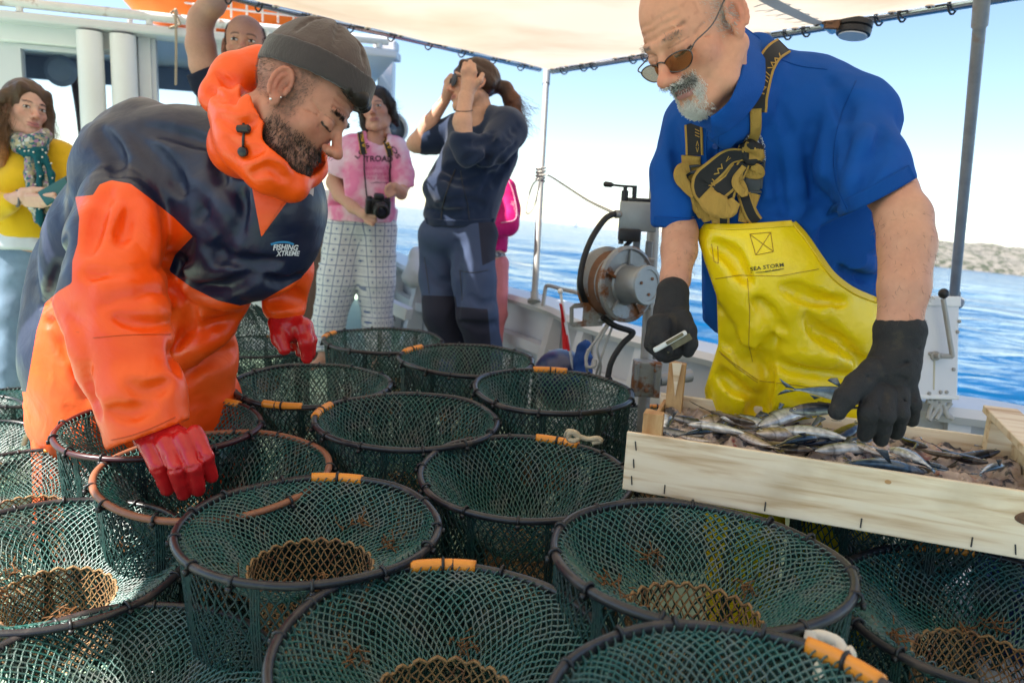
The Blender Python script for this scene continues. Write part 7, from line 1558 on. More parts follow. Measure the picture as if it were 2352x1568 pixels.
n2 = nt.nodes.new('ShaderNodeTexNoise'); n2.inputs['Scale'].default_value = 6; n2.inputs['Detail'].default_value = 5; L(tc.outputs['Object'], n2.inputs[0]); mr = nt.nodes.new('ShaderNodeMapRange'); mr.inputs[1].default_value = .56; mr.inputs[2].default_value = .78; mr.inputs[4].default_value = .5; L(n2.outputs[0], mr.inputs[0])
mx = nt.nodes.new('ShaderNodeMixRGB'); L(mr.outputs[0], mx.inputs[0]); L(cr.outputs[0], mx.inputs[1]); mx.inputs[2].default_value = (.42, .30, .17, 1); L(mx.outputs[0], p.inputs['Base Color'])
bp = nt.nodes.new('ShaderNodeBump'); bp.inputs['Strength'].default_value = .35; bp.inputs['Distance'].default_value = .002; L(wv.outputs[0], bp.inputs['Height']); L(bp.outputs[0], p.inputs['Normal'])
M_pined = mat('weathered_pine', (.40, .19, .065), .65, col2=(.58, .36, .16), vscale=9, stretch=(4, 4, 1), ramp=(.35, .65), bump=.3, bscale=40)
a0 = Wh(1429, 1123, .485); a1 = Wh(2352, 1284, .485); dx_ = (a1-a0); dx_ /= np.linalg.norm(dx_); CL, CD, CH = .69, .335, .108
ca = math.atan2(dx_[1], dx_[0]); crate = empty('fish_crate', a0, 'pale wooden crate of bait fish resting on the trap hoops', 'crate'); crate.rotation_euler = (0, 0, ca)
RC = rotz(ca)
def cl(x, y, z): return a0 + RC @ np.array([x, y, z])
def cpart(s, name, m_, par=crate): o = s.build(name, m_); o.parent = par; return o
g = random.Random(3)
def board(L_, T, H_, c, bev=.0015):
    s = MB(); s.box(c, (L_, T, H_), bev=bev); return s
s = board(CL, .008, CH, (CL/2, .004, CH/2)); fb = cpart(s, 'front_board', M_pine)
s = board(CL-.02, .008, CH*.92, (CL/2, CD-.004, CH*.5)); cpart(s, 'back_board', M_pine)
for x_, hh, m_ in ((.022, .080, M_pined), (CL-.022, .095, M_pine)): s = board(.008, CD-.0175, hh, (x_, CD/2, hh/2+.012)); cpart(s, 'end_board', m_)
for x_, y_, hh, m_ in ((.042, .026, .142, M_pined), (.044, CD-.030, .178, M_pined), (CL-.045, .026, .150, M_pine), (CL-.045, CD-.030, .150, M_pine)):
    s = MB(); ww = .034 if x_ < .1 else .04
    poly_ = [(-ww/2, -.017), (ww/2, -.017), (ww/2, .006), (-ww/2+.008, .017), (-ww/2, .017)]
    s.prism(poly_, (x_, y_, hh/2+.002), (1, 0, 0), (0, 1, 0), (0, 0, 1), hh); cpart(s, 'corner_post', m_)
s = MB(); s.box((CL-.045, CD/2, .158), (.058, CD-.02, .014), bev=.002); cpart(s, 'top_bar', M_pine)
for k in range(4): s = board(CL-.03, .07, .006, (CL/2, .05+.078*k, -.0035)); cpart(s, 'bottom_slat', M_pine)
s = MB()
for k in range(3): s.prism([(-.004, -.009), (.006, 0), (-.004, .009)], (.060, CD-.049, .165), (1, 0, 0), (0, 0, 1), (0, 1, 0), .004)
s = MB(); s.prism([(-.010, .010), (.010, .012), (.002, -.06)], (.044, CD-.0495, .172), (1, 0, 0), (0, 0, 1), (0, 1, 0), .005); cpart(s, 'split_wedge', M_pine)
M_nail = mat('dark_staple', (.05, .05, .055), .45, metal=.6)
for x_, z_, tl in ((.018, .085, .3), (.017, .052, .2), (.016, .020, .2), (.075, .014, 0), (.245, .014, 0), (.395, .014, 0), (.555, .014, 0), (.615, .014, .3), (.655, .098, .1), (.650, .055, 0)):
    s = MB(); s.tube([(x_-tl*.006, -.0008, z_+.008), (x_+tl*.004, -.0012, z_-.008)], .0012, 5); n_ = s.build('staple', M_nail); n_.parent = crate
s = MB(); poly_ = [(.026*math.cos(w)*(1+.12*math.sin(w*2)), .0125*math.sin(w)) for w in np.linspace(0, 2*math.pi, 28, endpoint=False)]; s.prism(poly_, (.632, -.0003, .066), (1, 0, -.05), (0, 0, 1), (0, 1, 0), .0012)
s.prism([(.004*math.cos(w), .016*math.sin(w)) for w in np.linspace(0, 2*math.pi, 14, endpoint=False)], (.658, -.0002, .050), (1, 0, 0), (0, 0, 1), (0, 1, 0), .001); k_ = s.build('wood_knot', mat('knot_wood', (.085, .035, .016), .6, col2=(.20, .09, .04), vscale=60, ramp=(.4, .6))); k_.parent = fb
s = MB(); s.prism([(.005*math.cos(w), .0035*math.sin(w)) for w in np.linspace(0, 2*math.pi, 14, endpoint=False)], (.425, -.0003, .090), (1, 0, 0), (0, 0, 1), (0, 1, 0), .001); k_ = s.build('wood_knot', M_pined); k_.parent = fb

# ---- chopped bait under the fish (nobody could count it)
nx_, ny_ = 190, 92; X, Y = np.meshgrid(np.linspace(.03, CL-.03, nx_), np.linspace(.012, CD-.012, ny_), indexing='ij'); P3 = np.stack([X, Y, 0*X], -1)
Hh = .067 + .012*vnoise(P3, 14, 1) + .012*(1-2*np.abs(vnoise(P3, 26, 2))) + .007*(1-2*np.abs(vnoise(P3*[1, 1.7, 1], 62, 3))) + .003*vnoise(P3, 150, 4) - .012*sm(X, .45, .62)*0
M_bait = mat('chopped_bait', (.52, .40, .33), .36, col2=(.06, .055, .06), vscale=34, ramp=(.50, .58), detail=6, bump=.7, bscale=120, bdist=.004, var=.35)
M_bait2 = bpy.data.materials['chopped_bait']; nt = M_bait2.node_tree; L = nt.links.new; p = P_(M_bait2)
old = p.inputs['Base Color'].links[0].from_socket; tc = nt.nodes.new('ShaderNodeTexCoord'); vo = nt.nodes.new('ShaderNodeTexNoise'); vo.inputs['Scale'].default_value = 48; vo.inputs['Detail'].default_value = 3; L(tc.outputs['Object'], vo.inputs[0])
cr = nt.nodes.new('ShaderNodeValToRGB'); e = cr.color_ramp.elements; e[0].position = .52; e[0].color = (0, 0, 0, 1); e[1].position = .62; e[1].color = (1, 1, 1, 1); L(vo.outputs[0], cr.inputs[0])
v2 = nt.nodes.new('ShaderNodeTexNoise'); v2.inputs['Scale'].default_value = 22; L(tc.outputs['Object'], v2.inputs[0]); c2_ = nt.nodes.new('ShaderNodeValToRGB'); c2_.color_ramp.interpolation = 'EASE'; e = c2_.color_ramp.elements; e[0].position = .35; e[0].color = (.62, .50, .45, 1); e[1].position = .66; e[1].color = (.26, .05, .045, 1); x = e.new(.52); x.color = (.50, .34, .26, 1); L(v2.outputs[0], c2_.inputs[0])
mx = nt.nodes.new('ShaderNodeMixRGB'); L(cr.outputs[0], mx.inputs[0]); L(old, mx.inputs[1]); L(c2_.outputs[0], mx.inputs[2]); L(mx.outputs[0], p.inputs['Base Color'])
V = np.stack([X, Y, Hh], -1).reshape(-1, 3) @ RC.T + a0; i, j = np.meshgrid(np.arange(nx_-1), np.arange(ny_-1), indexing='ij')
F_ = np.stack([i*ny_+j, (i+1)*ny_+j, (i+1)*ny_+j+1, i*ny_+j+1], -1).reshape(-1, 4); obj('chopped_fish', V, F_, M_bait, kind='stuff')

# ---- fish, each one its own thing
M_fish = bpy.data.materials.new('fish_skin'); M_fish.use_nodes = True; nt = M_fish.node_tree; L = nt.links.new; p = P_(M_fish); vc = nt.nodes.new('ShaderNodeVertexColor'); vc.layer_name = 'Col'; p.inputs['Roughness'].default_value = .24; p.inputs['Metallic'].default_value = .28; p.inputs['Coat Weight'].default_value = .4
tc = nt.nodes.new('ShaderNodeTexCoord'); nz = nt.nodes.new('ShaderNodeTexNoise'); nz.inputs['Scale'].default_value = 70; nz.inputs['Detail'].default_value = 4; L(tc.outputs['Object'], nz.inputs[0]); br = nt.nodes.new('ShaderNodeMapRange'); br.inputs[1].default_value = .3; br.inputs[2].default_value = .7; br.inputs[3].default_value = .6; br.inputs[4].default_value = 1.35; L(nz.outputs[0], br.inputs[0])
ml = nt.nodes.new('ShaderNodeMixRGB'); ml.blend_type = 'MULTIPLY'; ml.inputs[0].default_value = 1; L(vc.outputs[0], ml.inputs[1]); L(br.outputs[0], ml.inputs[2]); L(ml.outputs[0], p.inputs['Base Color'])
vo = nt.nodes.new('ShaderNodeTexVoronoi'); vo.inputs['Scale'].default_value = 520; L(tc.outputs['Object'], vo.inputs[0]); bp = nt.nodes.new('ShaderNodeBump'); bp.inputs['Strength'].default_value = .25; bp.inputs['Distance'].default_value = .0006; L(vo.outputs['Distance'], bp.inputs['Height']); L(bp.outputs[0], p.inputs['Normal'])
def fish_mesh(back, side, belly, bend=.0, deep=1.0, spots=0, seed=0):
    n, m = 44, 20; V, Cc, F_ = [], [], []; g_ = np.random.default_rng(seed)
    prof = [(0, .012), (.03, .30), (.08, .52), (.16, .78), (.28, .97), (.40, 1.0), (.55, .88), (.70, .62), (.82, .36), (.90, .20), (.94, .17), (1, .16)]
    for i in range(n):
        t = i/(n-1); r = np.interp(t, [q[0] for q in prof], [q[1] for q in prof]); x_ = .10-.20*t; by = bend*math.sin(t*2.6)*.06
        for j in range(m):
            w = 2*math.pi*j/m; zz = math.cos(w)*r*.0215*deep; yy = math.sin(w)*r*.0145*(1 if t < .8 else .7); V.append((x_, yy+by, zz+(.002*math.sin(t*3))))
            h_ = math.cos(w); c = np.array(side)*(1-sm(h_, .05, .45)) + np.array(back)*sm(h_, .05, .45); k_ = sm(-h_, .2, .75); c = c*(1-k_)+np.array(belly)*k_
            if t < .20: c = c*.75+np.array((.30, .24, .20))*.25
            if .195 < t < .215: c = c*.45
            if spots and .25 < t < .85 and abs(h_-.25) < .22 and (int(t*40) % 4 == 0): c = c*.3
            Cc.append(c)
    for i in range(n-1):
        for j in range(m): F_.append((i*m+j, (i+1)*m+j, (i+1)*m+(j+1) % m, i*m+(j+1) % m))
    F_ += [tuple(range(m)), tuple((n-1)*m+j for j in range(m-1, -1, -1))]
    by = bend*math.sin(2.6)*.06
    def fin(pts, cc):
        k_ = len(V)
        for s_ in (-1, 1):
            for q in pts: V.append((q[0], q[1]+s_*.0005, q[2])); Cc.append(np.array(cc))
        q = len(pts); F_.append(tuple(range(k_, k_+q))); F_.append(tuple(range(k_+2*q-1, k_+q-1, -1)))
        for a in range(q): F_.append((k_+a, k_+q+a, k_+q+(a+1) % q, k_+(a+1) % q))
    fc = np.array(back)*.8+np.array((.05, .045, .035)); b2 = bend*math.sin(2.2)*.06
    fin([(-.094, by, .003), (-.112, by, .012), (-.140, by+.002, .028), (-.132, by, .016), (-.120, by, .003)], fc); fin([(-.094, by, -.003), (-.120, by, -.003), (-.132, by, -.014), (-.138, by+.002, -.026), (-.112, by, -.011)], fc)
    fin([(.02, bend*.058, .019*deep), (.005, bend*.2, .030*deep), (-.012, bend*.2, .026*deep), (-.018, bend*.2, .0175*deep)], fc); fin([(-.03, b2, -.0150*deep), (-.044, b2, -.024*deep), (-.058, b2, -.011*deep)], fc)
    fin([(.052, .0105, -.006), (.030, .016, -.012), (.026, .0155, -.006)], fc); fin([(.052, -.0105, -.006), (.030, -.016, -.012), (.026, -.0155, -.006)], fc)
    body = mesh_data('fish', V, F_, M_fish, True, cols=np.array(Cc))
    s = MB()
    for s_ in (-1, 1): s.sphere((.0835, s_*.0053, .0028), (.0042, .0018, .0042), 10, 0); s.sphere((.0835, s_*.0066, .0028), (.0024, .0012, .0024), 8, 1)
    return body, mesh_data('eye', np.concatenate(s.V), s.F, [mat('fish_eye', (.55, .48, .30), .15), mat('fish_pupil', (.01, .01, .012), .08)], True, mi=s.M)
FM = {'silver': fish_mesh((.045, .085, .13), (.50, .53, .56), (.66, .66, .65), .25, 1.0, seed=1), 'dark': fish_mesh((.006, .010, .020), (.045, .055, .075), (.30, .30, .30), -.3, .95, seed=2),
      'mack': fish_mesh((.010, .030, .050), (.30, .34, .36), (.60, .58, .54), .15, .9, 1, seed=3), 'buff': fish_mesh((.10, .075, .05), (.40, .31, .23), (.58, .50, .44), -.2, 1.15, seed=4)}
def put_fish(kind, ua, va, ub, vb, h, label, roll=70, size=None, Z=None, group='bait fish lying in the wooden crate'):
    if Z: A_, B_ = W(ua, va, Z[0]), W(ub, vb, Z[1])
    else: A_, B_ = Wh(ua, va, .485+h+.016), Wh(ub, vb, .485+h+.014)
    d = A_-B_; ln = np.linalg.norm(d); d /= ln; sc_ = (size or ln/.235); c = B_ + d*.137*sc_ if size is None else (A_+B_)/2
    y_ = np.cross([0, 0, 1.0], d); y_ /= np.linalg.norm(y_); z_ = np.cross(d, y_); ro = R(roll); y2 = y_*math.cos(ro)+z_*math.sin(ro); z2 = z_*math.cos(ro)-y_*math.sin(ro)
    o = bpy.data.objects.new('fish', FM[kind][0]); COL.objects.link(o); o.matrix_world = Matrix.Translation(Vector(c)) @ Matrix(np.stack([d, y2, z2], 1).tolist()).to_4x4() @ Matrix.Diagonal((sc_, sc_, sc_, 1))
    e_ = bpy.data.objects.new('eye', FM[kind][1]); COL.objects.link(e_); e_.parent = o; tag(o, label, 'fish', group); return o
# (kind, head u v, tail u v, height over the crate's floor)
put_fish('silver', 2008, 924, 1789, 893, 0, 'silver fish held highest in the black glove with its forked tail free', 18, Z=(1.24, 1.285))
put_fish('dark', 1813, 942, 2010, 934, 0, 'dark headed fish poking out of the black glove under the silver one', 20, Z=(1.285, 1.26))
put_fish('silver', 1742, 978, 1902, 950, .080, 'silver blue fish lying level just under the dark headed one', 80)
put_fish('dark', 1612, 974, 1752, 984, .084, 'long black fish lying against the corner post', 70)
put_fish('buff', 1738, 994, 1905, 974, .086, 'reddish headed fish with a pale eye in the middle of the crate', 85)
put_fish('dark', 1975, 972, 1795, 1014, .090, 'dark blue fish with its tail pointing at the front board', 70)
put_fish('buff', 1735, 972, 1598, 926, .085, 'thin fish with its tail raised against the post', 60)
put_fish('silver', 1533, 952, 1524, 1000, .070, 'silver fish head sticking up at the front corner of the crate', 95, size=.6)
put_fish('buff', 1688, 988, 1812, 1034, .082, 'brown fish piece angled towards the front board', 80)
put_fish('dark', 2130, 1026, 2044, 978, .086, 'dark fish with a thin tail below the glove cuff', 70)
put_fish('buff', 1966, 1020, 2092, 1052, .088, 'pale grey fish head lying just in front of the gloved fingers', 85)
put_fish('silver', 2042, 1030, 2160, 1090, .086, 'slender silver fish sliding towards the front board', 80)
put_fish('dark', 2270, 1062, 2130, 1008, .084, 'dark blue fish near the end of the crate', 75)
put_fish('silver', 2305, 1070, 2240, 1096, .082, 'pale fish at the end post', 85)
put_fish('mack', 1880, 1005, 1765, 1030, .084, 'striped back fish half buried in front of the dark blue one', 75)
put_fish('buff', 2210, 1048, 2080, 1020, .084, 'brownish fish lying beside the dark blue one at the end', 80)
put_fish('mack', 1640, 990, 1545, 1004, .082, 'small fish behind the front board near the post', 80)
put_fish('dark', 1905, 1030, 1800, 1008, .080, 'black backed fish tail along the front board', 75)
put_fish('buff', 1560, 1000, 1660, 1012, .080, 'torn brown fish along the front board near the upright head', 80)
put_fish('mack', 2180, 1078, 2060, 1058, .080, 'greenish fish along the front board towards the end', 80)
put_fish('silver', 2108, 985, 2040, 962, .078, 'white bellied fish behind the glove by the back board', 90)

gq = random.Random(12); sites = []; used = set()
while len(sites) < 13:
    x_, y_ = gq.uniform(.08, CL-.10), gq.uniform(.03, CD-.07)
    if all(abs(x_-a)+abs(y_-b) > .055 for a, b in sites): sites.append((x_, y_))
ends = ['near the long back board', 'in the middle of the heap', 'along the front board']; third = ['by the corner posts', 'below the gloved hand', 'towards the top bar']
for k, (x_, y_) in enumerate(sites):
    an_ = gq.uniform(-1.1, 1.1) + (math.pi if gq.random() < .5 else 0); l_ = .085; p_, q_ = cl(x_+l_*math.cos(an_), y_+l_*.45*math.sin(an_), .088+gq.uniform(0, .012)), cl(x_-l_*math.cos(an_), y_-l_*.45*math.sin(an_), .082+gq.uniform(0, .012))
    (ua_, va_, za_), (ub_, vb__, zb_) = pix(p_), pix(q_); opts = [q for q in ('dark', 'mack', 'silver', 'buff') if (q, y_ > .2, y_ > .11, x_ < .22, x_ < .45) not in used] or ['mack']; kind_ = gq.choice(opts); used.add((kind_, y_ > .2, y_ > .11, x_ < .22, x_ < .45))
    put_fish(kind_, ua_, va_, ub_, vb__, 0, {'dark': 'black backed', 'mack': 'green backed', 'silver': 'bright silver', 'buff': 'brownish'}[kind_] + ' bait fish ' + ends[0 if y_ > .2 else 1 if y_ > .11 else 2] + ' ' + third[0 if x_ < .22 else 1 if x_ < .45 else 2], gq.uniform(60, 110), gq.uniform(.62, .82), Z=(za_, zb_))
# ================================================================ net hauler on its post
M_alu = mat('cast_alloy', (.30, .31, .31), .48, metal=.55, var=.2, vscale=16, col2=(.22, .09, .035), ramp=(.50, .60), rough2=.8, bump=.3, bscale=60)
M_alu2 = mat('dull_alloy', (.30, .32, .33), .45, metal=.5, var=.15, vscale=14, col2=(.30, .22, .15), ramp=(.64, .8))
ZW = 2.2; wc = W(1424, 652, ZW); an = math.radians(38); axc = np.array([math.sin(an), -.10, -math.cos(an)]); ax_ = axc @ RBz.T; ax_ /= np.linalg.norm(ax_)
hauler = empty('net_hauler', Wh(1490, 905, .0)*[1, 1, 0] if False else W(1488, 900, ZW+.06)*[1, 1, 0], 'grey rust stained net hauler drum with lever box on a steel post', 'net hauler')
s = MB(); s.lathe(wc, ax_, [(-.085, .030), (-.082, .085), (-.070, .104), (-.052, .107), (-.040, .098), (-.018, .078), (-.006, .078), (.014, .100), (.022, .1085), (.034, .1085), (.038, .100), (.030, .096), (.026, .060)], 56, cap=False); autosmooth(s.build('drum', M_alu, hauler), 35)
s = MB(); s.lathe(wc, ax_, [(-.034, .0945), (-.020, .0795), (-.004, .0795), (.010, .0975)], 56, cap=False); s.build('rust_band', M_rust, hauler, smooth=True)
s = MB(); s.lathe(wc, ax_, [(.024, .060), (.030, .054), (.085, .050), (.090, .050)], 40); autosmooth(s.build('hub', M_alu2, hauler), 35)
s = MB(); s.lathe(wc, ax_, [(.0905, .052), (.094, .056), (.104, .056), (.107, .053), (.107, .044), (.1045, .043), (.1045, .001)], 44); hc = autosmooth(s.build('hub_cap', M_alu2, hauler), 35)
e1 = np.cross(ax_, [0, 0, 1.0]); e1 /= np.linalg.norm(e1); e2 = np.cross(e1, ax_)
for k in range(5):
    w = k*2*math.pi/5+.4; rd = e1*math.cos(w)+e2*math.sin(w); s = MB(); s.box(wc + ax_*.031 + rd*.077, (.040, .008, .010), np.stack([rd, np.cross(ax_, rd), ax_], 1), bev=.002); s.build('spoke', M_alu, hauler)
for k in range(3):
    w = k*2.1+.3; s = MB(); s.lathe(wc + ax_*.1045 + (e1*math.cos(w)+e2*math.sin(w))*.026, ax_, [(0, .0045), (.003, .0045)], 8); s.build('bolt', M_rust, hc)
pb = W(1490, 915, ZW+.10)*[1, 1, 0]; pt = W(1507, 400, ZW+.10); pdir = (pt-pb)
s = MB(); s.tube([pb, pb+pdir*.5, pt], .0185, 12); autosmooth(s.build('post', M_steel, hauler))
for zz, hh in ((.30, .11),):
    q = pb + pdir*(.33-.0)/1; q = W(1484, 868, ZW+.06); s = MB(); s.box(q, (.080, .05, .105), bev=.004); s.box(q+[.028, -.03, 0], (.018, .012, .10), bev=.002); s.box(q+[-.034, -.03, 0], (.012, .012, .10), bev=.002)
    cl_ = s.build('clamp', M_alu, hauler)
    for sx in (-1, 1):
        s = MB(); s.lathe(q+[.012*sx+.01, -.026, .03*sx], (0, -1, 0), [(0, .007), (.006, .007), (.010, .004)], 8); s.build('bolt', M_rust, cl_)
s = MB(); s.tube([W(1512, 872, ZW+.06), W(1585, 862, ZW+.10)], .020, 12); autosmooth(s.build('cross_pipe', M_steel, hauler))
q = (W(1488, 600, ZW+.07)); s = MB(); s.box(q, (.02, .02, .12), bev=.003); s.box(W(1465, 650, ZW+.04), (.09, .02, .15), bev=.004); s.build('mount', M_alu, hauler)
# plate with a window
A_ = [(1309, 706), (1320, 697), (1348, 695), (1386, 735), (1380, 748), (1316, 751), (1309, 745)]; pn = np.array([.25, -.97, 0]); o_ = W(1345, 722, ZW-.02)
ex = np.cross(pn, [0, 0, 1.0]); ex = ex*np.sign(ex[0]); ex /= np.linalg.norm(ex)
def inpl(u, v): p_ = onplane(u, v, o_, pn) - o_; return (np.dot(p_, ex), p_[2])
s = MB(); s.prism([inpl(*q) for q in [(1309, 706), (1320, 697), (1340, 695), (1340, 706), (1317, 708), (1317, 740), (1309, 746)]], o_, ex, (0, 0, 1), pn, .006); s.prism([inpl(*q) for q in [(1340, 695), (1350, 695), (1388, 736), (1382, 748), (1316, 751), (1309, 746), (1317, 740), (1338, 738), (1340, 706)]], o_, ex, (0, 0, 1), pn, .006); s.build('guide_plate', M_alu, hauler)
# valve box, lever, hoses
vb_ = W(1466, 497, ZW+.02); s = MB(); s.box(vb_, (.108, .07, .084), rotz(-.15), bev=.004); vbx = autosmooth(s.build('valve_box', M_alu2, hauler))
s = MB(); s.box(vb_+[0, -.005, .046], (.07, .05, .012), rotz(-.15), bev=.003); s.lathe(W(1434, 463, ZW), (0, 0, 1), [(0, .010), (.03, .010), (.032, .006), (.042, .006)], 12); s.lathe(W(1456, 463, ZW), (0, 0, 1), [(0, .007), (.045, .006)], 10); autosmooth(s.build('valve_spool', M_black, vbx))
s = MB(); s.tube([W(1458, 428, ZW), W(1457, 448, ZW)], .007, 8); s.tube([W(1460, 429, ZW), W(1425, 427, ZW), W(1408, 425, ZW)], .0034, 8); s.tube([W(1409, 425, ZW), W(1404, 424.5, ZW), W(1390, 423, ZW), W(1386, 423, ZW)], [.004, .0075, .008, .005], 10); autosmooth(s.build('lever', M_black, vbx))
s = MB(); s.box(W(1445, 540, ZW), (.06, .04, .035), bev=.004); s.tube([W(1428, 530, ZW), W(1426, 560, ZW)], .008, 8); s.tube([W(1460, 532, ZW), W(1456, 545, ZW), W(1436, 566, ZW)], .007, 8); autosmooth(s.build('valve_block', M_black, vbx))
s = MB(); s.box(W(1462, 560, ZW+.05), (.02, .02, .11), bev=.002); s.build('bracket', M_alu2, hauler)
s = MB(); s.tube(spline([W(1424, 492, ZW), W(1410, 492, ZW-.01), W(1388, 505, ZW-.03), W(1358, 550, ZW-.05), W(1338, 605, ZW-.06), W(1333, 655, ZW-.06), W(1345, 694, ZW-.02)], 8), .0088, 10); s.tube(spline([W(1384, 728, ZW-.02), W(1412, 748, ZW), W(1448, 760, ZW+.02), W(1452, 768, ZW+.02), W(1428, 792, ZW+.02), W(1404, 832, ZW+.02), W(1394, 880, ZW+.03)], 8), .0088, 10); autosmooth(s.build('hose', M_rubber, hauler))
s = MB(); s.lathe(W(1424, 492, ZW), W(1410, 492, ZW-.01)-W(1424, 492, ZW), [(0, .011), (.015, .012), (.018, .0095)], 12); autosmooth(s.build('hose_fitting', M_alu, hauler)); s = MB(); s.lathe(W(1388, 733, ZW), (.3, 0, .1), [(-.02, .012), (.03, .012), (.06, .009)], 12); autosmooth(s.build('hose_fitting', M_alu, hauler))

# ---- flag, buoy, blue bag, ropes by the bulwark
fp = W(1287, 669, 2.55), W(1317, 850, 2.62); flag = empty('flag', fp[1], 'red flag with white emblem hanging from a white stick by the bulwark', 'flag')
s = MB(); s.tube([fp[0], fp[1], fp[1]+(fp[1]-fp[0])*.4], .0048, 8); s.sphere(fp[0], .010, 10); autosmooth(s.build('stick', M_white, flag))
F_ = []; V = []
for i in range(15):
    for j in range(19):
        a, b = i/14, j/18; u = 1290 + b*18 - 14*b**1.3*(a > 0)*0 + a*(10+18*b) - (6+6*b)*math.sin(a*7+b*2)*.5 - 10*b; v = 702 + b*100 - a*6 + a*b*10; V.append(W(u-a*14, v, 2.55+.03*math.sin(a*9+b*3)-.02*a))
F_ = [(i*19+j, (i+1)*19+j, (i+1)*19+j+1, i*19+j+1) for i in range(14) for j in range(18)]
mi_ = [1 if ((i-7)/2.6)**2+((j-9)/3.2)**2 < 1 else 0 for i in range(14) for j in range(18)]
obj('cloth', V, np.array(F_), [cloth('red_bunting', (.55, .012, .016), .75), cloth('flag_white', (.62, .55, .55), .75)], flag, mi=mi_)
F = pfield(1200, 1380, 770, 960, 2.4, 3.1, .008); F.el(1288, 872, 2.75, 66, 72, 100, 10); V, Q = tob(F); obj('buoy', V, Q, mat('navy_vinyl', (.010, .022, .085), .32, var=.1, vscale=8), label='large round navy blue buoy on the deck beside the bulwark', cat='buoy')
F = pfield(1300, 1380, 770, 900, 2.4, 2.8, .005); F.ch([(1342, 795, 2.6, 13), (1338, 825, 2.6, 18), (1336, 860, 2.6, 22)], 10); F.warp(folds(.008, 26, 181)); V, Q = tob(F); obj('bag', V, Q, cloth('blue_sack', (.010, .055, .22), .6), label='crumpled bright blue sack hanging beside the navy buoy', cat='bag')
M_wrope = mat('grey_white_rope', (.52, .50, .46), .9, bump=1, bscale=180, bdist=.003)
s = MB()
for q in ([(1398, 738, 2.3), (1370, 780, 2.32), (1352, 806, 2.34), (1346, 838, 2.36), (1352, 860, 2.4)], [(1410, 740, 2.3), (1392, 790, 2.32), (1378, 830, 2.34), (1366, 870, 2.4)], [(1402, 740, 2.3), (1384, 770, 2.3), (1372, 800, 2.3), (1380, 840, 2.34), (1372, 880, 2.38)]): s.tube(spline(px(q), 8), .0042, 6)
s.tube(spline(px([(1352, 802, 2.33), (1346, 822, 2.33), (1350, 842, 2.33), (1366, 840, 2.33), (1368, 826, 2.33)]), 6), .0055, 6); autosmooth(s.build('rope', M_wrope, None, label='thin grey ropes hanging in loose strands under the net hauler drum', cat='rope'), 80)
s = MB(); s.tube(spline(px([(1247, 703, 3.5), (1252, 668, 3.5), (1258, 656, 3.5), (1290, 664, 3.3), (1334, 676, 3.1), (1346, 700, 3.05)]), 8), .009, 8); autosmooth(s.build('handrail', M_steel, None, label='low bent steel handrail on the bulwark cap beside the awning pole', cat='handrail'))
# rope made fast on the slim pole and led to the hauler
bpz = pix(W(1244, 402, 3.75))[2]; s = MB(); pc_ = W(1241.5, 402, 3.78)
s.tube([pc_ + np.array([.021*math.cos(w), .021*math.sin(w), -.03+.0012*w*2.2]) for w in np.linspace(0, 2*math.pi*4, 60)], .006, 6)
s.tube(spline(px([(1238, 410, 3.74), (1222, 428, 3.72), (1208, 478, 3.7), (1214, 490, 3.7), (1228, 470, 3.72), (1238, 430, 3.74), (1240, 412, 3.74)]), 8), .0042, 6)
s.tube(spline(px([(1246, 402, 3.74), (1262, 404, 3.7), (1300, 428, 3.3), (1350, 460, 2.8), (1412, 490, 2.25)]), 8), .0045, 6); autosmooth(s.build('rope', M_wrope, None, label='rope coiled round the slim pole and led across to the hauler', cat='rope'), 80)

# ---- white crank box on the gunwale, rope under it
Zb = 2.05; bq = [W(2110, 688, Zb), W(2211, 690, Zb), W(2190, 909, Zb), W(2094, 916, Zb)]; fx = (bq[1]-bq[0]); fx /= np.linalg.norm(fx); fzv = bq[0]-bq[3]; fzv -= fx*np.dot(fzv, fx); fzv /= np.linalg.norm(fzv); fy = np.cross(fzv, fx)
bc = sum(bq)/4; Rb_ = np.stack([fx, fy, fzv], 1); hb_ = np.dot(bq[0]-bq[3], fzv); wb_ = .118; box_ = empty('crank_box', bc - fzv*hb_/2, 'white metal box with a steel crank handle fixed on the gunwale', 'crank box')
bxc = bc + fy*.05
s = MB(); s.box(bxc, (wb_, .10, hb_), Rb_, bev=.004); s.build('housing', M_hullw, box_)
s = MB(); s.box(bxc + fzv*(hb_/2-.006), (wb_+.006, .108, .028), Rb_, bev=.004); s.build('lid', M_white, box_); s = MB(); s.box(bxc - fzv*(hb_/2-.004), (wb_+.006, .108, .012), Rb_, bev=.003); s.build('base_plate', M_white, box_)
def onbox(u, v, o=.0): return onplane(u, v, bc, fy) - fy*o
for u, v in ((2203, 738), (2199, 762), (2190, 848), (2134, 903), (2160, 900), (2174, 900), (2136, 812)):
    s = MB(); s.lathe(onbox(u, v), -fy, [(0, .005), (.003, .005), (.005, .003)], 10); s.build('bolt', M_steel, box_)
s = MB(); pv_ = onbox(2147, 817); s.lathe(pv_, -fy, [(0, .013), (.006, .013), (.008, .008), (.03, .008)], 14); s.tube([pv_-fy*.026, onbox(2172, 818, .028), onbox(2174, 815, .030)], .0065, 8); s.tube([onbox(2173, 819, .030), onbox(2160, 750, .034), onbox(2148, 688, .038)], .0065, 10); ck = autosmooth(s.build('crank', M_steel, box_))
s = MB(); s.sphere(onbox(2148, 676, .04), .0135, 16); s.build('knob', M_black, ck, smooth=True)
s = MB(); s.prism([(-.0025, 0), (.0025, 0), (.0018, -.085), (-.0018, -.085)], onbox(2146, 822, .0006), fx, fzv, fy, .0008); s.build('rust_streak', mat('yellow_stain', (.55, .50, .36), .6), box_)
s = MB()
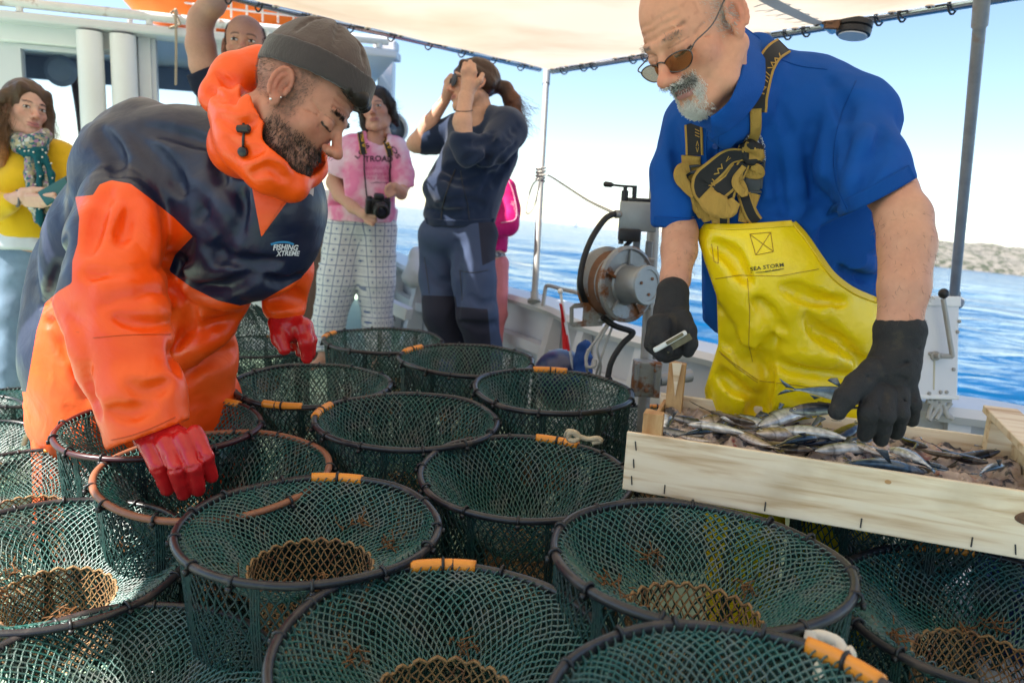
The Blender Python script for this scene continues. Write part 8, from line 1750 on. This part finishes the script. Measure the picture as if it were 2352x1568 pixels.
for q in ([(2130, 960), (2140, 930), (2156, 918), (2168, 932), (2178, 960)], [(2136, 918), (2150, 935), (2166, 922), (2184, 920)], [(2128, 922), (2146, 925), (2160, 940), (2150, 962)], [(2165, 918), (2150, 940), (2134, 965)], [(2184, 925), (2170, 945), (2188, 962)]): s.tube(spline([W(u, v, Zb+.02) for u, v in q], 6), .0065, 7)
s.tube([W(2146, 905, Zb+.05), W(2142, 965, Zb+.05)], .006, 8); autosmooth(s.build('rope', M_wrope, None, label='grey rope knotted in a bunch under the white crank box', cat='rope'), 80)

# ---- things further along the deck
Zd = 4.15; d0 = W(700, 520, Zd); d1 = W(754, 520, Zd); 
s = MB(); s.box([(W(670, 700, Zd)[0]+W(754, 700, Zd)[0])/2, d0[1]+.1, W(720, 522, Zd)[2]/2], (W(754, 700, Zd)[0]-W(670, 700, Zd)[0], .05, W(720, 522, Zd)[2]-.01), bev=.004); hb2 = empty('hatch', [d0[0], d0[1]+.1, 0], 'dark brown wooden hatch door standing behind the girl in pink', 'door')
o = s.build('leaf', mat('brown_varnish', (.085, .034, .020), .4, var=.25, vscale=5, stretch=(3, 3, .5)), hb2)
for zz in (.72, .70):
    s = MB(); s.lathe([W(722, 610, Zd)[0], d0[1]+.072, W(722, 610, Zd)[2]], (0, -1, 0), [(0, .008), (.005, .006)], 8)
s.build('bolt', M_stain, hb2)
cz0, cz1 = W(720, 521, Zd)[2], W(720, 436, Zd)[2]
s = MB(); s.box([(W(660, 700, Zd)[0]+W(756, 700, Zd)[0])/2, d0[1]+.15, (cz0+cz1)/2+.002], (W(756, 700, Zd)[0]-W(660, 700, Zd)[0], .22, cz1-cz0), bev=.01); s.box([(W(660, 700, Zd)[0]+W(756, 700, Zd)[0])/2, d0[1]+.16, cz0/2-.002], (W(756, 700, Zd)[0]-W(664, 700, Zd)[0], .05, cz0-.006))
s.build('deck_box', M_white, None, label='white box casing on top of the brown hatch door', cat='box')
F = pfield(910, 1000, 540, 680, 4.4, 5.2, .012); F.ch([(960, 585, 4.8, 18), (958, 625, 4.8, 26), (948, 640, 4.8, 22)], 12); F.warp(folds(.012, 9, 191)); V, Q = tob(F); obj('fender', V, Q, mat('white_vinyl', (.68, .67, .66), .5), label='lumpy white fender hanging on the bulwark behind the navy hoodie', cat='fender')
s = MB(); s.tube(px([(888, 640, 4.5), (892, 690, 4.5), (899, 738, 4.5)]), .022, 8); autosmooth(s.build('stake', mat('dark_wood', (.09, .06, .045), .7), None, label='brown wooden stake leaning against the bulwark behind the patterned trousers', cat='stake'))
s = MB(); p0, p1 = W(872, 690, 4.4), W(940, 722, 4.3); e_ = (p1-p0)/np.linalg.norm(p1-p0); s.box((p0+p1)/2, (np.linalg.norm(p1-p0), .06, .07), frame(e_, z=[0, 0, 1]), bev=.005); s.build('plank', M_white, None, label='short white plank fixed across the bulwark beside the stake', cat='plank')
sl_ = W(901, 296, 4.9); sp_ = empty('searchlight', sl_, 'white round searchlight housing behind the girl in pink', 'lamp'); s = MB(); dd = np.array([.55, -.8, .15]); s.lathe(sl_, dd, [(-.10, .02), (-.09, .07), (-.03, .095), (.02, .10), (.03, .10), (.03, .09), (.0, .085)], 28); autosmooth(s.build('housing', M_white, sp_)); s = MB(); s.lathe(sl_, dd, [(.004, .086), (.006, .001)], 28); s.build('lens', mat('smoked_lens', (.10, .11, .12), .1), sp_, smooth=True)
s = MB(); s.tube([sl_+[0, 0, -.09], sl_*[1, 1, 0]+[0, 0, .45]], .025, 10); s.build('stand', M_white, sp_, smooth=True)
# ---- white locker and blue tub seen through the corner trap
lk = empty('deck_locker', (1.15, 1.25, 0), 'low white locker on the deck seen through the corner trap', 'locker')
s = MB(); s.box((1.18, 1.22, .10), (.60, .80, .19), rotz(-.32), bev=.012); s.build('body', M_white, lk); s = MB(); s.box((1.18, 1.22, .212), (.64, .84, .028), rotz(-.32), bev=.010); s.build('lid', M_white, lk)
tub = empty('tub', (1.10, 1.52, .23), 'navy blue plastic tub on the white locker below the crate end', 'tub'); c_ = np.array([1.02, 1.30, .228]); s = MB(); s.lathe(c_, (0, 0, 1), [(0, .11), (.006, .118), (.12, .135), (.13, .14), (.136, .14), (.136, .132), (.01, .11)], 36); autosmooth(s.build('bucket', mat('navy_plastic', (.012, .035, .16), .35), tub)); s = MB(); s.tube([c_+[.14*math.cos(w), .14*math.sin(w)*.4-.1, .13+.0*math.sin(w)] for w in np.linspace(math.pi, 2*math.pi, 16)], .003, 6); s.build('handle', M_steel, tub, smooth=True)
# ================================================================ heel the boat with everything on it
bpy.context.view_layer.update()
skip = set(o.name for o in LEVEL) | {'camera', 'sun'}
for o in list(COL.objects):
    if o.parent is None and o.name not in skip: o.matrix_world = BOAT @ o.matrix_world
bpy.context.view_layer.update()
